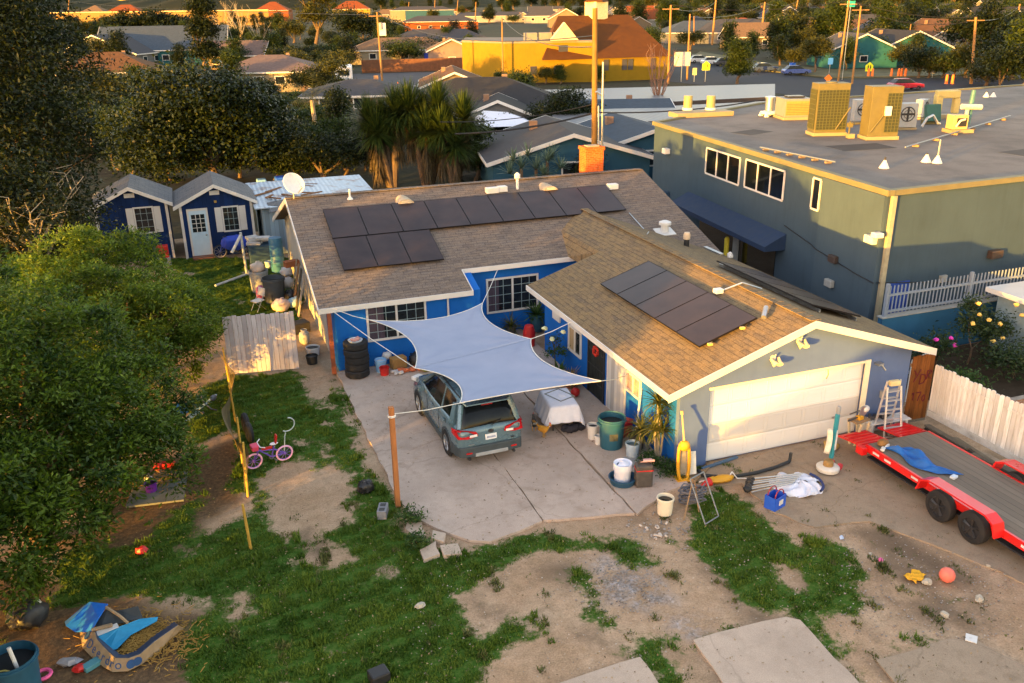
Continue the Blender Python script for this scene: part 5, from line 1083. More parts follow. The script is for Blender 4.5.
# ------------------------------------------------------------------ sheds behind the house
NAVY = planks('shed_navy', (.005, .024, .10), 0, .2, .6, .15, .8, (.004, .012, .05)); SHS = shingle('shingle_shed', (.10, .105, .12), (.15, .155, .17))
def shed(name, label, x0, x1, y, ze, za, depth, door, win, rz=0):
    t = thing(name, label, 'shed', ((x0+x1)/2, y, 0), rz); w_ = (x1-x0)/2
    mb = MB(); mb.prism([(-w_, 0, 0), (-w_, 0, ze), (0, 0, za), (w_, 0, ze), (w_, 0, 0)], (0, depth, 0)); mb.build('wall', NAVY, t)
    mb = MB(); o = .28; k = (za-ze)/w_
    for s in (-1, 1):
        p = [(0, -.25, za+.1), (s*(w_+o), -.25, ze-k*o+.1), (s*(w_+o), depth+.25, ze-k*o+.1), (0, depth+.25, za+.1)]
        mb.prism(p if s > 0 else p[::-1], (0, 0, -.08))
    r = mb.build('roof', SHS, t)
    f = MB()
    board(f, (-w_-o, -.27, ze-k*o+.11), (0, -.27, za+.115), .17); board(f, (0, -.27, za+.115), (w_+o, -.27, ze-k*o+.11), .17); f.build('fascia', TRIM, r)
    for s in (-1, 1): MB().box((s*(w_-.03), -.02, ze/2), (.12, .05, ze)).build('corner_trim', TRIM, t)
    MB().box((0, -.02, za-.33), (.45, .04, .2)).build('gable_vent', TRIM, t)
    if door:
        a, b, h = door; f = MB(); f.bb(a-.09, a, -.04, -.003, 0, h+.1); f.bb(b, b+.09, -.04, -.003, 0, h+.1); f.bb(a, b, -.04, -.003, h, h+.1); d = f.build('door', TRIM, t)
        MB().bb(a, b, -.03, -.004, .05, h).build('door_panel', M('door_pale_blue', (.45, .6, .72), .5, .05), d)
        m = (a+b)/2; MB().bb(m-.3, m+.3, -.04, -.031, h*.55, h*.92).build('pane', WINGLASS, d); gm = MB()
        for q in (-.1, .1): gm.bb(m+q-.015, m+q+.015, -.05, -.041, h*.55, h*.92)
        for q in range(1, 4): gm.bb(m-.3, m+.3, -.049, -.0415, h*(.55+.0925*q)-.012, h*(.55+.0925*q)+.012)
        gm.build('grille', TRIM, d); MB().sphere((b-.1, -.06, h*.48), .04, 8, 6).build('handle', STEEL, d)
        MB().bb(a-.1, b+.1, -.5, -.05, 0, .12).build('step', M('step_brick', (.2, .1, .07), .9), t)
    a, b, z0, z1 = win
    wo = window(t, 'Y', 0, a, b, z0, z1, 1, [0], None, gcols=3, grows=4)
    for s, u in ((-1, a-.16), (1, b+.16)):
        mb = MB(); mb.bb(u-.15, u+.15, -.04, -.003, z0+.03, z1-.03)
        for q in range(9): mb.bb(u-.11, u+.11, -.055, -.0405, z0+.1+q*(z1-z0-.2)/9, z0+.1+q*(z1-z0-.2)/9+.03)
        mb.build('shutter', TRIM, t)
    return t
s2 = shed('garden_shed', 'navy blue shed with a pale door and white shuttered window', -11.5, -8.2, 26.65, 2.62, 3.42, 3.6, (-1.28, -.5, 2.3), (.22, 1.02, 1.15, 2.4))
MB().bb(-.06, .06, -.1, -.003, 2.62, 2.72).build('porch_light', M('brass', (.6, .4, .12), .35, .1, 5, 0, .6), s2)
shed('garden_shed', 'navy blue shed without a visible door half behind the bushy tree', -15.2, -12.05, 27.15, 2.75, 3.5, 3.4, None, (.05, .95, 1.3, 2.6))
# corrugated lean-to behind the house
lt = thing('metal_shed', 'low shed with a rusty corrugated metal roof behind the house', 'shed', (-7.9, 25.6, 0))
mb = MB(); mb.bb(.1, 5.5, .2, 5.0, 0, 2.25); mb.build('wall', planks('shed_grey_blue', (.22, .3, .36), 0, .2, .6, .2), lt)
mb = MB(); mb.prism([(-.25, -.1, 2.35), (5.8, -.1, 2.35), (5.8, 5.3, 2.62), (-.25, 5.3, 2.62)], (0, 0, .05)); mb.build('roof', ribbed('corrugated_blue_grey', (.40, .47, .55), 0, .22, .5, .3, .7), lt)
mb = MB(); mb.prism([(.4, -.5, 2.2), (1.6, -.5, 2.35), (1.6, .6, 2.6), (.4, .6, 2.45)], (0, 0, .05)); mb.build('patch_roof', SHS, lt)
mb = MB(); rr = random.Random(4)
for k in range(9): mb.box((rr.uniform(.1, 3.0), rr.uniform(1, 4.6), 2.55+.03*k % .1), (rr.uniform(.5, 1.6), .12, .05), rz=rr.uniform(-1.2, 1.2))
mb.build('scrap_boards', M('scrap_rust', (.2, .1, .05), .9, .3), None, (-7.9, 25.6, 0), 0, 'rusty scrap boards thrown on the corrugated metal roof', 'scrap')
# white wooden gate panel across the side yard
wg = thing('yard_gate', 'whitewashed plank gate panel closing the side yard by the house', 'gate', (-10.45, 10.85, 0), radians(-9))
mb = MB()
for k in range(15): x = k*.15; mb.bb(x+.004, x+.146, 0, .025, .05, 2.02+.02*((k*7) % 3))
mb.build('boards', planks('gate_whitewash', (.46, .43, .46), 0, .15, .45, .6, .85, (.3, .19, .2)), wg)
for z in (.4, 1.6): MB().bb(0, 2.25, .026, .07, z, z+.09).build('rail', WOOD, wg)
# bins, bags and junk along the gable wall ----------------------------------------
def bag(label, loc, r, mat, seed, cat='bag', name='rubbish_bag'):
    mb = MB(); r *= .8; mb.sphere((0, 0, r*.7), (r, r*.85, r*.8), 14, 9, .17, seed); mb.lathe([(r*.25, r*1.3), (r*.12, r*1.42), (r*.2, r*1.55)], (r*.2, r*.1, 0), 8); return mb.build(name, mat, None, loc, 0, label, cat, smooth=True, angle=70)
BAGW = M('bag_white', (.5, .49, .5), .35, .12, 8, .4); BAGB = M('bag_black', (.015, .015, .018), .3, .3, 8, .5); BAGP = M('bag_pinkish', (.55, .45, .45), .35, .12, 8, .4); BAGL = M('bag_blueish', (.35, .5, .58), .35, .12, 8, .4)
cb = thing('grey_cart', 'dark blue wheeled cart heaped with boxes in front of the metal shed', 'cart', (-8.15, 24.3, 0))
MB().box((0, 0, .55), (1.15, .8, .9)).build('shell', M('cart_navy', (.03, .07, .12), .6), cb, bevel=.03)
mb = MB(); rr = random.Random(3)
for k in range(6): mb.box((rr.uniform(-.35, .35), rr.uniform(-.2, .2), 1.08+.1*(k//2)), (rr.uniform(.4, .7), rr.uniform(.3, .5), .12), rz=rr.uniform(-.5, .5))
mb.build('load', M('boxes_pale', (.5, .48, .46), .8, .3, 2), cb, bevel=.015)
for s in (-1, 1): MB().torus((s*.58, 0, .16), .12, .04, 'X').build('wheel', RUBBER, cb)
bd = thing('blue_drum', 'upright blue plastic drum against the pale gable wall', 'drum', (-7.6, 22.6, 0)); MB().lathe([(.02, 0), (.29, 0), (.3, .05), (.3, .45), (.31, .47), (.3, .5), (.3, 1.5), (.28, 1.62), (.02, 1.62)], (0, 0, 0), 20).build('shell', M('drum_blue', (.04, .16, .3), .5), bd, smooth=True, angle=40); MB().lathe([(.31, .78), (.325, .8), (.31, .83)], (0, 0, 0), 20, cap=False).build('hoop', M('drum_hoop', (.03, .12, .25), .5), bd)
MB().torus((0, 0, .42), .32, .12, 'X', 22, 8).build('old_tyre', M('tyre_brown', (.08, .04, .03), .85), None, (-7.3, 21.4, 0), 0, 'old tyre standing against the gable wall past the drum', 'tyre', smooth=True)
bucket('bucket', 'small pale bucket between the cart and the blue drum', 'bucket', (-7.95, 23.4, 0), .17, .34, M('bucket_pale_blue', (.45, .55, .6), .5))
tb_ = bucket('rubbish_can', 'grey rubbish can topped with a pale bag behind the darker can', 'rubbish can', (-8.65, 19.9, 0), .4, .95, M('can_grey', (.33, .36, .38), .6), None, .85, False)
bag('cream bag with an orange print on top of the grey can', (-8.65, 19.9, .85), .38, M('bag_cream_print', (.6, .5, .42), .5, .25, 4, .3), 4)
bucket('rubbish_can', 'dark grey round rubbish can in front of the grey one', 'rubbish can', (-8.2, 18.2, 0), .45, 1.05, M('can_dark', (.07, .085, .1), .6), BLACK, .85, False, rim=.03)
MB().sphere((0, 0, .3), (.2, .2, .32), 10, 8, .08, 2).build('pink_bin', M('pink_faded', (.45, .12, .25), .5), None, (-8.72, 18.75, 0), 0, 'faded pink bin squeezed between the two rubbish cans', 'bin', smooth=True)
bag('teal bag behind the dark rubbish can', (-8.1, 19.6, .2), .4, M('bag_teal', (.06, .3, .38), .4, .15, 6, .4), 9)
bag('white tied bag at the top of the bag heap by the gable wall', (-7.55, 19.2, .75), .34, BAGW, 1); bag('second white bag in the heap, under the topmost one', (-7.6, 18.7, .4), .36, BAGW, 12)
bag('black bag below the white bags by the gable wall', (-7.6, 18.1, .0), .4, BAGB, 3); bag('pinkish white bag resting on the ground behind the gate panel', (-8.1, 16.9, 0), .44, BAGP, 5); bag('pale blue bag beside the pinkish one behind the gate panel', (-7.55, 17.0, .05), .36, BAGL, 7)
rr = random.Random(21)
for k, lb in enumerate(['grey board leaning on the gable wall nearest the bags', 'brown board leaning in the middle of the boards by the gable wall', 'dark board leaning on the gable wall nearest the gate', 'thin pale board leaning on the gable wall behind the others']):
    mb = MB(); mb.box((0, 0, .85), (.05, .2, 1.75), ry=.22); mb.build('board', M('board_%d' % k, [(.3, .26, .2), (.25, .15, .08), (.09, .08, .07), (.4, .35, .3)][k], .85), None, (-7.38, 18.2-k*.75, 0), rr.uniform(-.2, .2), lb, 'board', 'boards leaning on the gable wall')
mb = MB(); mb.box((0, 0, 0), (.6, .3, .25)); mb.build('crate', M('crate_rust', (.3, .1, .04), .8), None, (-7.4, 18.2, 1.55), .3, 'rusty red box balanced on the leaning boards', 'box', bevel=.02)
pc = thing('folding_chair', 'white plastic folding chair standing on the back lawn', 'chair', (-8.95, 17.3, 0), radians(-60))
MB().box((0, 0, .43), (.42, .4, .03), rx=.08).build('seat', WHITE, pc, bevel=.01); MB().box((0, .22, .75), (.42, .03, .32), rx=-.2).build('backrest', WHITE, pc, bevel=.01)
for s in (-1, 1):
    MB().tube((s*.2, -.22, 0), (s*.2, .2, .7), .014, n=6).build('leg', STEEL, pc); MB().tube((s*.18, .25, 0), (s*.18, -.15, .44), .014, n=6).build('leg', STEEL, pc)
pg_ = thing('gas_cylinder', 'grey propane cylinder standing by the corner of the house', 'gas cylinder', (-7.72, 12.9, 0)); MB().lathe([(.12, 0), (.15, .03), (.19, .1), (.2, .3), (.17, .42), (.08, .47), (.04, .48)], (0, 0, 0), 18).build('tank', M('tank_grey', (.35, .37, .38), .5), pg_, smooth=True); MB().torus((0, 0, .52), .1, .018).build('collar', M('tank_collar', (.4, .42, .43), .5), pg_)
bucket('kettle_pot', 'white and black pot on the ground in front of the propane cylinder', 'pot', (-7.6, 11.7, 0), .24, .3, M('pot_white', (.55, .56, .58), .4), BLACK)
bucket('kettle_pot', 'black pot beside the house post on the bare path', 'pot', (-7.75, 10.9, 0), .2, .3, BLACK, BLACK)
MB().box((0, 0, .2), (.7, .5, .4)).build('junk_box', M('junk_dark', (.05, .045, .04), .8, .4, 5), None, (-7.75, 14.2, 0), .3, 'dark junk box between the boards and the propane cylinder', 'box', bevel=.03)
# grey tripod stand on the back lawn
sd_ = thing('umbrella_stand', 'bare grey metal post on a splayed floor stand on the back lawn', 'stand', (-9.0, 22.6, 0), radians(20))
MB().tube((0, 0, .08), (-.05, 0, 2.0), .06, n=8).build('post', M('stand_grey', (.42, .45, .46), .5), sd_)
for a, L in ((pi*1.12, 1.9), (-.9, .9), (.2, .8)): MB().tube((0, 0, .06), (L*cos(a), L*sin(a), .05), .06, n=6).build('foot', M('stand_grey', (.42, .45, .46), .5), sd_)
MB().tube((-.04, 0, 1.9), (-.55, .05, 1.15), .07, n=8).build('arm', M('stand_pale', (.6, .62, .62), .5), sd_)
MB().box((0, 0, .3), (.5, .4, .6)).build('red_icebox', M('icebox_red', (.5, .02, .015), .5), None, (-12.5, 25.9, .35), 0, 'red box with a white lid standing between the two sheds', 'box', bevel=.03)
MB().box((0, 0, .2), (.6, .45, .4)).build('grey_crate', GREYP, None, (-12.5, 25.9, 0), 0, 'grey crate under the red box by the sheds', 'crate', bevel=.02)
# ------------------------------------------------------------------ bicycles
def bicycle(name, label, loc, rz, R, fcol, tcol, rimcol, seatcol, lean=.12, hoop=False, basket=False):
    t = thing(name, label, 'bicycle', loc, rz); t.rotation_euler = (lean, 0, rz); wb = R*3.5
    fm = M(name+label[:6]+'f', fcol, .4, .1, 6, 0); tm_ = M(name+label[:6]+'t', tcol, .7, .1, 6, .1)
    rear = Vector((wb/2, 0, R)); fr = Vector((-wb/2, 0, R)); bb_ = Vector((wb*.08, 0, R*.95)); st_ = Vector((wb*.18, 0, R*2.35)); hd = Vector((-wb*.33, 0, R*2.3)); hb = Vector((-wb*.3, 0, R*2.85))
    for c, nm in ((rear, 'wheel'), (fr, 'wheel')):
        w_ = MB(); w_.torus(c, R*.9, R*.1, 'Y', 26, 7); wo = w_.build(nm, tm_, t, smooth=True); s = MB()
        for k in range(9): a = 2*pi*k/9; s.tube(c, c+Vector((R*.85*cos(a), 0, R*.85*sin(a))), .006, n=4)
        s.tube(c-Vector((0, .05, 0)), c+Vector((0, .05, 0)), .025, n=6); s.torus(c, R*.8, R*.035, 'Y', 22, 5); s.build('spokes', M(name+label[:6]+'r', rimcol, .4), wo)
    f = MB(); r_ = R*.08
    for a, b in ((hd, bb_), (hd-Vector((0, 0, R*.1)), st_-Vector((0, 0, R*.55))), (st_, bb_), (bb_, rear), (st_-Vector((0, 0, R*.5)), rear)): f.tube(a, b, r_, n=6)
    f.build('frame', fm, t, smooth=True); fk = MB(); fk.tube(hb, hd, r_*.8, n=6)
    for s in (-1, 1): fk.path([hd, hd+Vector((-R*.1, s*R*.16, -R*.3)), fr+Vector((0, s*R*.16, 0))], r_*.7, 6)
    fk.build('fork', fm, t); h = MB(); h.path([hb+Vector((R*.4, -R*1.0, R*.15)), hb+Vector((0, -R*.6, R*.1)), hb, hb+Vector((0, R*.6, R*.1)), hb+Vector((R*.4, R*1.0, R*.15))], r_*.7, 6); h.build('handlebar', M(name+label[:6]+'h', seatcol, .5), t)
    MB().sphere(st_+Vector((0, 0, R*.25)), (R*.5, R*.26, R*.13), 10, 6).build('saddle', M(name+label[:6]+'h', seatcol, .5), t, smooth=True); MB().tube(st_, st_+Vector((0, 0, R*.2)), r_*.6, n=6).build('seat_post', STEEL, t)
    c = MB(); c.torus(bb_, R*.25, R*.05, 'Y', 14, 5); c.tube(bb_+Vector((0, -R*.3, 0)), bb_+Vector((R*.4, -R*.3, -R*.3)), r_*.5, n=5); c.tube(bb_+Vector((0, R*.3, 0)), bb_+Vector((-R*.4, R*.3, R*.3)), r_*.5, n=5); c.box(bb_+Vector((R*.4, -R*.42, -R*.3)), (R*.3, R*.25, R*.08)); c.box(bb_+Vector((-R*.4, R*.42, R*.3)), (R*.3, R*.25, R*.08)); c.build('crank', M('crank_dark', (.1, .1, .12), .5), t)
    if hoop:
        m = MB(); m.path([rear+Vector((0, 0, R*.3)), rear+Vector((R*.2, 0, R*2.2)), rear+Vector((R*.3, 0, R*2.6))], .014, 6); m.torus(rear+Vector((R*.55, 0, R*3.6)), R*.85, .016, 'Y', 20, 6, (-2.2, 1.4)); m.build('push_handle', M('push_grey', (.45, .52, .52), .5), t); MB().box(st_+Vector((R*.25, 0, R*.8)), (R*.2, R*.5, R*1.1), ry=.15).build('backrest', REDP, t, bevel=.02)
    if basket:
        MB().box(hb+Vector((-R*.5, 0, -R*.1)), (R*.7, R*.9, R*.6), taper=1.15).build('basket', M('basket_pinkred', (.6, .06, .12), .6), t, bevel=.02); MB().box(hd.lerp(st_, .55)+Vector((0, 0, -R*.1)), (R*1.2, R*.12, R*.35)).build('chain_guard', REDP, t, bevel=.01)
    return t
bicycle('child_bicycle', 'pink and purple child\'s bicycle with a push hoop on the lawn', (-9.82, 4.18, 0), radians(12), .235, (.12, .06, .4), (.8, .42, .6), (.25, .12, .5), (.75, .7, .75), .1, True, True)
bicycle('bicycle', 'blue bicycle with a blue cover leaning on the navy shed wall', (-9.35, 26.1, 0), radians(4), .34, (.02, .06, .4), (.03, .03, .035), (.3, .3, .35), (.05, .05, .06), -.12)
MB().sphere((0, 0, .75), (.6, .2, .35), 12, 8, .2, 3).build('bike_cover', M('cover_blue', (.02, .06, .45), .5, .2, 6, .3), None, (-9.25, 25.95, 0), 0, 'bright blue cover thrown over the bicycle by the shed', 'cover', smooth=True)
b3 = bicycle('bicycle', 'pale blue bicycle lying half under the bushy tree', (-11.7, 7.3, .35), radians(60), .33, (.3, .45, .5), (.25, .33, .37), (.3, .33, .36), (.06, .06, .07), .9)
MB().box((0, 0, .15), (.4, .3, .3)).build('blue_crate', M('crate_blue', (.03, .15, .4), .5), None, (-12.0, 8.4, 0), .5, 'blue crate in the shade behind the fallen bicycle', 'crate', bevel=.02)
# mesh fence and stakes ------------------------------------------------------------
nm = NT('mesh_screen'); nm.color(nm.ramp(nm.noise(2, 6, nm.coord((1, 1, .3))), [(.3, (.09, .07, .045)), (.7, (.17, .135, .085))])); nm.rough(.9)
tp2 = nm.n.new('ShaderNodeBsdfTransparent'); mxx = nm.n.new('ShaderNodeMixShader'); mxx.inputs[0].default_value = .22; nm.link(nm.b.outputs[0], mxx.inputs[1]); nm.link(tp2.outputs[0], mxx.inputs[2]); nm.link(mxx.outputs[0], nm.out.inputs[0])
mf = thing('mesh_fence', 'sagging brown mesh fence on thin wooden stakes beside the lawn', 'fence', (-10.5, 4, 0))
mb = MB(); mb.grid(lambda u, v: (-.08+.2*sin(u*8+v*2)*(.3+v), -1.3+7.2*u, .02+v*(1.25-.2*sin(u*9.4)**2)), 40, 6); mb.build('screen', nm.m, mf, smooth=True)
STK = M('stake_yellow', (.45, .28, .05), .7, .15, 6, .1)
for y, h, l in ((-1.3, 1.55, .06), (.3, 1.5, .02), (3.1, 1.35, -.04), (5.9, 1.4, -.05)): mb = MB(); mb.tube((0, y, 0), (l, y-.1, h), .032, .026, 7); mb.build('stake', STK, mf)
mb = MB(); mb.tube((-10.62, .35, 0), (-10.66, .2, 1.25), .035, .03, 7); mb.build('wooden_stake', STK, None, None, 0, 'lone yellow wooden stake in the lawn nearest the torn sheet', 'stake')
for k, (x, y, lb) in enumerate([(-10.25, 6.4, 'old tyre leaning on the mesh fence further from the child\'s bicycle'), (-10.2, 5.75, 'old tyre leaning on the mesh fence nearest the child\'s bicycle')]): MB().torus((0, 0, .28), .22, .085, 'X', 20, 8).build('old_tyre', RUBBER, None, (x, y, 0), .15, lb, 'tyre', 'old tyres leaning on the mesh fence', smooth=True)
# tyre stack and heap on the driveway ------------------------------------------------
for k in range(5):
    mb = MB(); R = .40; W = .235
    mb.lathe([(R*.6, -W/2), (R*.9, -W/2), (R*.98, -W*.38), (R, -W*.2), (R*.985, -W*.04), (R*.985, W*.04), (R, W*.2), (R*.98, W*.38), (R*.9, W/2), (R*.6, W/2), (R*.6, -W/2)], (0, 0, 0), 30, cap=False)
    mb.build('car_tyre', RUBBER, None, (-6.5+.015*((k*7) % 3-1), 9.25+.02*((k*5) % 3-1), .155+k*.238), k*.5, ['lowest tyre of the stack on the driveway', 'second tyre from the ground in the stack', 'middle tyre of the stack by the blue wall', 'fourth tyre up in the stack, under the top one', 'topmost tyre of the stack by the blue wall'][k], 'tyre', 'tyres stacked by the blue wall', smooth=True, angle=30)
mb = MB(); mb.lathe([(.02, 0), (.2, 0), (.24, .07), (.22, .075), (.18, .02), (.02, .02)], (0, 0, 0), 20); mb.build('white_basin', M('basin_pale', (.55, .6, .65), .4, .25, 4), None, (-6.5, 9.25, 1.2), 0, 'pale enamel basin with rags lying on top of the tyre stack', 'basin', smooth=True)
mb = MB(); rr = random.Random(4)
for k in range(6): mb.sphere((rr.uniform(-.12, .12), rr.uniform(-.12, .12), .07), (.07, .06, .05), 7, 5, .3, k)
mb.build('rag', M('rag_mixed', (.6, .3, .25), .8, .4, 4), None, (-6.5, 9.25, 1.22), 0, 'crumpled pinkish rag in the basin on the tyre stack', 'rag')
bucket('bucket', 'small bright red bucket in the heap under the front window', 'bucket', (-5.68, 8.95, .03), .16, .27, REDP, None); bucket('bucket', 'blue and white tub behind the red bucket', 'bucket', (-5.72, 9.3, .03), .19, .42, M('tub_light_blue', (.22, .42, .7), .5), WHITE)
MB().box((0, 0, .2), (.5, .32, .38)).build('cardboard_box', M('cardboard', (.33, .19, .07), .85, .15, 5), None, (-5.12, 9.35, .03), .2, 'brown cardboard box in the heap under the front window', 'box', bevel=.01)
bag('white carrier bag lying on the heap behind the cardboard box', (-5.45, 9.62, .3), .2, BAGW, 2)
mb = MB(); rr = random.Random(14)
for k in range(7): mb.sphere((rr.uniform(-.35, .35), rr.uniform(-.15, .15), .06), (rr.uniform(.08, .15), .09, .06), 8, 5, .3, k)
mb.build('clothes_heap', M('clothes_orange', (.6, .16, .07), .85, .35, 3, .2), None, (-4.85, 8.98, .03), 0, 'orange and red clothes spilling in front of the cardboard box', 'clothes')
mb = MB()
for k in range(5): mb.sphere((rr.uniform(-.25, .25), rr.uniform(-.1, .1), .06), (.1, .07, .05), 8, 5, .3, k+9)
mb.build('paper_heap', BAGW, None, (-5.25, 8.85, .03), 0, 'crumpled white papers beside the red bucket', 'paper')
bag('large black bag at the right end of the heap under the window', (-4.45, 9.3, .03), .42, BAGB, 8)
MB().sphere((0, 0, .12), (.22, .15, .12), 9, 6, .2, 4).build('toy_bundle', M('lime_cloth', (.4, .42, .05), .7, .3, 6), None, (-4.35, 8.75, .03), .3, 'lime green bundle in front of the black bag by the car', 'bundle', smooth=True)
# black item and grey block by the driveway edge
MB().sphere((0, 0, .16), (.22, .2, .17), 12, 8, .15, 5).build('black_sack', BAGB, None, (-7.72, 1.85, 0), 0, 'small black sack on the dirt left of the orange post', 'sack', smooth=True)
cbk = thing('cinder_block', 'grey hollow concrete block on the grass by the orange post', 'concrete block', (-7.55, .65, .11), radians(70)); MB().box((0, 0, .0), (.42, .22, .22)).build('shell', M('block_grey', (.22, .22, .24), .9, .2, 9, .4), cbk, bevel=.008)
for s in (-1, 1): MB().box((s*.1, 0, .105), (.13, .13, .02)).build('hollow', BLACK, cbk)
# left side: board, toys, torn sheet, blue bin ------------------------------------------
bp = [tuple(g(a, b)[:2]) for a, b in ((126, 509), (184, 502), (188, 474), (140, 470))]
MB().slab(bp, .02, .07).build('plywood_board', M('plywood_grey', (.14, .15, .14), .85, .25, 2, .2, dirt=.5), None, None, 0, 'flat grey board strewn with straw beside the bushy tree', 'board')
c0 = g(158, 482); mb = MB()
for k in range(260):
    a = rr.gauss(0, .32); b = rr.gauss(0, .25); mb.box((c0[0]+a, c0[1]+b, .08+rr.uniform(0, .02)), (rr.uniform(.05, .14), .012, .008), rz=rr.uniform(0, 3))
mb.build('straw', M('straw', (.32, .19, .05), .9, .3), kind='stuff')
ppt = bucket('toy_pot', 'purple toy pot with white trim standing on the grey board', 'toy', tuple(g(152, 493))[:2]+(.07,), .15, .24, M('purple', (.12, .02, .3), .5), BLACK); 
bag('small white and black plush thing behind the purple pot', tuple(g(149, 483))[:2]+(.07,), .12, BAGW, 3, 'toy', 'plush_toy')
mb = MB(); mb.box((0, 0, .1), (.34, .2, .2)); mb.sphere((-.25, 0, .12), (.13, .12, .12), 8, 6); mb.build('toy_car', REDP, None, tuple(g(169, 468))[:2]+(0,), .2, 'red and white toy behind the grey board', 'toy', bevel=.04)
MB().sphere((0, 0, .07), (.14, .1, .08), 8, 6, .25, 2).build('red_scrap', REDP, None, tuple(g(141, 553))[:2]+(0,), 0, 'red plastic scrap in the grass left of the stake', 'scrap')
# torn printed sheet (collapsed paddling pool)
ws = thing('torn_pool', 'torn blue and tan printed paddling pool collapsed on straw at lower left', 'paddling pool', (0, 0, 0))
def pz(px, py, z): return tuple(g(px, py, z))
def strip(outer, inner, zo, zi): 
    mb = MB(); n = len(outer); vs = [pz(a, b, zo) for a, b in outer]+[pz(a, b, zi) for a, b in inner]; mb.add(vs, [(i, i+1, n+i+1, n+i) for i in range(n-1)]); return mb
TAN = M('pool_tan', (.30, .215, .13), .7, .25, 4, .2, dirt=.3); 
outer = [(80, 632), (83, 648), (93, 658), (104, 667), (113, 672), (128, 671), (142, 664), (160, 650), (184, 628)]; inner = [(95, 632), (97, 639), (103, 646), (109, 652), (116, 658), (129, 658), (140, 654), (155, 641), (178, 625)]
strip(outer, inner, .03, .26).build('printed_rim', TAN, ws, solid=.02)
strip([(a, b) for a, b in inner], [(a+4*(1 if a < 120 else -1), b-3) for a, b in inner], .26, .05).build('inner_rim', M('pool_navy', (.02, .035, .08), .6), ws, solid=.02)
mb = MB(); mb.face(pz(66, 626, .15), pz(75, 632, .12), pz(91, 632, .2), pz(99, 618, .38), pz(108, 604, .42), pz(90, 602, .36)); mb.face(pz(66, 626, .15), pz(90, 602, .36), pz(84, 606, .02), pz(65, 622, .02)); mb.build('blue_cover', M('pool_blue', (.015, .15, .62), .45, .2, 3, .3), ws, solid=.015)
mb = MB(); mb.face(pz(98, 636, .2), pz(101, 644, .12), pz(109, 651, .08), pz(117, 649, .08), pz(131, 635, .12), pz(157, 621, .16), pz(158, 617, .2), pz(140, 619, .22), pz(119, 627, .24)); mb.build('cyan_liner', M('pool_cyan', (.02, .24, .45), .45, .2, 4, .3), ws, solid=.015)
mb = MB(); mb.face(pz(98, 636, .215), pz(119, 627, .255), pz(117, 623, .26), pz(95, 632, .22)); mb.build('white_label', WHITE, ws, solid=.01)
mb = MB(); mb.face(pz(93, 622, .25), pz(108, 608, .4), pz(124, 613, .34), pz(128, 622, .24), pz(117, 624, .22), pz(100, 631, .2)); mb.face(pz(117, 611, .35), pz(138, 606, .4), pz(143, 618, .22), pz(128, 621, .24)); mb.build('dark_screen', M('pool_screen', (.035, .042, .048), .5, .2, 6), ws, solid=.01)
mb = MB(); mb.path([pz(106, 607, .44), pz(120, 616, .36), pz(128, 623, .26)], .03, 6); mb.path([pz(92, 630, .24), pz(112, 625, .3)], .04, 6); mb.build('tan_strap', TAN, ws)
TXB = M('print_navy', (.02, .07, .2), .6, .1)
def text3d(name, s, size, mat, parent, Mx):
    cu = bpy.data.curves.new(name, 'FONT'); cu.body = s; cu.size = size; cu.align_x = 'CENTER'; cu.align_y = 'CENTER'; cu.extrude = .002; cu.resolution_u = 3
    tmp = bpy.data.objects.new(name, cu); COL.objects.link(tmp); bpy.context.view_layer.update()
    me = bpy.data.meshes.new_from_object(tmp.evaluated_get(bpy.context.evaluated_depsgraph_get())); bpy.data.objects.remove(tmp)
    me.transform(Mx); me.materials.clear(); me.materials.append(mat); o = bpy.data.objects.new(name, me); COL.objects.link(o); o.parent = parent; return o
def on_rim(t):
    """point and frame on the printed rim, t along it"""
    n = len(outer)-1; i = min(int(t*n), n-1); f = t*n-i
    o = Vector(pz(*outer[i], .03)).lerp(Vector(pz(*outer[i+1], .03)), f); q = Vector(pz(*inner[i], .26)).lerp(Vector(pz(*inner[i+1], .26)), f)
    tx = (Vector(pz(*outer[i+1], .03))-Vector(pz(*outer[i], .03))).normalized(); up = (q-o).normalized(); nz = tx.cross(up).normalized(); up = nz.cross(tx)
    c = o.lerp(q, .5)+nz*.02; return Matrix(((tx.x, up.x, nz.x, c.x), (tx.y, up.y, nz.y, c.y), (tx.z, up.z, nz.z, c.z), (0, 0, 0, 1)))
for k, chx in enumerate('Deerdro'): text3d('letter', chx, .24, TXB, ws, on_rim(.14+k*.066))
for tt_ in (.04, .645, .71): MB().lathe([(.001, 0), (.085, 0), (.085, .008), (.001, .008)], (0, 0, 0), 16, on_rim(tt_)).build('round_print', TXB, ws)
mb = MB(); rr = random.Random(31)
for k in range(1500):
    a, b = rr.gauss(142, 24), rr.gauss(640, 12)
    q = g(a, b); mb.box((q[0], q[1], .03+rr.uniform(0, .05)), (rr.uniform(.05, .16), .012, .01), rz=rr.uniform(0, 3.14), ry=rr.uniform(-.3, .3))
mb.build('straw', M('straw', (.32, .19, .05), .9, .3), kind='stuff')
bb3 = bucket('blue_tub', 'large dark blue bin with a yellow hose in the bottom left corner', 'bin', tuple(g(20, 695))[:2]+(0,), .42, .85, M('bin_deep_blue', (.015, .075, .13), .5), BLACK, .86, False, rim=.03)
mb = MB(); mb.path([(.1+.22*cos(a)-.25, -.33+.05*sin(a*2), .62+.2*sin(a)) for a in [k*.35 for k in range(17)]], .016, 6); mb.build('garden_hose', M('hose_olive', (.3, .25, .06), .6), bb3)
mb = MB(); mb.tube((.15, -.2, .45), (.05, -.1, 1.1), .035, n=8); mb.build('pipe', WHITE, bb3)
q = g(30, 625); bag('dark grey rubbish sack under the bushy tree behind the blue bin', (q[0], q[1], 0), .45, M('sack_dark_grey', (.03, .032, .036), .5, .2, 6, .3), 3)
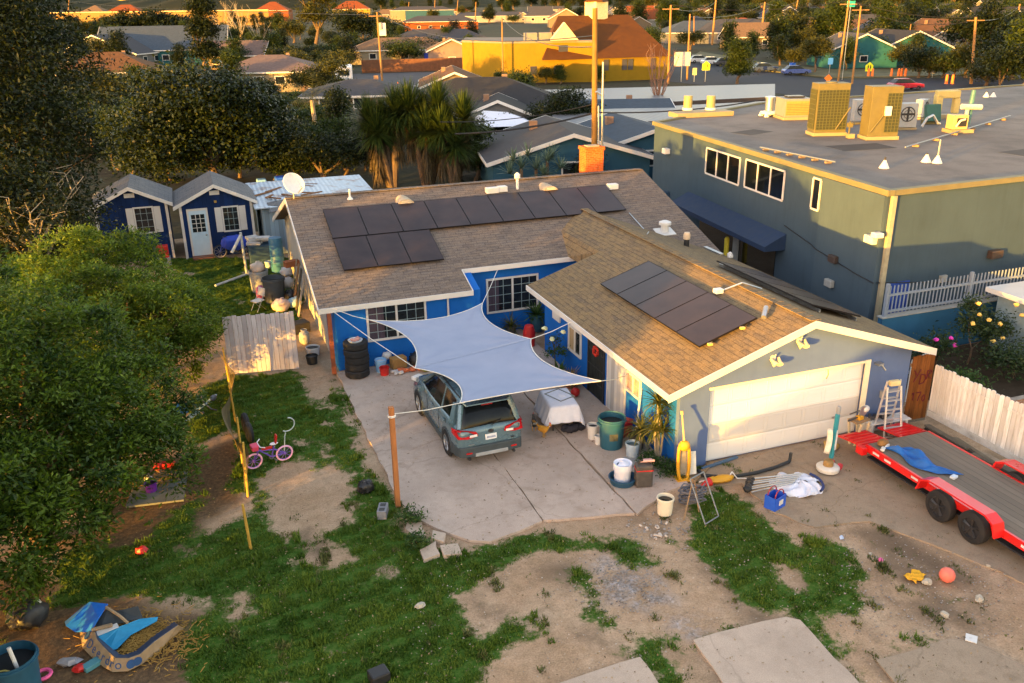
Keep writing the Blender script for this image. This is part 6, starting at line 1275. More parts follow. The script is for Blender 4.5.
q = g(40, 618); MB().sphere((0, 0, .3), (.12, .1, .15), 8, 6, .15, 3).build('white_jug', M('jug_pale', (.5, .5, .45), .4), None, (q[0], q[1], 0), 0, 'pale jug beside the dark sack at lower left', 'jug', smooth=True)
q = g(44, 678); MB().torus((0, 0, .06), .13, .035, 'Z', 16, 6).build('pink_ring', PINK, None, (q[0], q[1], .02), 0, 'pink ring toy on the ground right of the blue bin', 'toy', smooth=True)
q = g(80, 671); MB().sphere((0, 0, .06), (.12, .1, .07), 8, 5, .25, 3).build('red_cup', REDP, None, (q[0], q[1], 0), 0, 'red crushed cup beside the torn paddling pool', 'cup', smooth=True)
q = g(92, 667); MB().box((0, 0, .05), (.3, .18, .1)).build('teal_carton', M('carton_teal', (.08, .25, .3), .6), None, (q[0], q[1], 0), .6, 'teal carton under the rim of the torn paddling pool', 'carton', bevel=.01)
q = g(70, 664); MB().sphere((0, 0, .06), (.2, .12, .07), 8, 5, .3, 5).build('grey_wrap', M('wrap_grey', (.3, .3, .33), .4), None, (q[0], q[1], 0), 0, 'grey plastic wrap between the pink ring and the red cup', 'wrap', smooth=True)
q = g(378, 676); MB().box((0, 0, .1), (.35, .3, .2)).build('dark_box', BLACK, None, (q[0], q[1]-.1, 0), .2, 'small black box on the lawn at the bottom edge', 'box', bevel=.03)
# pots and plants in the entry nook, palms at the wall -------------------------------------
PALM_L = leafmat('palm_leaf', (.05, .075, .012), (.22, .2, .04), .35); GREEN_L = leafmat('shrub_leaf', (.02, .06, .012), (.09, .15, .03), .35); DRY_L = leafmat('dry_leaf', (.12, .08, .03), (.3, .2, .08), .3)
def potted(name, label, loc, n, L, w_, seed, mat, pot=(.16, .26), potm=None, stem=0, droop=.5, cat='plant'):
    t = thing(name, label, cat, loc); 
    if pot: MB().lathe([(.02, 0), (pot[0]*.7, 0), (pot[0], pot[1]), (pot[0]+.02, pot[1]), (pot[0]+.02, pot[1]+.03), (.02, pot[1]+.02)], (0, 0, 0), 16).build('pot', potm or M('terracotta', (.35, .13, .06), .8), t, smooth=True, angle=40)
    z = (pot[1] if pot else 0)+stem
    if stem: MB().tube((0, 0, 0), (0, 0, z), .03, .02, 6).build('stem', PALEBARK, t)
    Q = rosette((0, 0, z), n, L, w_, seed, droop); raw_quads('leaves', Q, np.random.default_rng(seed).uniform(.1, .9, len(Q)), mat, t); return t
potted('potted_plant', 'spiky potted plant under the window in the nook', (-.55, 10.9, .04), 60, .6, .025, 3, PALM_L, (.2, .3), M('pot_dark', (.05, .05, .06), .6)); potted('potted_plant', 'dark leafy plant in the far corner of the nook', (.45, 10.9, .04), 50, .6, .05, 4, GREEN_L, (.28, .6), M('pot_teal', (.02, .08, .12), .6))
MB().lathe([(.02, 0), (.2, 0), (.22, .5), (.15, .75), (.02, .78)], (0, 0, 0), 16).build('red_urn', REDP, None, (-.35, 9.6, .04), 0, 'tall red urn at the blue corner of the nook', 'urn', smooth=True)
rb_ = thing('rose_bush', 'potted rose bush with pale yellow blooms beside the tan-curtained window', 'rose bush', (-.42, 7.0, .04))
P_, T_, D_, cc = crown_points([(0, 0, .7, .35, .35, .4), (.05, .1, 1.1, .25, .25, .3)], 40, 14, .1, 8); leaf_mesh('foliage', P_, .09, T_, GREEN_L, seed=3, parent=rb_); mb = MB(); limbs(mb, (0, 0, 0), 1.4, .03, [(.1, 0, 1.4), (-.2, .1, 1.3), (0, -.2, 1.1)], 4); mb.build('stem', BARK, rb_)
for k, (x, y, z) in enumerate([(-.25, .35, 1.45), (.12, -.3, 1.5), (-.15, -.02, 1.2)]): MB().sphere((x, y, z), (.09, .09, .06), 9, 6, .3, k).build('bloom', M('bloom_cream', (.8, .78, .42), .7, .1), rb_, smooth=True)
hm = MB(); rr = random.Random(5)
pts = [(.28*cos(k*.5)+rr.uniform(-.05, .05), .2*sin(k*.5)+rr.uniform(-.05, .05), .03+.012*k*.6+.03) for k in range(60)]; hm.path(pts, .022, 5); hm.build('garden_hose', M('hose_rust', (.35, .08, .03), .6), None, (-1.25, 7.0, .04), 0, 'coiled rusty red garden hose on the walkway beyond the sail', 'hose')
MB().torus((0, 0, .35), .33, .02, 'Y', 22, 6).build('metal_hoop', STEEL, None, (-1.45, 7.7, .04), .4, 'thin metal hoop leaning behind the coiled red hose', 'hoop')
potted('potted_plant', 'reddish green bushy plant by the black security door', (-.45, 5.75, .04), 70, .5, .03, 9, DRY_L, (.2, .22)); potted('potted_plant', 'leafy green plant below the rose bush blooms', (-.6, 6.3, .04), 60, .55, .05, 10, GREEN_L, (.18, .2)); MB().sphere((0, 0, .14), (.15, .13, .15), 10, 7).build('red_pot', REDP, None, (-.6, 5.05, .04), 0, 'little round red pot at the foot of the security door', 'pot', smooth=True)
def dracaena(label, loc, stems, seed, mat):
    t = thing('palm_plant', label, 'palm', loc); rr = random.Random(seed); Q = []; mb = MB()
    for (x, y, h, n, L) in stems: mb.path([(x*.4, y*.4, 0), (x*.8, y*.8, h*.55), (x, y, h)], .03, 6); Q.append(rosette((x, y, h), n, L, .022, rr.randint(0, 999), .75, (-.3, 1.35)))
    Q = np.concatenate(Q); raw_quads('fronds', Q, np.random.default_rng(seed).uniform(.0, 1, len(Q)), mat, t); mb.build('stem', PALEBARK, t, smooth=True)
dracaena('taller palm plant with golden tufts at the garage corner', (-.32, .42, 0), [(-.08, .05, 1.05, 70, .62), (.12, -.02, .98, 60, .58), (.0, .1, 1.75, 90, .62), (.05, .05, 1.45, 40, .5)], 3, PALM_L)
dracaena('shorter palm plant with drooping tufts left of the golden one', (-.5, 1.05, .04), [(0, 0, .72, 80, .58), (.1, .12, .6, 50, .5)], 6, leafmat('palm_leaf_green', (.035, .055, .012), (.15, .15, .04), .35))
def shrub(name, label, loc, r, h, seed, mat, n=40, per=16, leaf=.08, cat='shrub', group=None):
    t = thing(name, label, cat, loc, 0, group); P, T, D, cc = crown_points([(0, 0, h*.5, r, r, h*.5)], n, per, r*.25, seed); P[:, 2] = np.maximum(P[:, 2], .01); leaf_mesh('foliage', P, leaf, T, mat, seed=seed, parent=t); mb = MB(); limbs(mb, (0, 0, 0), h, .015, [(.3*r, 0, h*.8), (-.3*r, .2*r, h*.7), (0, -.4*r, h*.7)], seed); mb.build('stem', BARK, t); return t
shrub('shrub', 'low bright green leafy plant at the foot of the shorter palm', (-.6, .38, 0), .28, .4, 3, GREEN_L); shrub('shrub', 'spreading green weeds at the foot of the garage corner', (-.25, -.12, 0), .42, .28, 5, GREEN_L, 60)
shrub('shrub', 'small leafy weed clump at the broken concrete by the driveway', tuple(g(420, 545)), .3, .25, 7, GREEN_L, 40); shrub('shrub', 'leafy weed clump at the foot of the orange post', tuple(g(410, 522)), .3, .3, 8, GREEN_L, 40)
# ------------------------------------------------------------------ grey commercial building on the right
GREYW = stucco('grey_green_wall', (.045, .073, .10), .08, .3); HB = 5.3
A_ = g(889, 191, HB)[:2]; B_ = g(655, 122, HB)[:2]; Rr = g(1100, 168, HB)[:2]; Fr = g(1075, 81, HB)[:2]; Fm = g(760, 103, HB)[:2]
uB = (B_-A_)/np.linalg.norm(B_-A_); nB = np.array([-uB[1], uB[0]]); uF = (Rr-A_)/np.linalg.norm(Rr-A_)
cbld = thing('commercial_building', 'large flat-roofed grey-green commercial building right of the house', 'building', (0, 0, 0))
foot = [tuple(A_), tuple(Rr), tuple(Fr), tuple(Fm), tuple(B_)]
MB().slab(foot, -.1, HB-.16).build('wall', GREYW, cbld)
tr_ = NT('flat_roof'); n1 = tr_.noise(.12, 8); n2 = tr_.noise(.6, 9, None, .7); n3 = tr_.noise(25, 3); a = tr_.ramp(n1, [(.3, (.14, .125, .115)), (.7, (.22, .195, .175))]); a = tr_.mix(tr_.ramp(n2, [(.45, (0, 0, 0)), (.65, (.5, .5, .5))]), a, (.085, .078, .075)); a = tr_.mix(.25, a, tr_.ramp(n3, [(.3, (.2,)*3), (.7, (.8,)*3)]), 'OVERLAY'); tr_.color(a); tr_.rough(.9)
rf = MB().slab(foot, HB-.159, HB-.06).build('roof', tr_.m, cbld)
mb = MB()
for i in range(len(foot)):
    a, b = Vector(foot[i]), Vector(foot[(i+1) % len(foot)]); d = (b-a).normalized(); n = Vector((d.y, -d.x)); a0 = a-d*.1; b0 = b+d*.1
    if i in (0, 1, 2, 3, 4):
        q = [(a0+n*.1), (b0+n*.1), (b0-n*.18), (a0-n*.18)]; mb.slab([(p.x, p.y) for p in q], HB-.155-.001*i, HB+.03+.002*i)
mb.build('parapet', M('parapet_tan', (.15, .135, .07), .7, .12, 2, .1), cbld)
def L(s, z, out=0.0):                       # point on the long left face: s metres from the near corner
    p = A_+uB*s+nB*out; return (p[0], p[1], z)
def onL(mb, s0, s1, z0, z1, o0, o1):
    q = [L(s0, 0, o0), L(s1, 0, o0), L(s1, 0, o1), L(s0, 0, o1)]; mb.slab([(p[0], p[1]) for p in q], z0, z1)
def lface_window(s0, s1, z0, z1, n):
    f = MB(); w_ = .07; onL(f, s0, s1, z0-w_, z0, .002, .05); onL(f, s0, s1, z1, z1+w_, .002, .05)
    for k in range(n+1): s = s0+(s1-s0)*k/n; onL(f, s-w_/2, s+w_/2, z0, z1, .002, .05)
    o = f.build('window', TRIM, cbld); p = MB(); onL(p, s0+.04, s1-.04, z0, z1, .003, .02); p.build('pane', glass('dark_glass', (.006, .008, .009), .05), o)
lface_window(10.04, 13.28, 3.68, 4.80, 3); lface_window(6.38, 9.52, 3.72, 4.84, 3); lface_window(3.85, 4.35, 3.85, 4.95, 1)
mb = MB(); onL(mb, -.0, 3.6, 0, HB-.17, .003, .12); mb.build('wall_return', stucco('grey_wall_light', (.053, .082, .108), .08, .3), cbld)
# awning over the glazed front
mb = MB(); q0, q1 = 5.85, 15.0
mb.add([L(q0, 2.42, .003), L(q1, 2.42, .003), L(q1, 1.95, .95), L(q0, 1.95, .95), L(q0, 1.75, .95), L(q1, 1.75, .95), L(q1, 1.75, .003), L(q0, 1.75, .003)], [(0, 1, 2, 3), (3, 2, 5, 4), (0, 3, 4, 7), (1, 6, 5, 2)]); mb.build('awning', M('awning_navy', (.012, .03, .075), .7, .15, 4), cbld)
mb = MB(); onL(mb, 6.5, 9.55, .05, 1.7, .003, .03); onL(mb, 10.0, 13.55, .05, 1.7, .003, .03); mb.build('shopfront_glass', glass('shop_glass', (.006, .008, .008), .08), cbld)
mb = MB(); onL(mb, 9.56, 9.99, 0, 1.74, .003, .1); mb.build('pillar', M('pillar_grey', (.3, .32, .32), .7), cbld)
ys = thing('bollard_pipe', 'yellow painted upright pipe in front of the dark shopfront', 'bollard', L(9.8, 0, .5)); MB().lathe([(.02, 0), (.11, 0), (.11, 1.3), (.07, 1.38), (.02, 1.4)], (0, 0, 0), 14).build('shaft', M('bollard_yellow', (.65, .5, .03), .5), ys, smooth=True, angle=40); MB().lathe([(.12, .0), (.12, .12)], (0, 0, 0), 14, cap=False).build('base_ring', DARKM, ys)
ac = thing('wall_air_conditioner', 'white air conditioner unit mounted on the left wall of the grey building', 'air conditioner', L(16.4, 1.0, .02))
ang = math.atan2(uB[1], uB[0]); ac.rotation_euler = (0, 0, ang)
MB().box((0, .33, .25), (.95, .5, .62)).build('shell', M('ac_white', (.62, .62, .6), .5, .06), ac, bevel=.02); mb = MB(); mb.torus((0.1, .59, .25), .2, .02, 'Y'); mb.lathe([(.02, 0), (.19, 0)], (0, 0, 0), 16, Matrix.Translation((.1, .583, .25)) @ Matrix.Rotation(pi/2, 4, 'X')); mb.build('fan_grille', DARKM, ac); MB().box((-.5, .3, -.15), (.1, .55, .1)).build('bracket', DARKM, ac)
for k, (s, z, lb) in enumerate([(17.5, 1.75, 'dark box'), (16.9, 1.15, 'dark vent')]): mb = MB(); onL(mb, s-.3, s+.25, z-.2, z+.22, .003, .22); mb.build('vent_box', M('vent_dark_blue', (.03, .06, .1), .6), cbld)
def wall_light(s, z, mat, nm='wall_light'): mb = MB(); onL(mb, s-.22, s+.22, z-.14, z+.14, .121 if s < 3.6 else .003, .3); return mb.build(nm, mat, cbld, bevel=.03)
wall_light(2.3, 2.35, M('lamp_bronze', (.05, .035, .03), .5)); wall_light(2.35, 1.4, M('lamp_grey_box', (.3, .3, .28), .6), 'wall_box'); wall_light(17.6, 4.05, WHITE, 'security_light')
mb = MB(); onL(mb, .05, .55, 3.45, 3.72, .125, .34); mb.build('security_light', M('sec_white', (.6, .58, .52), .5), cbld, bevel=.03); mb = MB(); onL(mb, -.25, .05, 3.75, 3.92, .125, .45); mb.build('camera_box', WHITE, cbld, bevel=.03)
mb = MB(); mb.path([L(6, 2.75, .05), L(4, 2.45, .05), L(3.6, 2.4, .14), L(1, 2.15, .14), L(-.05, 2.1, .14)], .02, 5); pf_ = A_+uF*0-np.array([0, .05]); mb.path([(pf_[0], pf_[1], 2.1), tuple(A_+uF*3-np.array([0, .05]))+(1.75,), tuple(A_+uF*4.6-np.array([0, .05]))+(1.68,)], .02, 5); mb.build('cable', DARKM, cbld)
def onF(mb, s0, s1, z0, z1, o0, o1):
    nF = np.array([uF[1], -uF[0]]); q = [A_+uF*s0+nF*o0, A_+uF*s1+nF*o0, A_+uF*s1+nF*o1, A_+uF*s0+nF*o1]; mb.slab([tuple(p) for p in q], z0, z1)
mb = MB(); onF(mb, .12, .3, .1, HB-.17, .003, .12); mb.build('downpipe', M('downpipe_tan', (.34, .3, .2), .6), cbld)
mb = MB(); onF(mb, 5.05, 5.6, 2.4, 2.7, .003, .25); mb.build('wall_light', M('lamp_bronze', (.05, .035, .03), .5), cbld, bevel=.03); mb = MB(); onF(mb, 2.9, 3.2, 1.75, 2.0, .003, .1); mb.build('wall_box', M('lamp_grey_box', (.3, .3, .28), .6), cbld)
mb = MB(); onF(mb, .5, 1.5, 0, 2.0, .003, .04); mb.build('door', M('door_royal_blue', (.02, .06, .3), .5), cbld)
# roof plant
def gr(px, py): return g(px, py, HB-.05)
UNIT = M('unit_beige', (.115, .098, .034), .6, .14, 3, .05, dirt=.35); UNITW = M('unit_white', (.2, .19, .17), .6, .1, 3, .05, dirt=.35); CURB = M('curb_cream', (.26, .21, .12), .7, .1, 3)
RZB = ang-pi/2
pa, pb = gr(676, 118), gr(731, 115)
rc_ = thing('roof_curb', 'long cream curb block at the far left edge of the flat roof', 'roof curb', ((pa[0]+pb[0])/2, (pa[1]+pb[1])/2+.3, HB-.05), RZB); MB().box((0, 0, .13), (float(np.linalg.norm(pb-pa)), 1.2, .26)).build('block', CURB, rc_, bevel=.02)
for k, (px, lb) in enumerate(((690, 'left of the two tan round ducts standing on the cream curb'), (713, 'right of the two tan round ducts standing on the cream curb'))):
    p = gr(px, 115); d_ = thing('round_duct', lb, 'duct', (p[0], p[1]+.3, HB+.2)); MB().lathe([(.02, 0), (.3, 0), (.3, .12), (.26, .14)], (0, 0, 0), 20).build('collar', WHITE, d_, smooth=True, angle=30); MB().lathe([(.25, .14), (.25, .78), (.23, .8), (.02, .8)], (0, 0, 0), 20).build('pipe', M('duct_olive', (.33, .28, .13), .5, .1, 4, .05, .3), d_, smooth=True, angle=30)
p = gr(769, 116); cv = thing('roof_ventilator', 'round grey galvanised ventilator on white feet left of the roof units', 'ventilator', p); MB().lathe([(.03, .3), (.26, .3), (.26, .95), (.3, .97), (.3, 1.05), (.03, 1.1)], (0, 0, 0), 20).build('drum', STEEL, cv, smooth=True, angle=30); MB().lathe([(.5, .14), (.5, .22), (.26, .3), (.03, .3)], (0, 0, 0), 20).build('skirt', WHITE, cv, smooth=True, angle=30)
for a in (.6, 2.2, 3.8, 5.4): MB().lathe([(.16, 0), (.05, .25)], (.45*cos(a), .45*sin(a), 0), 8).build('foot', WHITE, cv)
def cab(name, label, px0, px1, pyb, pyt, depth, mat, grille=True, curb=.16, lean=0, tan=False):
    a, b = gr(px0, pyb), gr(px1, pyb); w_ = float(np.linalg.norm(b-a)); m = (a+b)/2; s = pxm(m); h = (pyb-pyt)/s/.935
    t = thing(name, label, 'air conditioner', (m[0], m[1], HB-.05), -radians(17)); h -= .15*depth
    if curb: MB().box((0, depth/2, curb/2), (w_*1.08, depth*1.1, curb)).build('curb', CURB, t, bevel=.015)
    c = MB(); c.box((0, depth/2, curb+(h-curb)/2), (w_, depth, h-curb)); c.build('cabinet', mat, t, bevel=.015); return t, w_, h, depth, curb
GRB = M('grille_bars', (.075, .075, .025), .6, .1)
GR_ = M('grille_dark', (.03, .035, .012), .6, .15, 8)
def grille(t, x0, x1, y, z0, z1, cols, rows, mat, side=None):
    f = MB()
    if side is None: f.bb(x0, x1, y-.012, y-.003, z0, z1)
    o = f.build('grille', GR_, t); g_ = MB()
    for k in range(cols+1): u = x0+(x1-x0)*k/cols; g_.bb(u-.012, u+.012, y-.03, y-.013, z0, z1)
    for k in range(rows+1): z = z0+(z1-z0)*k/rows; g_.bb(x0, x1, y-.028, y-.0135, z-.01, z+.01)
    g_.build('bars', GRB, o)
t1, w1, h1, d1, c1 = cab('rooftop_unit', 'tall beige rooftop unit with a diagonal brace, left of the tall pair', 813, 846, 136, 86, .9, UNIT); grille(t1, -w1/2+.05, w1/2-.05, 0, .3, h1-.3, 9, 14, UNIT)
mb = MB(); mb.tube((w1*.15, -.05, .3), (w1*.55, -.06, h1*.55), .035, n=6); mb.build('brace', UNIT, t1); mb = MB(); mb.bb(-w1/2-.03, -w1/2-.003, .1, d1-.1, .3, h1-.3); mb.build('side_grille', GR_, t1); mb = MB()
for k in range(6): mb.bb(-w1/2-.05, -w1/2-.031, .1+k*.14, .13+k*.14, .3, h1-.3)
for k in range(9): mb.bb(-w1/2-.048, -w1/2-.0315, .1, d1-.1, .3+k*(h1-.6)/8, .33+k*(h1-.6)/8)
mb.build('side_bars', GRB, t1); MB().lathe([(.28, h1), (.28, h1+.05), (.1, h1+.08)], (0, .45, 0), 18).build('fan_guard', UNIT, t1)
t2, w2, h2, d2, c2 = cab('rooftop_unit', 'tall beige rooftop unit with a pale switch box, right of the tall pair', 866, 898, 140, 89, .9, UNIT); grille(t2, .02, w2/2-.05, 0, .35, h2-.3, 4, 12, UNIT); MB().box((w2*.05, -.08, h2*.55), (.28, .14, .42)).build('switch_box', WHITE, t2, bevel=.015); mb = MB(); mb.tube((-w2*.45, -.05, .35), (-w2*.05, -.06, h2*.5), .03, n=6); mb.build('brace', UNIT, t2)
t3, w3, h3, d3, c3 = cab('rooftop_unit', 'low wide rooftop unit with an orange-tan slotted front, leftmost of the units', 783, 812, 120, 97, 1.5, UNITW); o = MB().bb(-w3/2+.08, w3/2-.08, -.02, -.003, .25, h3-.12).build('louvre', M('louvre_tan', (.3, .2, .05), .6), t3); mb = MB()
for k in range(7): mb.bb(-w3/2+.1, w3/2-.1, -.035, -.021, .3+k*(h3-.5)/7, .33+k*(h3-.5)/7)
mb.build('slat', UNIT, o); MB().box((0, .8, h3+.06), (w3*.6, .7, .08)).build('top_cover', DARKM, t3, bevel=.01)
def fan_unit(label, px, pyb, w_, h, rz=-.3):
    p = gr(px, pyb); t = thing('rooftop_unit', label, 'air conditioner', p, rz); MB().box((0, .25, .12+h/2), (w_, .45, h)).build('cabinet', M('fan_unit_grey', (.32, .34, .35), .6, .1), t, bevel=.02); MB().box((0, .25, .05), (w_*1.05, .5, .1)).build('curb', CURB, t)
    m = MB(); m.torus((0, .015, .12+h*.55), min(w_, h)*.34, .025, 'Y'); m.torus((0, .012, .12+h*.55), min(w_, h)*.2, .014, 'Y'); m.build('fan_ring', DARKM, t); m = MB()
    for k in range(4):
        a = k*pi/2; m.box((min(w_, h)*.16*cos(a), .016, .12+h*.55+min(w_, h)*.16*sin(a)), (min(w_, h)*.3, .012, .1), ry=-a)
    m.build('fan_blade', BLACK, t); return t
fan_unit('grey fan unit directly behind the right tall rooftop unit', 906, 130, 1.0, 1.15); fan_unit('grey fan unit between the two tall rooftop units', 862, 124, .9, 1.1); fan_unit('small grey fan unit right of the one behind the tall pair', 925, 119, .8, .9, .5)
p = gr(850, 138); mt = thing('pipe_stand', 'small beige pipe stand in front of the tall rooftop units', 'pipe stand', p, -.3); MB().box((0, 0, .1), (.3, .3, .2)).build('curb', CURB, mt); mb = MB(); mb.tube((-.08, 0, .2), (-.08, 0, .75), .04, n=6); mb.path([(-.08, 0, .6), (.5, .15, .65), (.9, .3, .5)], .035, 6); mb.box((-.08, 0, .6), (.22, .2, .2)); mb.build('pipe', UNIT, mt)
p = gr(944, 118); cd_ = thing('exhaust_fan', 'yellow-tan bent exhaust duct at the back of the rooftop units', 'exhaust duct', p, -.4); mb = MB(); mb.box((-.45, 0, .75), (.35, .5, .95)); mb.box((0, 0, 1.25), (1.2, .5, .4)); mb.box((.5, 0, .65), (.3, .45, .8)); mb.build('duct', M('duct_yellow', (.48, .38, .13), .6, .1), cd_, bevel=.06); MB().box((0, 0, .1), (1.3, .6, .2)).build('curb', CURB, cd_)
p = gr(931, 124); gp_ = thing('green_panel_unit', 'dark green panelled box among the rooftop pipes', 'rooftop box', p, -.25); MB().box((0, 0, .55), (.75, .3, .85), rx=-.25).build('panel', M('panel_green', (.02, .09, .075), .5), gp_, bevel=.02); MB().box((0, .1, .1), (.8, .4, .2)).build('curb', UNIT, gp_)
p = gr(961, 133); bu = thing('blower_unit', 'tan blower box with a horizontal white pipe at the right of the rooftop units', 'blower', p, -.25); MB().box((0, .3, .08), (1.15, .8, .16)).build('curb', CURB, bu); MB().box((-.1, .3, .5), (.75, .6, .66)).build('cabinet', M('blower_tan', (.45, .34, .14), .6, .15), bu, bevel=.02); MB().bb(-.3, .2, -.012, -.003, .3, .7).build('opening', BLACK, bu); mb = MB(); mb.tube((.35, .35, .2), (.35, .35, 1.25), .09, n=10); mb.tube((.0, .3, 1.2), (1.0, .3, 1.15), .13, n=12); mb.path([(-.35, -.05, .3), (-.2, -.12, .6), (.05, -.1, .65)], .05, 6); mb.build('pipe', M('pipe_pale', (.5, .5, .44), .5), bu, smooth=True, angle=40); MB().tube((.55, .5, .3), (.75, .7, 1.9), .14, .1, 10).build('stack', M('stack_teal', (.06, .16, .16), .5), bu)
p = gr(930, 128); mb = MB(); mb.path([(-.6, 0, .1), (-.3, 0, .5), (.2, .1, .6), (.6, .1, .2), (.9, .2, .12)], .06, 8); mb.build('flexible_pipe', M('pipe_silver', (.5, .5, .5), .4, .1, 5, 0, .6), None, tuple(p), .1, 'silver flexible pipe looping in front of the green panel', 'pipe', smooth=True)
for px, py, h, lb in ((884, 168, .42, 'white cone vent on the flat roof nearest its front-left corner'), (926, 162, .32, 'small white vent left of the tall thin one on the flat roof'), (937, 163, .9, 'white cone vent with a tall thin mast on the flat roof'), (986, 97, .3, 'left of two tiny white vents at the back of the flat roof'), (993, 97, .28, 'right of two tiny white vents at the back of the flat roof')):
    p = gr(px, py); t = thing('roof_vent', lb, 'vent', p, 0, 'small white vents on the flat roof'); MB().lathe([(.2, 0), (.06, .26), (.05, .3)], (0, 0, 0), 14).build('cone', WHITE, t, smooth=True, angle=40); MB().tube((0, 0, .28), (0, 0, max(h, .36)), .035, n=8).build('pipe', DARKM if h < .8 else STEEL, t)
for k, (a, b, lb) in enumerate((((760, 150), (835, 165), 'thin conduit run on wood blocks across the near left of the flat roof'), ((905, 150), (1010, 118), 'longer conduit run on wood blocks right of the rooftop units'))):
    a, b = Vector(gr(*a)), Vector(gr(*b)); t = thing('roof_conduit', lb, 'conduit', a, 0); d = b-a; MB().tube((0, 0, .12), (d.x, d.y, .12), .03, n=6).build('pipe', STEELD, t)
    for q in range(6): f = (q+.5)/6; MB().box((d.x*f, d.y*f, .045), (.28, .12, .09), rz=math.atan2(d.y, d.x)+pi/2).build('block', WOOD, t)
for k, (x, y, w_, d_, lb) in enumerate(((17, 14, 2.6, 1.5, 'darker patch of roofing felt near the middle of the flat roof'), (22, 9.5, 1.6, 2.2, 'darker patch of roofing felt near the front edge of the flat roof'), (15.5, 20, 1.8, 1.2, 'darker patch of roofing felt left of the tall units'))): MB().box((x, y, HB-.056), (w_, d_, .006), rz=.2*k-.1).build('felt_patch', M('felt_patch', (.075, .07, .068), .9, .2, 2), rf)
# white railing on the low blue wall
LB = stucco('low_blue_wall', (.025, .10, .19), .1, .2); bw = thing('boundary_wall', 'low blue rendered wall below the white railing', 'wall', (0, 0, 0)); MB().bb(10.0, 40, 4.06, 4.26, 0, 1.46).build('wall', LB, bw); MB().bb(9.97, 40, 4.02, 4.30, 1.461, 1.5).build('coping', M('coping_grey', (.3, .3, .28), .8), bw)
rl = thing('railing', 'white picket railing on top of the low blue wall', 'railing', (10.14, 4.16, 1.5)); RW = M('railing_white', (.2, .24, .3), .5, .05)
for k in range(8): MB().bb(-.05+k*3.55, .05+k*3.55, -.05, .05, 0, 1.12).build('post', RW, rl)
mb = MB()
for k in range(160): mb.bb(.1+k*.155, .135+k*.155, -.015, .015, .06, 1.03)
pk_ = mb.build('pickets', RW, rl)
for z in (.12, .68): MB().bb(0, 25, -.035, .035, z, z+.07).build('rail', RW, rl)
ob = thing('outbuilding', 'small outbuilding with a white eave at the right edge below the railing', 'outbuilding', (14.3, 1.6, 0)); MB().bb(0, 4, 0, 1.9, 0, 2.0).build('wall', M('ob_wall', (.2, .27, .3), .8), ob); MB().slab([(-.3, -.3), (4.3, -.3), (4.3, 2.2), (-.3, 2.2)], 2.0, 2.16).build('roof', TRIM, ob); MB().tube((-.05, -.05, 0), (-.05, -.05, 2.0), .06, n=8).build('downpipe', TRIM, ob)
p0 = (9.2, -.4)
rb2 = thing('flower_bed', 'raised brick-edged planting bed under the blue wall', 'planter', (9.0, .4, 0)); MB().bb(1.6, 9, -.9, -.7, 0, .3).build('kerb', brick('bed_brick', (.3, .14, .08), (.36, .18, .1), (.3, .25, .2)), rb2); MB().bb(.2, 9, -.69, 3.4, 0, .12).build('bed_soil', M('bed_soil', (.05, .035, .022), .95, .3, 4), rb2)
ROSE_L = leafmat('rose_leaf', (.012, .03, .01), (.05, .08, .02), .3)
def roses(label, loc, blobs, blooms, mat, seed, n=90):
    t = thing('rose_bush', label, 'rose bush', loc); P, T, D, cc = crown_points(blobs, n, 18, .17, seed); P[:, 2] = np.maximum(P[:, 2], .03); leaf_mesh('foliage', P, .12, T, ROSE_L, seed=seed, parent=t); mb = MB(); limbs(mb, (0, 0, 0), 1.6, .035, [b[:3] for b in blobs], seed); mb.build('stem', BARK, t)
    for k, b in enumerate(blooms): MB().sphere(b, (.075, .075, .06), 8, 6, .3, k).build('bloom', mat, t, smooth=True)
q = onY(980, 345, 2.6)
roses('tall rose bush with yellow blooms in front of the blue wall', (12.3, 2.5, .12), [(0, 0, 1.2, .6, .5, .8), (.9, 0, .9, .7, .5, .8), (-.2, .1, 1.9, .35, .3, .4)], [(-.35, -.3, 2.2), (-.28, -.35, 1.85), (-.55, -.4, 1.6), (.05, -.45, 1.65), (.55, -.45, 1.45), (1.3, -.3, 1.95), (1.5, -.4, 1.6), (.75, -.5, .95), (.35, -.5, .9)], M('bloom_yellow', (.75, .5, .12), .7, .15), 4, 150)
roses('lower rose bush with magenta blooms left of the yellow roses', (10.9, 2.4, .12), [(0, 0, .8, .5, .45, .55), (-.5, 0, .6, .45, .4, .5)], [(-.55, -.3, 1.25), (.0, -.35, 1.25), (.15, -.4, 1.0)], M('bloom_magenta', (.7, .04, .4), .7, .15), 9, 80)
shrub('shrub', 'dark green bush in the bed in front of the rose bushes', (12.6, 1.0, .1), 1.0, 1.1, 6, ROSE_L, 110, 18, .13); shrub('shrub', 'low grass-green bush by the white fence end in the bed', (10.2, .9, .1), .7, .7, 8, GREEN_L, 80, 18, .11)

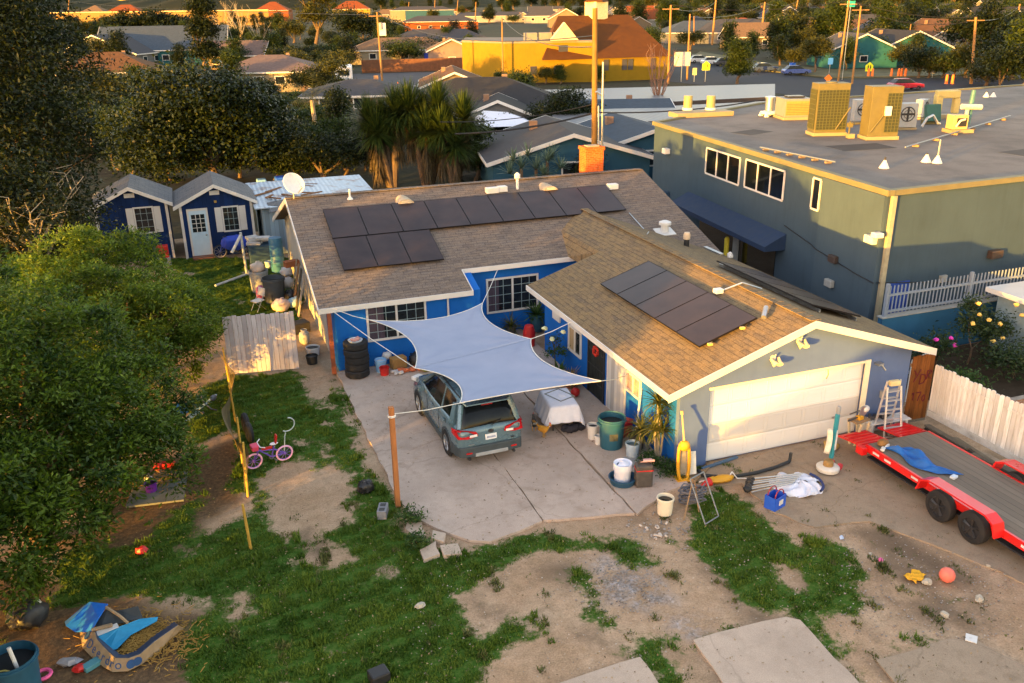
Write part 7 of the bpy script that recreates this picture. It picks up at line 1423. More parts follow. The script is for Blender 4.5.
# ------------------------------------------------------------------ the street beyond
ASPH = M('asphalt', (.04, .042, .05), .9, .2, .6, .2); ASPL = M('asphalt_light', (.08, .08, .085), .9, .2, .4, .2); KERB = M('kerb_concrete', (.35, .33, .3), .9)
def sheet(name, pts, z, mat): MB().slab(gp(pts), -.1, z).build(name, mat, kind='structure')
sheet('road', [(660, 57), (700, 58), (764, 72), (830, 80), (920, 79), (1060, 74), (1060, 100), (930, 100), (830, 98), (760, 92), (690, 84), (640, 78), (560, 60)], .02, ASPH)
sheet('road_verge', [(690, 58), (764, 71), (830, 78), (920, 77), (1060, 72), (1060, 66), (920, 70), (830, 70), (770, 64), (700, 52)], .14, M('verge', (.12, .11, .06), .95, .4, .3))
sheet('parking_lot', [(330, 96), (350, 74), (470, 71), (520, 90), (505, 108), (440, 118), (330, 112)], .02, ASPL)
sheet('driveway_lane', [(108, 150), (118, 100), (128, 90), (152, 90), (150, 150)], .02, M('lane', (.17, .16, .16), .9))
WC = {'cream': (.55, .47, .33), 'white': (.62, .6, .55), 'tan': (.42, .33, .22), 'teal': (.04, .22, .26), 'blue': (.06, .19, .30), 'pink': (.5, .36, .3), 'grey': (.3, .3, .3), 'yellow': (.62, .42, .06), 'orange': (.45, .13, .035)}
RC = {'grey': (.10, .10, .11), 'brown': (.19, .095, .045), 'tan': (.27, .17, .10), 'red': (.33, .09, .03), 'dark': (.055, .055, .06), 'pinkgrey': (.24, .17, .15), 'pale': (.5, .52, .55), 'bluegrey': (.09, .12, .16)}
def wmat(c): return stucco('house_wall_'+c, sc(WC[c], .42), .08, .15)
def rmat(c): return M('house_roof_'+c, sc(RC[c], .6), .9, .2, 2.5, .3)
def home(label, loc, w_, d, h, rise, rz=0, wall='cream', roof='grey', hip=False, garage=True, group=None, name='house', trim=True, wins=2, ov=.4, cat='house'):
    """small dwelling, ridge along local X, front facing local -Y"""
    t = thing(name, label, cat, loc, rz, group); a, b = w_/2, d/2
    mb = MB()
    if hip: mb.slab([(-a, -b), (a, -b), (a, b), (-a, b)], -.1, h)
    else: mb.prism([(-a, -b, -.1), (-a, -b, h), (-a, 0, h+rise*.92), (-a, b, h), (-a, b, -.1)], (w_, 0, 0))
    mb.build('wall', wmat(wall), t); mb = MB(); k = rise/b; e = h-k*ov+.02; A, B = a+ov, b+ov
    if hip:
        i = max(.2, a-b*.95); mb.add([(-A, -B, e), (A, -B, e), (A, B, e), (-A, B, e), (-i, 0, h+rise), (i, 0, h+rise)], [(0, 1, 5, 4), (2, 3, 4, 5), (1, 2, 5), (3, 0, 4), (3, 2, 1, 0)])
    else:
        for s in (-1, 1):
            p = [(-A, 0, h+rise+.02), (A, 0, h+rise+.02), (A, s*B, e), (-A, s*B, e)]; mb.prism(p[::s], (0, 0, .12))
    r = mb.build('roof', rmat(roof), t)
    if trim:
        f = MB()
        if not hip:
            for x in (-A-.02, A+.02):
                board(f, (x, -B, e+.13), (x, 0, h+rise+.15), .24, .06); board(f, (x, 0, h+rise+.15), (x, B, e+.13), .24, .06)
        for s in (-1, 1): board(f, (-A, s*(B+.03), e+.1), (A, s*(B+.03), e+.1), .2, .05)
        f.build('fascia', TRIM, r)
    us = [(-a*.55+k_*(a*1.2/max(1, wins))) for k_ in range(wins)]
    for u in us:
        f = MB().bb(u-.75, u+.75, -b-.06, -b-.003, 1.0, 2.2).build('window', TRIM, t); MB().bb(u-.62, u+.62, -b-.075, -b-.061, 1.1, 2.1).build('pane', WINGLASS, f)
        f = MB().bb(-a-.06, -a-.003, -.7, .7, 1.0, 2.1).build('window', TRIM, t) if u == us[0] else None
        if f: MB().bb(-a-.075, -a-.061, -.6, .6, 1.1, 2.0).build('pane', WINGLASS, f)
    MB().bb(a*.62, a*.62+.95, -b-.05, -b-.003, 0, 2.05).build('door', M('door_brown', (.14, .08, .05), .6), t)
    if garage: MB().bb(-a*.1, -a*.1+min(2.4, a*.6), -b-.04, -b-.003, 0, 2.1).build('garage_door', WHITE, t)
    MB().box((a*.3, b*.3, h+rise*.85), (.5, .5, .9)).build('chimney', M('flue_brown', (.22, .14, .1), .9), r); return t
def P2(px, py): p = g(px, py); return (p[0], p[1], 0)
Y0 = -radians(0)
# right behind the house
home('blue-walled house with a dark grey gable roof directly behind the chimney', (12.6, 37.5, 0), 9, 10, 2.2, 1.5, radians(78), 'blue', 'grey', garage=False)
home('second blue house with a grey roof, right of the one behind the chimney', (19.2, 39.5, 0), 9, 9, 2.1, 1.3, radians(82), 'blue', 'bluegrey', garage=False)
home('wide dark grey hip-roofed house beyond the yucca clump', (16.5, 66, 0), 17, 13, 2.4, 2.4, radians(-14), 'tan', 'dark', True, garage=False)
home('grey gabled house with white rakes beside the white canopy', (15.5, 58.0, 0), 6, 7, 2.2, 1.4, radians(70), 'grey', 'dark', garage=False)
tc_ = thing('party_tent', 'white pitched fabric canopy in front of the dark grey roofs', 'canopy', (14.2, 53.2, 0), radians(-10)); mb = MB(); mb.add([(-2.4, -2, 2.0), (2.6, -2, 2.0), (2.6, 2, 2.0), (-2.4, 2, 2.0), (-1.6, 0, 3.1), (.4, 0, 2.9)], [(0, 1, 5, 4), (1, 2, 5), (2, 3, 4, 5), (3, 0, 4)]); mb.build('fabric', CLOTH, tc_, solid=.02)
for x, y in ((-2.3, -1.9), (2.5, -1.9), (2.5, 1.9), (-2.3, 1.9)): MB().tube((x, y, 0), (x, y, 2.0), .04, n=6).build('leg', STEEL, tc_)
home('low orange-walled building with a pale flat roof near the bare tree', (26.3, 56.5, 0), 9, 8, 2.3, .7, radians(-20), 'orange', 'bluegrey', garage=False, name='workshop', cat='workshop')
rd = thing('red_car', 'red parked car in front of the orange building', 'car', (24.2, 50.6, 0), radians(-20)); 
def simple_car(t, col, s=1.0):
    m = paint('paint_%d_%d_%d' % tuple(int(c*100) for c in col), col, .3, .5); mb = MB(); mb.prism([(-2.2, -.88, .3), (-2.25, -.88, .75), (-2.0, -.88, .95), (1.1, -.88, .95), (2.1, -.88, .8), (2.2, -.88, .35)], (0, 1.76, 0)); mb.build('body', m, t, bevel=.08); mb = MB(); mb.prism([(-1.9, -.74, .95), (-1.4, -.68, 1.42), (.2, -.68, 1.45), (1.05, -.74, .95)], (0, 1.45, 0)); mb.build('cabin', CGL, t, bevel=.05); MB().bb(-1.35, .2, -.6, .66, 1.44, 1.49).build('roof', m, t, bevel=.02)
    for x in (-1.35, 1.35):
        for y in (-.86, .88): MB().torus((x, y, .32), .22, .1, 'Y', 14, 6).build('wheel', RUBBER, t)
simple_car(rd, (.55, .02, .06))
# long pale carports
for k, (n0, a, b, c, d, lb) in enumerate((('carport', (545, 108), (775, 97), (775, 84), (540, 90), 'far long pale carport roof in front of the yellow church'), ('carport', (560, 128), (760, 114), (772, 101), (550, 112), 'near long pale carport roof behind the blue houses'))):
    zc = 2.6; pts = [tuple(g(x, y, zc)[:2]) for x, y in (a, b, c, d)]; t = thing('carport', lb, 'carport', (0, 0, 0)); MB().slab(pts, zc-.05, zc+.02).build('roof', ribbed('carport_pale', (.12, .125, .14), 0, .5, .5, .1, .2), t); f = MB(); board(f, (*pts[0], zc+.03), (*pts[1], zc+.03), .4, .1); f.build('beam', M('beam_dark', (.06, .045, .04), .8), t)
    for q in range(9):
        for (u, v) in ((0, 1), (3, 2)):
            p = Vector(pts[u]).lerp(Vector(pts[v]), (q+.5)/9); MB().tube((p.x, p.y, 0), (p.x, p.y, zc-.05), .08, n=6).build('post', DARKM, t)
# yellow church -------------------------------------------------------------------
YW = stucco('yellow_wall', (.19, .125, .008), .08, .15); ch_ = thing('church_building', 'large yellow church hall with a brown hip roof and a small cupola', 'church', (0, 0, 0))
K = [P2(463, 80)[:2], P2(505, 83)[:2], P2(592, 82)[:2], P2(667, 79)[:2]]
hL = hz(K[1], 505, 40); up_ = np.array([FW[0], FW[1]])/np.hypot(FW[0], FW[1])
K = [np.array(k) for k in K]
back = up_*14
MB().slab([tuple(K[0]), tuple(K[1]), tuple(K[2]), tuple(K[2]+back), tuple(K[0]+back*.9)], 0, hL-.5).build('wall', YW, ch_); MB().slab([tuple(K[0]), tuple(K[1]), tuple(K[2]), tuple(K[2]+back), tuple(K[0]+back*.9)], hL-.499, hL-.2).build('flat_roof', M('church_flat_roof', (.2, .17, .14), .9), ch_)
hR = hz(K[3], 667, 56); e0 = K[2]-up_*.3; e1 = K[3]-up_*.3; MB().slab([tuple(K[2]+up_*.05), tuple(K[3]), tuple(K[3]+up_*18), tuple(K[2]+up_*18)], 0, hR).build('wall', YW, ch_)
uu = (K[3]-K[2])/np.linalg.norm(K[3]-K[2]); a0 = K[2]-uu*8-up_*.6; a1 = K[3]+uu*.7-up_*.6; zr = hR+6.0; ra_ = K[2]-uu*5+up_*10; rb_2 = K[3]-uu*5.5+up_*10
mb = MB(); zz = lambda p, z: (p[0], p[1], z); mb.add([zz(a0, hR), zz(a1, hR), zz(a1+up_*19, hR), zz(a0+up_*19, hR), zz(ra_, zr), zz(rb_2, zr)], [(0, 1, 5, 4), (1, 2, 5), (2, 3, 4, 5), (3, 0, 4), (3, 2, 1, 0)]); crf = mb.build('roof', M('church_roof_brown', (.09, .035, .010), .9, .15, 1, .3), ch_)
cu = K[2]+uu*1.5+up_*10; t_ = MB(); t_.box((cu[0], cu[1], zr+.7), (2.6, 2.6, 2.6), rz=.3); cp_ = t_.build('cupola', M('cupola_cream', (.6, .5, .3), .7), crf); mb = MB(); mb.lathe([(2.3, zr+2.0), (.03, zr+3.3)], (cu[0], cu[1], 0), 4, None); mb.build('cupola_roof', M('church_roof_brown', (.09, .035, .010), .9, .15, 1, .3), cp_)
mb = MB(); gq = K[2]-uu*4.5-up_*.2; w_g = 2.2; mb.add([zz(gq-uu*w_g, hL-.1), zz(gq+uu*w_g, hL-.1), zz(gq, hL+2.4), zz(gq-uu*w_g+up_*4, hL-.1), zz(gq+uu*w_g+up_*4, hL-.1), zz(gq+up_*4, hL+2.4)], [(0, 1, 2), (0, 2, 5, 3), (1, 4, 5, 2)]); mb.build('gablet', M('cupola_cream', (.6, .5, .3), .7), crf)
def chw(p, z0, z1, w_): 
    f = MB(); p = p-up_*.03; f.box((p[0], p[1], (z0+z1)/2), (w_, .12, z1-z0), rz=math.atan2(uu[1], uu[0])); o = f.build('window', M('church_window_dark', (.05, .05, .06), .4), ch_)
for f_ in (.18, .42, .50, .80): chw(K[2]+(K[3]-K[2])*f_, 1.6, 3.2, .8)
for f_ in (.35, .62): chw(K[1]+(K[2]-K[1])*f_, 1.2, 2.4, 1.6)
chw(K[1]+(K[2]-K[1])*.7, 4.4, 5.4, 2.4)
for k in range(3): p = K[1]+(K[2]-K[1])*(.3+.17*k)+up_*3; MB().box((p[0], p[1], hL+.35), (1.9, 1.2, 1.1), rz=-.2).build('roof_unit', UNITW, ch_)
# pale brown fence and homes on the far side of the lot
a, b = P2(362, 73), P2(465, 70)
ff = thing('board_fence', 'long reddish brown board fence on the far side of the parking lot', 'fence', (0, 0, 0)); mb = MB(); board(mb, (a[0], a[1], 2.2), (b[0], b[1], 2.2), 2.2, .08); mb.build('boards', M('fence_redbrown', (.15, .07, .04), .85, .25, 2), ff)
home('cream house with a tan hip roof behind the brown board fence', P2(402, 62), 22, 12, 2.8, 2.2, radians(-12), 'cream', 'tan', True, garage=False)
home('white house with a grey roof right of the tan-roofed one', P2(440, 54), 26, 14, 3.2, 2.6, radians(-12), 'white', 'grey', True, garage=False)
home('small pink gabled house next to the yellow church', P2(452, 67), 8, 9, 3.2, 2.0, radians(75), 'pink', 'tan', garage=False)
home('long house with a pinkish grey roof and blue-lit windows left of the lot', (2.5, 122, 0), 15, 12, 2.8, 2.0, radians(-14), 'cream', 'pinkgrey', True, garage=False, wins=3)
home('low grey-roofed house with a gridded window behind the feather palm', (8.2, 84, 0), 12, 10, 2.4, 1.3, radians(-15), 'tan', 'grey', True, garage=False)
home('dark roofed house at the end of the lot with a white gable sign', (21.5, 92, 0), 12, 8, 2.2, 1.6, radians(75), 'tan', 'brown', garage=False)
home('teal house with a blue-grey hip roof in the left background', P2(170, 63), 26, 18, 3.2, 4.5, radians(-8), 'teal', 'bluegrey', False, garage=False)
home('grey house with bright white rakes left of the teal house', P2(118, 66), 14, 18, 2.8, 3.6, radians(60), 'grey', 'grey', garage=False)
home('brown-roofed cream house with a carport in the left background', P2(112, 88), 15, 12, 2.7, 2.6, radians(-5), 'cream', 'brown', True, garage=False)
home('pink-roofed house right of the dark cypress', P2(240, 68), 12, 9, 2.7, 2.4, radians(-20), 'tan', 'pinkgrey', garage=False)
rv = thing('camper_trailer', 'white camper trailer parked at the left end of the lot', 'camper', P2(345, 89), radians(-10)); MB().box((0, 3, 1.75), (2.5, 6.5, 2.7)).build('body', M('rv_white', (.6, .62, .64), .5), rv, bevel=.15); MB().bb(-.8, .8, -.29, -.26, 1.9, 2.6).build('window', WINGLASS, rv)
for s in (-1, 1): MB().torus((s*1.15, 3, .38), .27, .11, 'X', 14, 6).build('wheel', RUBBER, rv)
p = P2(103, 113); c1_ = thing('parked_car', 'white parked car on the lane in the left background', 'car', p, radians(70)); simple_car(c1_, (.6, .6, .62)); p = P2(142, 84); c2_ = thing('parked_car', 'silver car under the carport of the brown-roofed house', 'car', p, radians(80)); simple_car(c2_, (.3, .32, .34))
for k, (px, py, col, lb) in enumerate(((92, 46, (.6, .6, .6), 'white van far down the left street'), (103, 47, (.55, .55, .57), 'white car right of the van far down the left street'), (700, 63, (.5, .5, .5), 'silver car parked across the road right of the church'), (713, 65, (.6, .6, .6), 'white car parked across the road right of the church'), (726, 66, (.05, .05, .06), 'dark car parked across the road, behind the dense round tree'), (765, 72, (.04, .06, .12), 'navy car on the verge right of the dense round tree'), (905, 90, (.3, .01, .03), 'dark red car passing on the road behind the roof units'), (796, 75, (.06, .1, .3), 'blue car beside the rounded tree across the road'))):
    t = thing('parked_car', lb, 'car', P2(px, py), radians(-15)); simple_car(t, col)
# sound wall and red roofs beyond
mb = MB(); a, b = P2(40, 27), P2(270, 25); a = np.array(a); b = np.array(b); sw = thing('sound_wall', 'long golden sound wall across the far left background', 'wall', (0, 0, 0)); board(mb, (a[0], a[1], 9.5), (b[0], b[1], 9.5), 9.5, .6); mb.build('wall', stucco('sound_wall', (.2, .125, .045), .1, .2), sw); mb = MB(); board(mb, (a[0], a[1], 9.9), (b[0], b[1], 9.9), .5, .9); mb.build('coping', M('sw_coping', (.55, .42, .25), .8), sw)
for px, w_, lb, wl, rf_ in ((128, 40, 'orange red roofed block rising behind the sound wall', 'tan', 'red'), (97, 30, 'cream roofed block rising behind the left part of the sound wall', 'yellow', 'tan'), (276, 34, 'orange roofed block at the right end of the sound wall', 'orange', 'red'), (355, 40, 'red roofed house right of the sound wall', 'yellow', 'red')):
    p = g(px, 22 if px < 300 else 20); home(lb, (p[0], p[1]+10, 0), w_*.8, 24, 9, 6.5, radians(-15), wl, rf_, True, garage=False, wins=3)
for px, py, w_, h, col, lb in ((412, 22, 30, 8, 'cream', 'cream block with flat front in the far centre'), (430, 22, 34, 8, 'blue', 'pale blue block beside the cream one in the far centre'), (500, 22, 60, 4, 'white', 'long low white building in the far centre'), (440, 30, 36, 4, 'orange', 'long low orange building in front of the far blue block')):
    p = g(px, py); home(lb, (p[0], p[1], 0), w_, 16, h, 2.5, radians(-15), col, 'grey', True, garage=False, wins=4, name='building', cat='building')
# houses to the right of the road
for k, (px, py, w_, d, h, rs, rz, wl, rf_, lb) in enumerate(((850, 66, 11, 12, 3.0, 2.6, 72, 'teal', 'grey', 'teal house with a cream gable, leftmost across the road'), (893, 63, 16, 13, 3.0, 2.8, 74, 'teal', 'dark', 'wide teal house with a dark roof across the road'), (880, 50, 14, 12, 3.2, 3.4, 70, 'white', 'grey', 'white gabled house behind the wide teal one'), (936, 54, 18, 13, 3.2, 3.8, 70, 'white', 'brown', 'white gabled house with an orange-brown roof across the road'), (925, 44, 22, 14, 3.2, 4.0, -15, 'cream', 'brown', 'long brown roof behind the white gabled house'), (965, 42, 20, 14, 3.2, 3.6, -10, 'cream', 'tan', 'tan roofed house left of the leaning right-hand pole'), (1000, 42, 16, 14, 3.4, 4.4, 65, 'white', 'grey', 'white gabled grey-roofed house near the right edge'), (855, 45, 16, 12, 3, 3.2, 75, 'white', 'brown', 'pale gable peeping over the teal house'), (735, 42, 26, 16, 3, 3.4, -15, 'grey', 'grey', 'grey roofed house behind the dense round tree'), (755, 48, 15, 10, 3, 3, -12, 'tan', 'tan', 'tan roofed house right of the dense round tree'), (700, 42, 24, 14, 3, 3, -15, 'grey', 'bluegrey', 'blue-grey roofed house right of the church roof'), (805, 38, 18, 12, 3, 3, -15, 'orange', 'tan', 'small orange house behind the rounded tree'))):
    home(lb, P2(px, py), w_, d, h, rs, radians(rz), wl, rf_, rz < 0 and k % 2 == 0, garage=False)
# far, many roofs among the trees
rr = random.Random(40); cnt = 0; base_h = {}
combos = [('white', 'grey'), ('cream', 'brown'), ('tan', 'tan'), ('white', 'red'), ('grey', 'dark'), ('cream', 'grey')]
for k in range(64):
    px = rr.uniform(560, 1024) if k < 44 else rr.uniform(290, 560); py = rr.uniform(12, 36) if k < 44 else rr.uniform(10, 24)
    cw_, cr_ = combos[k % 6]; hip = (k//6) % 2 == 0; key = (cw_, cr_, hip); p = P2(px, py); s = rr.uniform(.9, 1.5); rz = -radians(15)+rr.choice((0, pi/2))+rr.uniform(-.1, .1)
    lb = 'distant %s house with a %s %s roof among the far trees' % (cw_, cr_, 'hip' if hip else 'gable'); gpn = 'distant %s houses with %s %s roofs' % (cw_, cr_, 'hip' if hip else 'gable')
    if key not in base_h: base_h[key] = home(lb, p, 16, 11, 3.0, 3.0, rz, cw_, cr_, hip, garage=False, group=gpn); base_h[key].scale = (s, s, s)
    else: copy_tree(base_h[key], p, rz, s)
# ------------------------------------------------------------------ poles, wires, signs
def pole(label, px, pyb, pxt, pyt, r=.16, arm=0, mat=None, name='utility_pole', tr=False, group=None):
    b = P2(px, pyb); h = hz(b, pxt, pyt); tp_ = onplane(pxt, pyt, (b[0], b[1], 0), (FW[0], FW[1], 0)); t = thing(name, label, 'utility pole' if name == 'utility_pole' else 'pole', b, 0, group); top = Vector(tp_)-Vector(b)
    MB().tube((0, 0, -.1), top, r, r*.75, 9).build('shaft', mat or M('pole_wood', (.27, .15, .06), .85, .2, 2, .2), t, smooth=True); d = top.normalized()
    for k in range(arm):
        c = top*(1-.05-.07*k); MB().box(c, (2.4, .12, .14), rz=-.35).build('crossarm', M('arm_wood', (.2, .12, .06), .85), t)
    if tr: c = top*.78; MB().tube(c+Vector((.35, -.1, 0)), c+Vector((.35, -.1, .9)), .25, n=10).build('transformer', GREYP, t)
    return t, Vector(b)+top
p1, top1 = pole('thick brown wooden utility pole standing directly behind the chimney', 594, 205, 595, 8, .19, 0, M('pole_brown', (.22, .12, .035), .85, .2, 2, .3)); 
m1, topm = pole('slim grey metal pipe beside the thick brown utility pole', 601.5, 204, 603, 62, .075, 0, STEEL, 'metal_pipe')
m2, topm2 = pole('short grey metal pipe with a bent top left of the slim one', 599, 206, 598.5, 106, .06, 0, STEEL, 'metal_pipe')
mb = MB(); bq = P2(594, 205); mb.tube((0, 0, 6.4), (-.35, 0, 6.6), .06, n=6); mb.build('street_light_arm', STEEL, m2)
POL = [('pole in the left background, left of the palm trunks', 67, 30, 69, 0, .3), ('utility pole in front of the parking lot carrying a white box', 383, 90, 377, 12, .16), ('tall pole right of the church roof', 668, 84, 671, 5, .2), ('slender pole between the church and the white sign', 712, 45, 716, 0, .3), ('short reddish pole behind the white sign', 687, 80, 690, 14, .16), ('short pole behind the reddish one', 694, 45, 694, 16, .2), ('leaning pole left of the rounded tree', 760, 44, 765, 2, .3), ('leaning pole behind the rounded tree', 793, 25, 798, 0, .35), ('tall leaning pole by the orange roadside sign', 838, 82, 849, 0, .16), ('second tall leaning pole right of the orange roadside sign', 852, 84, 861, 6, .16), ('thick leaning pole near the right edge', 971, 84, 976, 17, .22), ('thin grey street light pole across the road', 906, 60, 911, 24, .1), ('distant pole at far right', 1013, 40, 1020, 4, .3), ('distant pole over the far centre buildings', 407, 22, 409, 2, .3), ('distant pole left of the church tower', 434, 22, 435, 0, .3), ('distant pole over the long white building', 456, 22, 458, 0, .3), ('distant pole right of the long white building', 475, 26, 476, 2, .3), ('thin pole left of the yellow church corner', 503, 84, 502, 18, .14)]
tops = {}
for k, (lb, a, b, c, d, r) in enumerate(POL): t, tp_ = pole(lb, a, b, c, d, r, 1 if k in (1, 2, 8, 9, 10) else 0, tr=k in (1,)); tops[k] = tp_
MB().box((0, 0, 0), (1.0, .4, 1.7)).build('pole_box', WHITE, None, tuple(tops[1]*1.0+Vector((.6, 0, -2.3))), -.2, 'white box hung on the parking lot utility pole', 'box', bevel=.05)
def wire(label, a, b, sag=.8, r=.02, n=16):
    a, b = Vector(a), Vector(b); return MB().path([a.lerp(b, k/n)-Vector((0, 0, sag*4*(k/n)*(1-k/n))) for k in range(n+1)], r, 4).build('power_line', BLACK, None, None, 0, label, 'cable', None)
at1 = lambda z: (bq[0], bq[1], z)
wire('black cable bundle running left from the brown utility pole', at1(5.4), tuple(onplane(455, 134, (6, 31, 0), (FW[0], FW[1], 0))), .25, .05); wire('upper thin black cable running left from the brown utility pole', at1(5.9), tuple(onplane(440, 122, (6, 31, 0), (FW[0], FW[1], 0))), .3, .025); wire('black cable bundle running right from the brown utility pole', at1(5.4), (26, 31.5, 5.6), .35, .04)
wire('thin power line crossing in front of the yellow church from the pole', at1(9.0), tuple(tops[17]), 1.2, .03); wire('upper thin power line from the brown pole towards the parking lot pole', at1(9.6), tuple(tops[1]*.98), 1.5, .03); wire('thin power line from the leaning roadside pole to the right edge', tuple(tops[8]), tuple(tops[10]), .8, .035); wire('thin power line between the church pole and the roadside pole', tuple(tops[2]), tuple(tops[8]), 1.0, .035)
def sign(label, px, pyb, pyt, shape, mat, w_, h, name='road_sign'):
    b = P2(px, pyb); z = hz(b, px, pyt); t = thing(name, label, 'sign', b, -radians(19)); MB().tube((0, 0, 0), (0, 0, z), .06, n=6).build('post', STEEL, t); mb = MB()
    pts = {'rect': [(-1, -1), (1, -1), (1, 1), (-1, 1)], 'diamond': [(0, -1), (1, 0), (0, 1), (-1, 0)], 'penta': [(-1, -1), (1, -1), (1, .3), (0, 1), (-1, .3)]}[shape]
    mb.prism([(x*w_/2, -.09, z-h/2+y*h/2) for x, y in pts], (0, .03, 0)); o = mb.build('panel', mat, t); return t, o, z
FLY = M('sign_lime', (.6, .7, .02), .5, .03); t, o, z = sign('lime yellow school crossing sign right of the church', 705, 82, 61, 'penta', FLY, 1.15, 1.3)
def people(o, z, s):
    mb = MB()
    for x, k in ((-.22, 1), (.22, .85)): mb.sphere((x*s, -.1, z+(.2*k)*s), (.09*s, .02, .09*s), 8, 5); mb.box((x*s, -.1, z-.1*s), (.2*s, .02, .38*s*k)); mb.box((x*s-.07*s, -.1, z-.42*s), (.07*s, .02, .35*s), ry=.2); mb.box((x*s+.07*s, -.1, z-.42*s), (.07*s, .02, .35*s), ry=-.2)
    mb.build('pictogram', BLACK, o)
people(o, z-.6, .8); t, o, z = sign('lime yellow school crossing sign across the road on the right', 868, 76, 62, 'penta', FLY, 1.2, 1.4); people(o, z-.65, .85)
sign('small pale yellow sign left of the school crossing sign', 694, 82, 68, 'rect', M('sign_cream', (.6, .55, .2), .5), .6, 1.0); sign('large blank white sign board right of the yellow church', 681, 82, 52, 'rect', M('board_white', (.5, .47, .42), .6), 2.4, 2.0); sign('orange diamond sign at the roadside', 827, 88, 74, 'diamond', M('sign_orange', (.75, .2, .02), .5), 1.1, 1.1); sign('blank white sign across the road near the bushes', 932, 78, 66, 'rect', WHITE, .9, 1.1); sign('second white sign in the bushes further right across the road', 996, 78, 63, 'rect', WHITE, .6, 1.2); sign('teal street name sign on the tall leaning pole', 842, 80, 1, 'rect', M('sign_teal', (.02, .4, .35), .5), 1.2, .8); sign('small blue sign left of the teal house', 829, 74, 58, 'rect', M('sign_blue', (.03, .15, .6), .5), .8, 1.0)
for k, px in enumerate((868, 872, 891, 898, 901, 905, 946, 952)): 
    b = P2(px, 77 if px < 940 else 84); MB().lathe([(.28, 0), (.2, .2), (.16, 1.2), (.03, 1.3)], (0, 0, 0), 10).build('traffic_drum', M('drum_orange', (.75, .18, .03), .6), None, b, 0, 'orange traffic drum standing along the far kerb', 'traffic drum', 'orange traffic drums along the far kerb')
MB().lathe([(.25, 0), (.22, .1), (.03, .9)], (0, 0, 0), 10).build('traffic_cone', M('drum_orange', (.75, .18, .03), .6), None, P2(398, 88), 0, 'orange traffic cone on the parking lot', 'traffic cone')
bl1 = P2(418, 59); 
for k, px in enumerate((417, 430)): 
    b = P2(px, 63); MB().box((0, 0, 1.0), (2.4, 1.6, 2.0)).build('skip_bin', M('skip_blue', (.02, .05, .4), .5), None, b, -.2, ('left' if k == 0 else 'right')+' of two blue bins behind the brown board fence', 'bin', bevel=.1)
MB().box((0, 0, .6), (.8, .8, 1.2)).build('wheelie_bin', BLUEP, None, P2(792, 70), 0, 'blue wheeled bin left of the rounded tree across the road', 'bin', bevel=.08)
MB().box((0, 0, .6), (.8, .8, 1.2)).build('wheelie_bin', BLUEP, None, (-5.4, 40.5, 0), 0, 'bright blue bin in the shade behind the satellite dish', 'bin', bevel=.08)
MB().box((0, 0, .5), (.6, .7, 1.1)).build('wheelie_bin', M('bin_pale_blue', (.2, .4, .6), .5), None, (-6.6, 41, 0), 0, 'pale blue bin left of the bright blue bin in the shade', 'bin', bevel=.08)
# ------------------------------------------------------------------ trees
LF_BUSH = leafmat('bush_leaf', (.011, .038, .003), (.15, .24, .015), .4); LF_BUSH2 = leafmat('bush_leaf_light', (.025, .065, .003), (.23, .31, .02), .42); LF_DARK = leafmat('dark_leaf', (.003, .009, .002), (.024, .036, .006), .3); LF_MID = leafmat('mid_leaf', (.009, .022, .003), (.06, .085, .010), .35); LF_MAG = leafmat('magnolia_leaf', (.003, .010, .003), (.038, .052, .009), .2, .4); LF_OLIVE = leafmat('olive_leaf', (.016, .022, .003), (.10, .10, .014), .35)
def absblobs(loc, L): return [(x-loc[0], y-loc[1], z, r*a, r*a, r*.85*a) for x, y, z, r, a in [(q+(1.0,))[:5] for q in L]]
c = (-15.0, 2.4, 0); puff_tree('bushy_tree', 'dense bushy yellow-green tree filling the lower left corner', c, absblobs(c, [(-13.7, 3.3, 2, 1.8), (-13.2, 2.3, 1.5, 1.45), (-13.3, 4.7, 2.2, 1.7), (-14.4, 3.2, 3.8, 1.9), (-14.6, 1, 2.4, 1.9), (-14.9, .3, 1.4, 1.4), (-14.6, 6.0, 3.4, 1.7), (-16, 2, 3.5, 2.2), (-15.6, -.4, 2.4, 1.7), (-15.3, 2.5, 5.0, 1.5), (-13.9, 5.6, 1.4, 1.4), (-16.6, .2, 4.7, 1.4), (-16.4, 4.4, 4.8, 1.5), (-16.8, 7.2, 4.6, 1.5), (-16.4, -2.2, 4.2, 1.5), (-17, -1, 2, 1.7), (-14.8, 8.0, 2.1, 1.3)]), 4.5, .22, LF_BUSH, 700, 180, .5, .14, 3)  # high left lobes added out of frame to shade the grey building
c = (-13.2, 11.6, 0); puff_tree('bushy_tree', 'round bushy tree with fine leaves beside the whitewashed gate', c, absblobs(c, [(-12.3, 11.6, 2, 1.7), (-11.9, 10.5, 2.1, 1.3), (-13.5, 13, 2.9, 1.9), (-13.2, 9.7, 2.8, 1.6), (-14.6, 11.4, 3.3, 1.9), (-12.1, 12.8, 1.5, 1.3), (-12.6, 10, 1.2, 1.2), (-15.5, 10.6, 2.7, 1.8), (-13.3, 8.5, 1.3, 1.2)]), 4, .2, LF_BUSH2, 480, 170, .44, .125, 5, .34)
tree('leafy_tree', 'dark understorey tree added in the gap to shade the gable wall', 'tree', (-16.9, 13.8, 0), [(0, 0, 1.8, 1.7, 1.8, 1.7), (.8, -.6, 2.2, 1.3, 1.2, 1.3), (-.2, 1.2, 2.4, 1.5, 1.4, 1.3), (0, -1.6, 2.2, 1.4, 1.3, 1.4)], 2.5, .12, LF_DARK, 620, 36, .22, .16, 41, fork=.25, low=.9, shell=.3)  # added to keep low sun off the gable wall and its bags
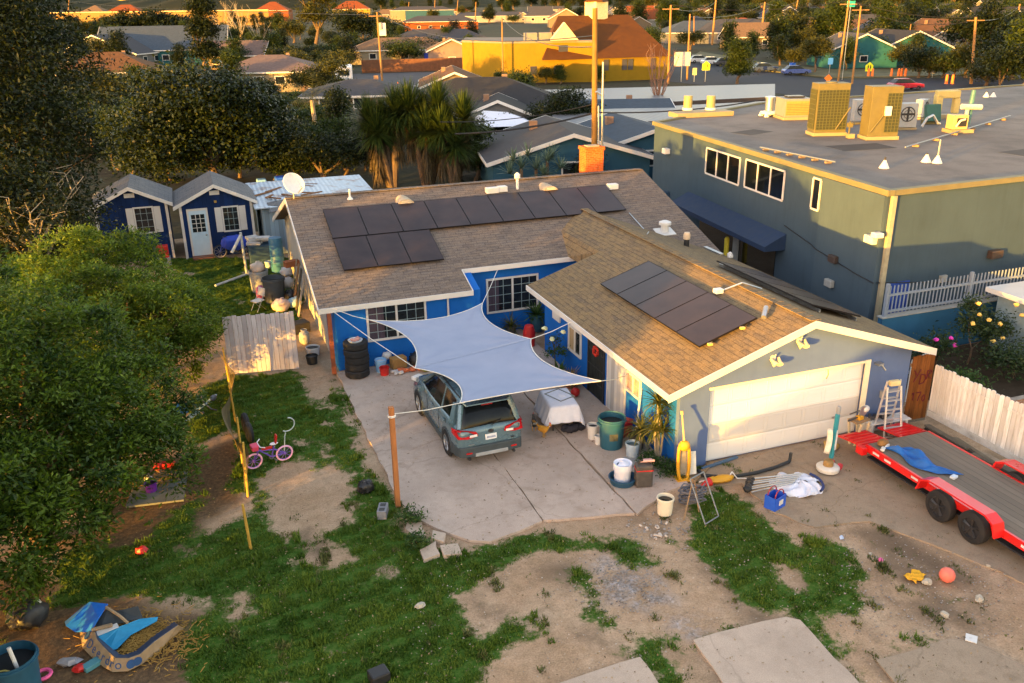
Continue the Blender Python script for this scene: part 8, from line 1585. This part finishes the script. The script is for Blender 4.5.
c = (-17, 19.5, 0); tree('tall_tree', 'tall dark tree with drooping branches at the upper left', 'tree', c, absblobs(c, [(-15.4, 18.7, 4.8, 1.6), (-16.3, 21, 8, 2.5), (-15.2, 22, 6.3, 1.4), (-15.7, 25, 9.2, 2.3), (-17, 16, 5, 2.5), (-17.5, 19, 2.5, 2.2), (-16.3, 17.3, 2.4, 1.8), (-17.5, 19, 7, 2.8), (-18, 22, 10.5, 2.8), (-16.2, 23, 11, 2.0), (-15.6, 20.5, 2.6, 1.7)]), 10, .3, LF_DARK, 2100, 36, .33, .19, 8, fork=.3, aspect=.4, low=.85, shell=.33)
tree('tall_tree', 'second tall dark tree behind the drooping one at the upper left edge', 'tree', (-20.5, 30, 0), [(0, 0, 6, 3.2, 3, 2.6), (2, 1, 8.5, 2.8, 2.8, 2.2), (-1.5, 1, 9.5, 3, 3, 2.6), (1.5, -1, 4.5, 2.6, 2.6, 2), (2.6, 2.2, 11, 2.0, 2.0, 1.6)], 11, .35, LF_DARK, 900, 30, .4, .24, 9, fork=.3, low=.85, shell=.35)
# leafless branches in front of the tall tree
bt = thing('bare_tree', 'leafless pale branches in front of the tall dark tree', 'tree', (-16.2, 15.8, 0)); mb = MB(); rr = random.Random(6)
mb.path([(0, 0, 0), (.1, .1, 2.2), (.0, .2, 3.6)], .13, 7, .09)
for k in range(9):
    a = rr.uniform(0, 6.28); p = Vector((0, .2, 2.6+k*.15)); pts = [p]
    for q in range(5): p = p+Vector((.42*cos(a)+rr.uniform(-.15, .15), .42*sin(a)+rr.uniform(-.15, .15), .55-.03*q)); pts.append(p)
    mb.path(pts, .05, 5, .012)
    for q in range(4):
        s0 = pts[1+q]; mb.path([s0, s0+Vector((rr.uniform(-.5, .5), rr.uniform(-.5, .5), rr.uniform(.2, .6))), s0+Vector((rr.uniform(-.9, .9), rr.uniform(-.9, .9), rr.uniform(.4, 1.1)))], .02, 4, .006)
mb.build('trunk', PALEBARK, bt)
# behind the sheds
tree('magnolia_tree', 'big round dark glossy tree behind the navy sheds', 'tree', (-9.4, 43.5, 0), [(0, 0, 4.4, 4.6, 4.0, 3.0), (-3.0, -1.0, 3.6, 3.0, 2.8, 2.4), (3.0, .5, 3.8, 3.0, 2.8, 2.6), (.5, -1.5, 6.2, 3.0, 2.8, 1.7), (-1.5, .6, 6.6, 2.4, 2.2, 1.4)], 6, .3, LF_MAG, 1300, 36, .42, .26, 11, fork=.3, aspect=.55, low=.85, shell=.35)
tree('leafy_tree', 'dark leafy tree right of the glossy one behind the metal roof', 'tree', (-2.6, 41.5, 0), [(0, 0, 2.2, 2.6, 2.2, 1.8), (2.4, .6, 1.8, 2.2, 2, 1.5), (-1.6, 1, 2.6, 2, 2, 1.6)], 3, .2, LF_DARK, 420, 28, .36, .22, 12)
Q = frond_palm((0, 0, 4.4), 20, 3.0, 5, .06, 14); fpm = thing('feather_palm', 'slender feather palm right of the big glossy tree', 'palm', (-1.0, 55.5, 0)); raw_quads('fronds', Q, np.random.default_rng(2).uniform(0, 1, len(Q)), LF_OLIVE, fpm); mb = MB(); mb.path([(0, 0, 0), (.1, 0, 2), (0, 0, 4.4)], .22, 8, .16); mb.build('trunk', PALEBARK, fpm)
Q = frond_palm((0, 0, 3.0), 16, 2.0, 7, .07, 12); fp2 = thing('feather_palm', 'smaller feather palm in front of the pinkish roofed house', 'palm', (-3.3, 97, 0)); raw_quads('fronds', Q, np.random.default_rng(4).uniform(0, 1, len(Q)), LF_OLIVE, fp2); MB().tube((0, 0, 0), (0, 0, 3), .2, .16, 8).build('trunk', PALEBARK, fp2)
# yucca group
LF_YUC = leafmat('yucca_leaf', (.010, .026, .004), (.065, .095, .015), .25)
def yucca(label, loc, heads, seed):
    t = thing('yucca_tree', label, 'yucca', loc, 0, 'yucca trees behind the house'); rr = random.Random(seed); mb = MB(); Qs = []; Ds = []
    for (x, y, z, L) in heads:
        mb.path([(x*.15, y*.15, 0), (x*.6, y*.6, z*.55), (x, y, z)], .26, 8, .2); Qs.append(rosette((x, y, z), 520, L*1.25, .065, rr.randint(0, 9999), .3, (-.6, 1.5)))
        for k in range(5): Ds.append(rosette((x, y, z-.25-.5*k), 60, L*.8, .05, rr.randint(0, 9999), .9, (-1.3, -.7)))
    Q = np.concatenate(Qs); raw_quads('leaves', Q, np.random.default_rng(seed).uniform(0, 1, len(Q)), LF_YUC, t); D = np.concatenate(Ds); raw_quads('dead_leaves', D, np.random.default_rng(seed).uniform(0, .8, len(D)), leafmat('dead_yucca_leaf', (.035, .025, .010), (.15, .105, .045), .2), t); mb.build('trunk', BARK, t, smooth=True)
yucca('leftmost yucca of the clump, with two heads', (1.8, 40.2, 0), [(-.9, 0, 3.5, 1.6), (.5, .2, 4.6, 1.6), (-.2, .8, 4.0, 1.5), (-1.2, .8, 4.3, 1.4)], 1); yucca('middle yucca of the clump, tallest with three heads', (4.0, 39.6, 0), [(0, -.3, 3.5, 1.6), (-.9, .5, 4.9, 1.6), (1.0, .4, 5.0, 1.6), (.1, .9, 4.4, 1.5), (1.6, .8, 3.9, 1.5)], 2); yucca('right yucca of the clump with pale dead skirts', (5.6, 38.4, 0), [(.1, 0, 2.7, 1.5), (.9, .6, 4.3, 1.5), (-.7, .4, 3.6, 1.5)], 3)
tree('leafy_tree', 'olive green bush at the right foot of the yucca clump', 'tree', (7.2, 39.5, 0), [(0, 0, 1.6, 1.4, 1.4, 1.5), (.3, .3, 3.0, 1.2, 1.2, 1.2)], 3, .12, LF_MID, 240, 24, .3, .2, 15)
ag = thing('agave_bush', 'blue-green spiky agave bush in front of the dark grey roof', 'bush', (8.6, 31.5, 0)); Q = np.concatenate([rosette((x, y, z), 40, .9, .06, k, .25, (-.1, 1.4)) for k, (x, y, z) in enumerate([(0, 0, 2.1), (.8, .2, 2.5), (-.9, .1, 2.2), (.3, -.5, 1.8), (1.6, 0, 2.0), (-.3, .6, 2.8), (-1.6, .3, 1.9), (1.2, .5, 2.6), (-1.2, .6, 2.6)])]); raw_quads('leaves', Q, np.random.default_rng(3).uniform(0, 1, len(Q)), leafmat('agave_leaf', (.05, .09, .06), (.14, .2, .14), .15), ag); mb = MB()
for x, y, z in ((0, 0, 2.1), (.8, .2, 2.5), (-.9, .1, 2.2)): mb.tube((x, y, 0), (x, y, z), .1, n=6)
mb.build('stem', BARK, ag)
tree('leafy_tree', 'round green tree left of the long carport', 'tree', P2(517, 113), [(0, 0, 2.4, 2.0, 1.8, 1.6), (.6, .4, 3.4, 1.5, 1.4, 1.1)], 3, .15, LF_MID, 260, 26, .35, .24, 16); tree('leafy_tree', 'dark green tree in front of the long carport, behind the blue house', 'tree', (19.6, 53, 0), [(0, 0, 2.4, 2.2, 2.0, 1.7), (1.6, 0, 2.2, 1.8, 1.6, 1.5), (-2.0, .2, 2.0, 1.6, 1.6, 1.4), (.4, .4, 3.7, 1.6, 1.5, 1.1)], 3.4, .2, LF_DARK, 420, 28, .35, .22, 17); tree('leafy_tree', 'small dark bush beside the chimney in front of the blue gable', 'tree', (12.0, 31.5, 0), [(0, 0, 1.3, .9, .9, 1.2), (0, 0, 2.3, .6, .6, .7)], 2, .08, LF_DARK, 120, 24, .25, .17, 18)
def bare(label, loc, h, seed, col=None, spread=.35, n=16):
    t = thing('bare_tree', label, 'tree', loc); rr = random.Random(seed); mb = MB(); mb.tube((0, 0, 0), (0, 0, h*.3), h*.022, h*.018, 7)
    for k in range(n):
        a = rr.uniform(0, 6.28); p = Vector((0, 0, h*rr.uniform(.22, .32))); d = Vector((spread*cos(a), spread*sin(a), 1)).normalized(); pts = [p]
        for q in range(5): d = (d+Vector((rr.uniform(-.18, .18), rr.uniform(-.18, .18), .03))).normalized(); p = p+d*h*.14*rr.uniform(.8, 1.15); pts.append(p)
        mb.path(pts, h*.009, 5, h*.002)
        for q in range(1, 6):
            for z_ in range(2): d2 = Vector((rr.uniform(-.7, .7), rr.uniform(-.7, .7), .7)).normalized(); mb.tube(pts[q], pts[q]+d2*h*rr.uniform(.06, .13), h*.003, h*.001, 4)
    mb.build('trunk', col or M('twig_reddish', (.2, .12, .09), .9), t)
bare('leafless reddish tree at the left corner of the grey building', P2(657, 122), 7.2, 4); bare('leafless cut-back tree right of the dark cypress', P2(228, 58), 12, 7, PALEBARK, .5, 9); bare('leafless pale tree in front of the sound wall', P2(243, 52), 13, 9, PALEBARK, .45, 10); bare('leafless pale tree nearest the pinkish roof', P2(262, 58), 9, 12, PALEBARK, .5, 10)
# prototypes reused through the background
def proto(name, label, blobs, h, r, mat, nclump, per, cr, leaf, seed, group): return tree(name, label, 'tree', (0, 0, 0), blobs, h, r, mat, nclump, per, cr, leaf, seed, group=group)
con = tree('cypress_tree', 'dark conical cypress in the upper left background', 'tree', P2(208, 72), [(0, 0, 3, 3.2, 3.0, 3.0), (0, 0, 7, 2.9, 2.8, 3.2), (.2, 0, 11, 2.4, 2.3, 3.0), (0, 0, 14.5, 1.5, 1.5, 2.4)], 14, .35, LF_DARK, 520, 28, .6, .5, 21, fork=.3)
tree('conical_tree', 'dense dark green conical tree left of the road bend', 'tree', P2(737, 84), [(0, 0, 1.9, 2.0, 1.9, 1.9), (.1, 0, 3.8, 1.7, 1.6, 1.6), (-.2, .1, 5.2, 1.1, 1.1, 1.2)], 5, .2, LF_MID, 380, 28, .4, .3, 22); tree('rounded_tree', 'rounded olive green tree across the road left of the teal house', 'tree', P2(814, 73), [(0, 0, 3.2, 2.4, 2.3, 1.9), (.8, 0, 4.2, 1.8, 1.8, 1.4), (-.9, .2, 4.0, 1.7, 1.7, 1.3)], 4, .2, LF_OLIVE, 360, 28, .4, .3, 23)
tree('tall_tree', 'tall ragged eucalyptus right of the orange roofed block', 'tree', P2(318, 58), [(0, 0, 9, 4.5, 4, 3), (2.5, 0, 13, 3.8, 3.5, 3), (-2, 0, 14.5, 3.5, 3.2, 2.6), (1, 0, 18, 3, 3, 2.5)], 17, .45, LF_OLIVE, 420, 24, .9, .55, 24, fork=.35, shell=.7)
tree('broad_tree', 'broad dark tree behind the cream house on the lot', 'tree', P2(365, 48), [(0, 0, 5, 8, 6, 4.5), (7, 0, 4, 6, 5, 3.5), (-4, 0, 7, 5, 5, 3.5)], 7, .4, LF_DARK, 480, 26, .9, .7, 25)
tree('broad_tree', 'low dark tree in front of the white house on the lot', 'tree', P2(424, 62), [(0, 0, 2.4, 5.5, 3, 2.2), (5, 0, 2, 4, 3, 1.8)], 3, .3, LF_DARK, 260, 26, .7, .5, 26); tree('broad_tree', 'dark tree cluster below the orange roofed block by the sound wall', 'tree', P2(152, 36), [(0, 0, 5, 14, 8, 6), (10, 0, 4, 10, 6, 5), (-12, 0, 4, 9, 6, 5)], 6, .5, LF_DARK, 420, 26, 1.4, 1.3, 27); tree('leafy_tree', 'olive green tree in front of the camper trailer', 'tree', P2(318, 100), [(0, 0, 2.2, 3, 2.4, 2), (2, 0, 3.6, 2.2, 2, 1.7), (-2, 0, 2.4, 2, 2, 1.6)], 4, .2, LF_OLIVE, 300, 26, .45, .32, 28)
bl = [[(0, 0, 4, 3.4, 3.2, 2.6), (1.8, .5, 5.2, 2.4, 2.4, 1.9), (-1.8, -.4, 4.8, 2.5, 2.4, 2)], [(0, 0, 3.2, 4, 3.6, 2.4), (2, 0, 4.2, 2.6, 2.6, 1.8), (-2.2, .6, 3.8, 2.8, 2.6, 2)], [(0, 0, 5, 2.6, 2.5, 3.4), (.6, .3, 8, 2.0, 2.0, 2.4), (-.6, 0, 3, 2.2, 2.2, 2)]]
spec = [('broad_tree', 'dark green broad', LF_DARK, 0), ('broad_tree', 'olive broad', LF_OLIVE, 1), ('tall_tree', 'mid green upright', LF_MID, 2), ('broad_tree', 'mid green low', LF_MID, 1), ('tall_tree', 'dark upright', LF_DARK, 2), ('broad_tree', 'olive rounded', LF_OLIVE, 0)]
protos = {}
def scatter(zone, zl, pts, rng):
    for k, (px, py, s) in enumerate(pts):
        i = rng.randrange(6); nm_, kd, mt, b = spec[i]; p = P2(px, py); key = (i,)
        lb = '%s tree among %s' % (kd, zl); gpn = '%s trees among %s' % (kd, zl); sc_ = (s*rng.uniform(.85, 1.2), s*rng.uniform(.85, 1.2), s*rng.uniform(.8, 1.15))
        if key not in protos: t = tree(nm_, lb, 'tree', p, bl[b], 5 if b < 2 else 8, .3, mt, 190, 24, .6, .5, 50+i, group=gpn, fork=.22, low=.75, shell=.4); t.scale = sc_; protos[key] = t
        else: copy_tree(protos[key], p, rng.uniform(0, 6.28), sc_, lb, gpn)
rg = random.Random(77); F = rg.uniform
scatter('r1', 'the houses across the road', [(F(770, 1020), F(34, 60), F(.7, 1.2)) for _ in range(52)]+[(px, 78, F(.55, .8)) for px in (918, 928, 942, 955, 966, 985, 998, 1012, 1024)]+[(px, F(66, 72), F(.5, .7)) for px in (780, 795, 846, 860, 876, 905, 915)]+[(1000, 92, .9), (1020, 90, 1.0), (985, 86, .7), (1012, 80, 1.1)], rg)
scatter('r2', 'the far rooftops right of the church', [(F(660, 1030), F(13, 34), F(.9, 1.5)) for _ in range(105)], rg)
scatter('c1', 'the far rooftops in the centre', [(F(300, 660), F(11, 24), F(.9, 1.5)) for _ in range(36)]+[(F(560, 700), F(14, 40), F(.9, 1.4)) for _ in range(16)], rg)
scatter('h1', 'the trees along the horizon', [(F(-10, 1034), F(7.5, 10.5), F(2.6, 4.4)) for _ in range(120)], rg)
scatter('l1', 'the far buildings at the upper left', [(F(30, 280), F(26, 38), F(.7, 1.2)) for _ in range(22)]+[(F(70, 340), F(38, 80), F(.5, .8)) for _ in range(44)]+[(F(20, 300), F(28, 46), F(.8, 1.1)) for _ in range(22)], rg)
scatter('l2', 'the yards behind the sheds', [(105, 120, .8), (88, 135, .9), (70, 150, .9), (120, 170, .45), (285, 130, .5), (330, 140, .45), (300, 165, .35), (345, 170, .3), (262, 110, .55), (232, 95, .6), (280, 165, .35), (270, 150, .4), (325, 160, .35), (110, 95, .6), (160, 95, .6), (480, 120, .3), (500, 100, .35), (345, 100, .35)]+[(F(60, 350), F(92, 165), F(.35, .6)) for _ in range(46)], rg)
scatter('m0', 'the shady yards behind the metal roof', [(300, 182, .42), (325, 180, .36), (345, 176, .4), (275, 180, .38), (310, 165, .5), (345, 160, .5), (365, 170, .36), (480, 176, .3), (455, 168, .42), (395, 160, .5), (425, 155, .55), (130, 178, .4), (240, 178, .42), (210, 180, .4), (170, 180, .4)], rg)
scatter('m1', 'the gardens around the lot and church', [(545, 84, .35), (560, 84, .3), (600, 83, .25), (585, 150, .25), (640, 135, .25), (470, 64, .5), (350, 66, .7), (338, 76, .7), (300, 70, .6), (415, 48, .8), (386, 50, .8), (690, 50, .8), (650, 50, .9), (728, 60, .7), (750, 64, .6)]+[(F(330, 480), F(42, 66), F(.5, .8)) for _ in range(22)]+[(F(470, 600), F(88, 150), F(.22, .36)) for _ in range(14)], rg)
# ------------------------------------------------------------------ out of view: hedge, trees and house added to throw the evening shade
hedge_m = LF_MID
def hedge(label, x, y, L, h, seed):
    t = thing('hedge', label, 'hedge', (x, y, 0)); rr = random.Random(seed); P, T, D, cc = crown_points([(rr.uniform(-.3, .3), k*1.5, h*.5, .95, 1.1, h*.5*rr.uniform(.85, 1.1)) for k in range(int(L/1.5))], int(L*60), 24, .25, seed); P[:, 2] = np.maximum(P[:, 2], .02); leaf_mesh('foliage', P, .22, T, hedge_m, seed=seed, parent=t, aspect=.7); mb = MB(); mb.bb(-.4, .4, 0, L-1, 0, h*.75); mb.build('stem', BARK, t)
hedge('clipped hedge added out of view left of the yard to shade it', -21.5, -15.8, 9.5, 1.7, 3)  # unseen hedge, added to shade the yard and the garage door foot
tree('bushy_tree', 'bushy tree added outside the lower left corner to shade the wing roof', 'tree', (-17.6, -4.6, 0), [(0, 0, 2.4, 2.0, 1.5, 2.2), (-.6, 1.6, 3.2, 1.8, 1.6, 1.9), (.4, 1.8, 1.8, 1.6, 1.5, 1.6), (-.3, .4, 4.4, 1.7, 1.4, 1.5), (0, 1.2, 5.2, 1.6, 1.5, 1.3), (.2, 2.6, 4.2, 1.5, 1.4, 1.5)], 4.5, .18, LF_BUSH, 1500, 40, .24, .2, 33, fork=.25, low=.9, shell=.3)  # unseen tree, added and shaped to shade the back of the wing roof
tree('bushy_tree', 'leafy tree added beyond the left edge to shade the navy sheds', 'tree', (-21.5, 22.2, 0), [(0, 0, 2.2, 2.2, 2.6, 2.4), (.5, 2.2, 2.0, 2, 2, 2), (0, -2, 2.4, 2, 2, 2.2), (0, 0, 4.2, 2, 2.4, 1.4)], 4, .2, LF_DARK, 900, 36, .28, .22, 34, fork=.25, low=.9, shell=.3)  # unseen tree, added so the sheds stand in shade
home('low grey-roofed house added behind the viewpoint to shade the fence', (-27, -25.5, 0), 15, 9, 2.5, 1.6, radians(90), 'cream', 'grey', False, garage=False)  # unseen house, added to shade the trailer and white fence
wr_ = random.Random(5)
for k, (a, b) in enumerate(((tops[8], tops[9]), (tops[9], tops[10]), (tops[10], tops[12]), (tops[2], tops[3]), (tops[4], tops[6]), (tops[6], tops[7]), (tops[1], tops[17]), (tops[13], tops[15]), (tops[0], tops[1]))):
    wire('thin power line sagging between distant poles beyond the rooftops' , Vector(a)-Vector((0, 0, .4)), Vector(b)-Vector((0, 0, .4)), 1.2, .035)['group'] = 'thin power lines between distant poles'
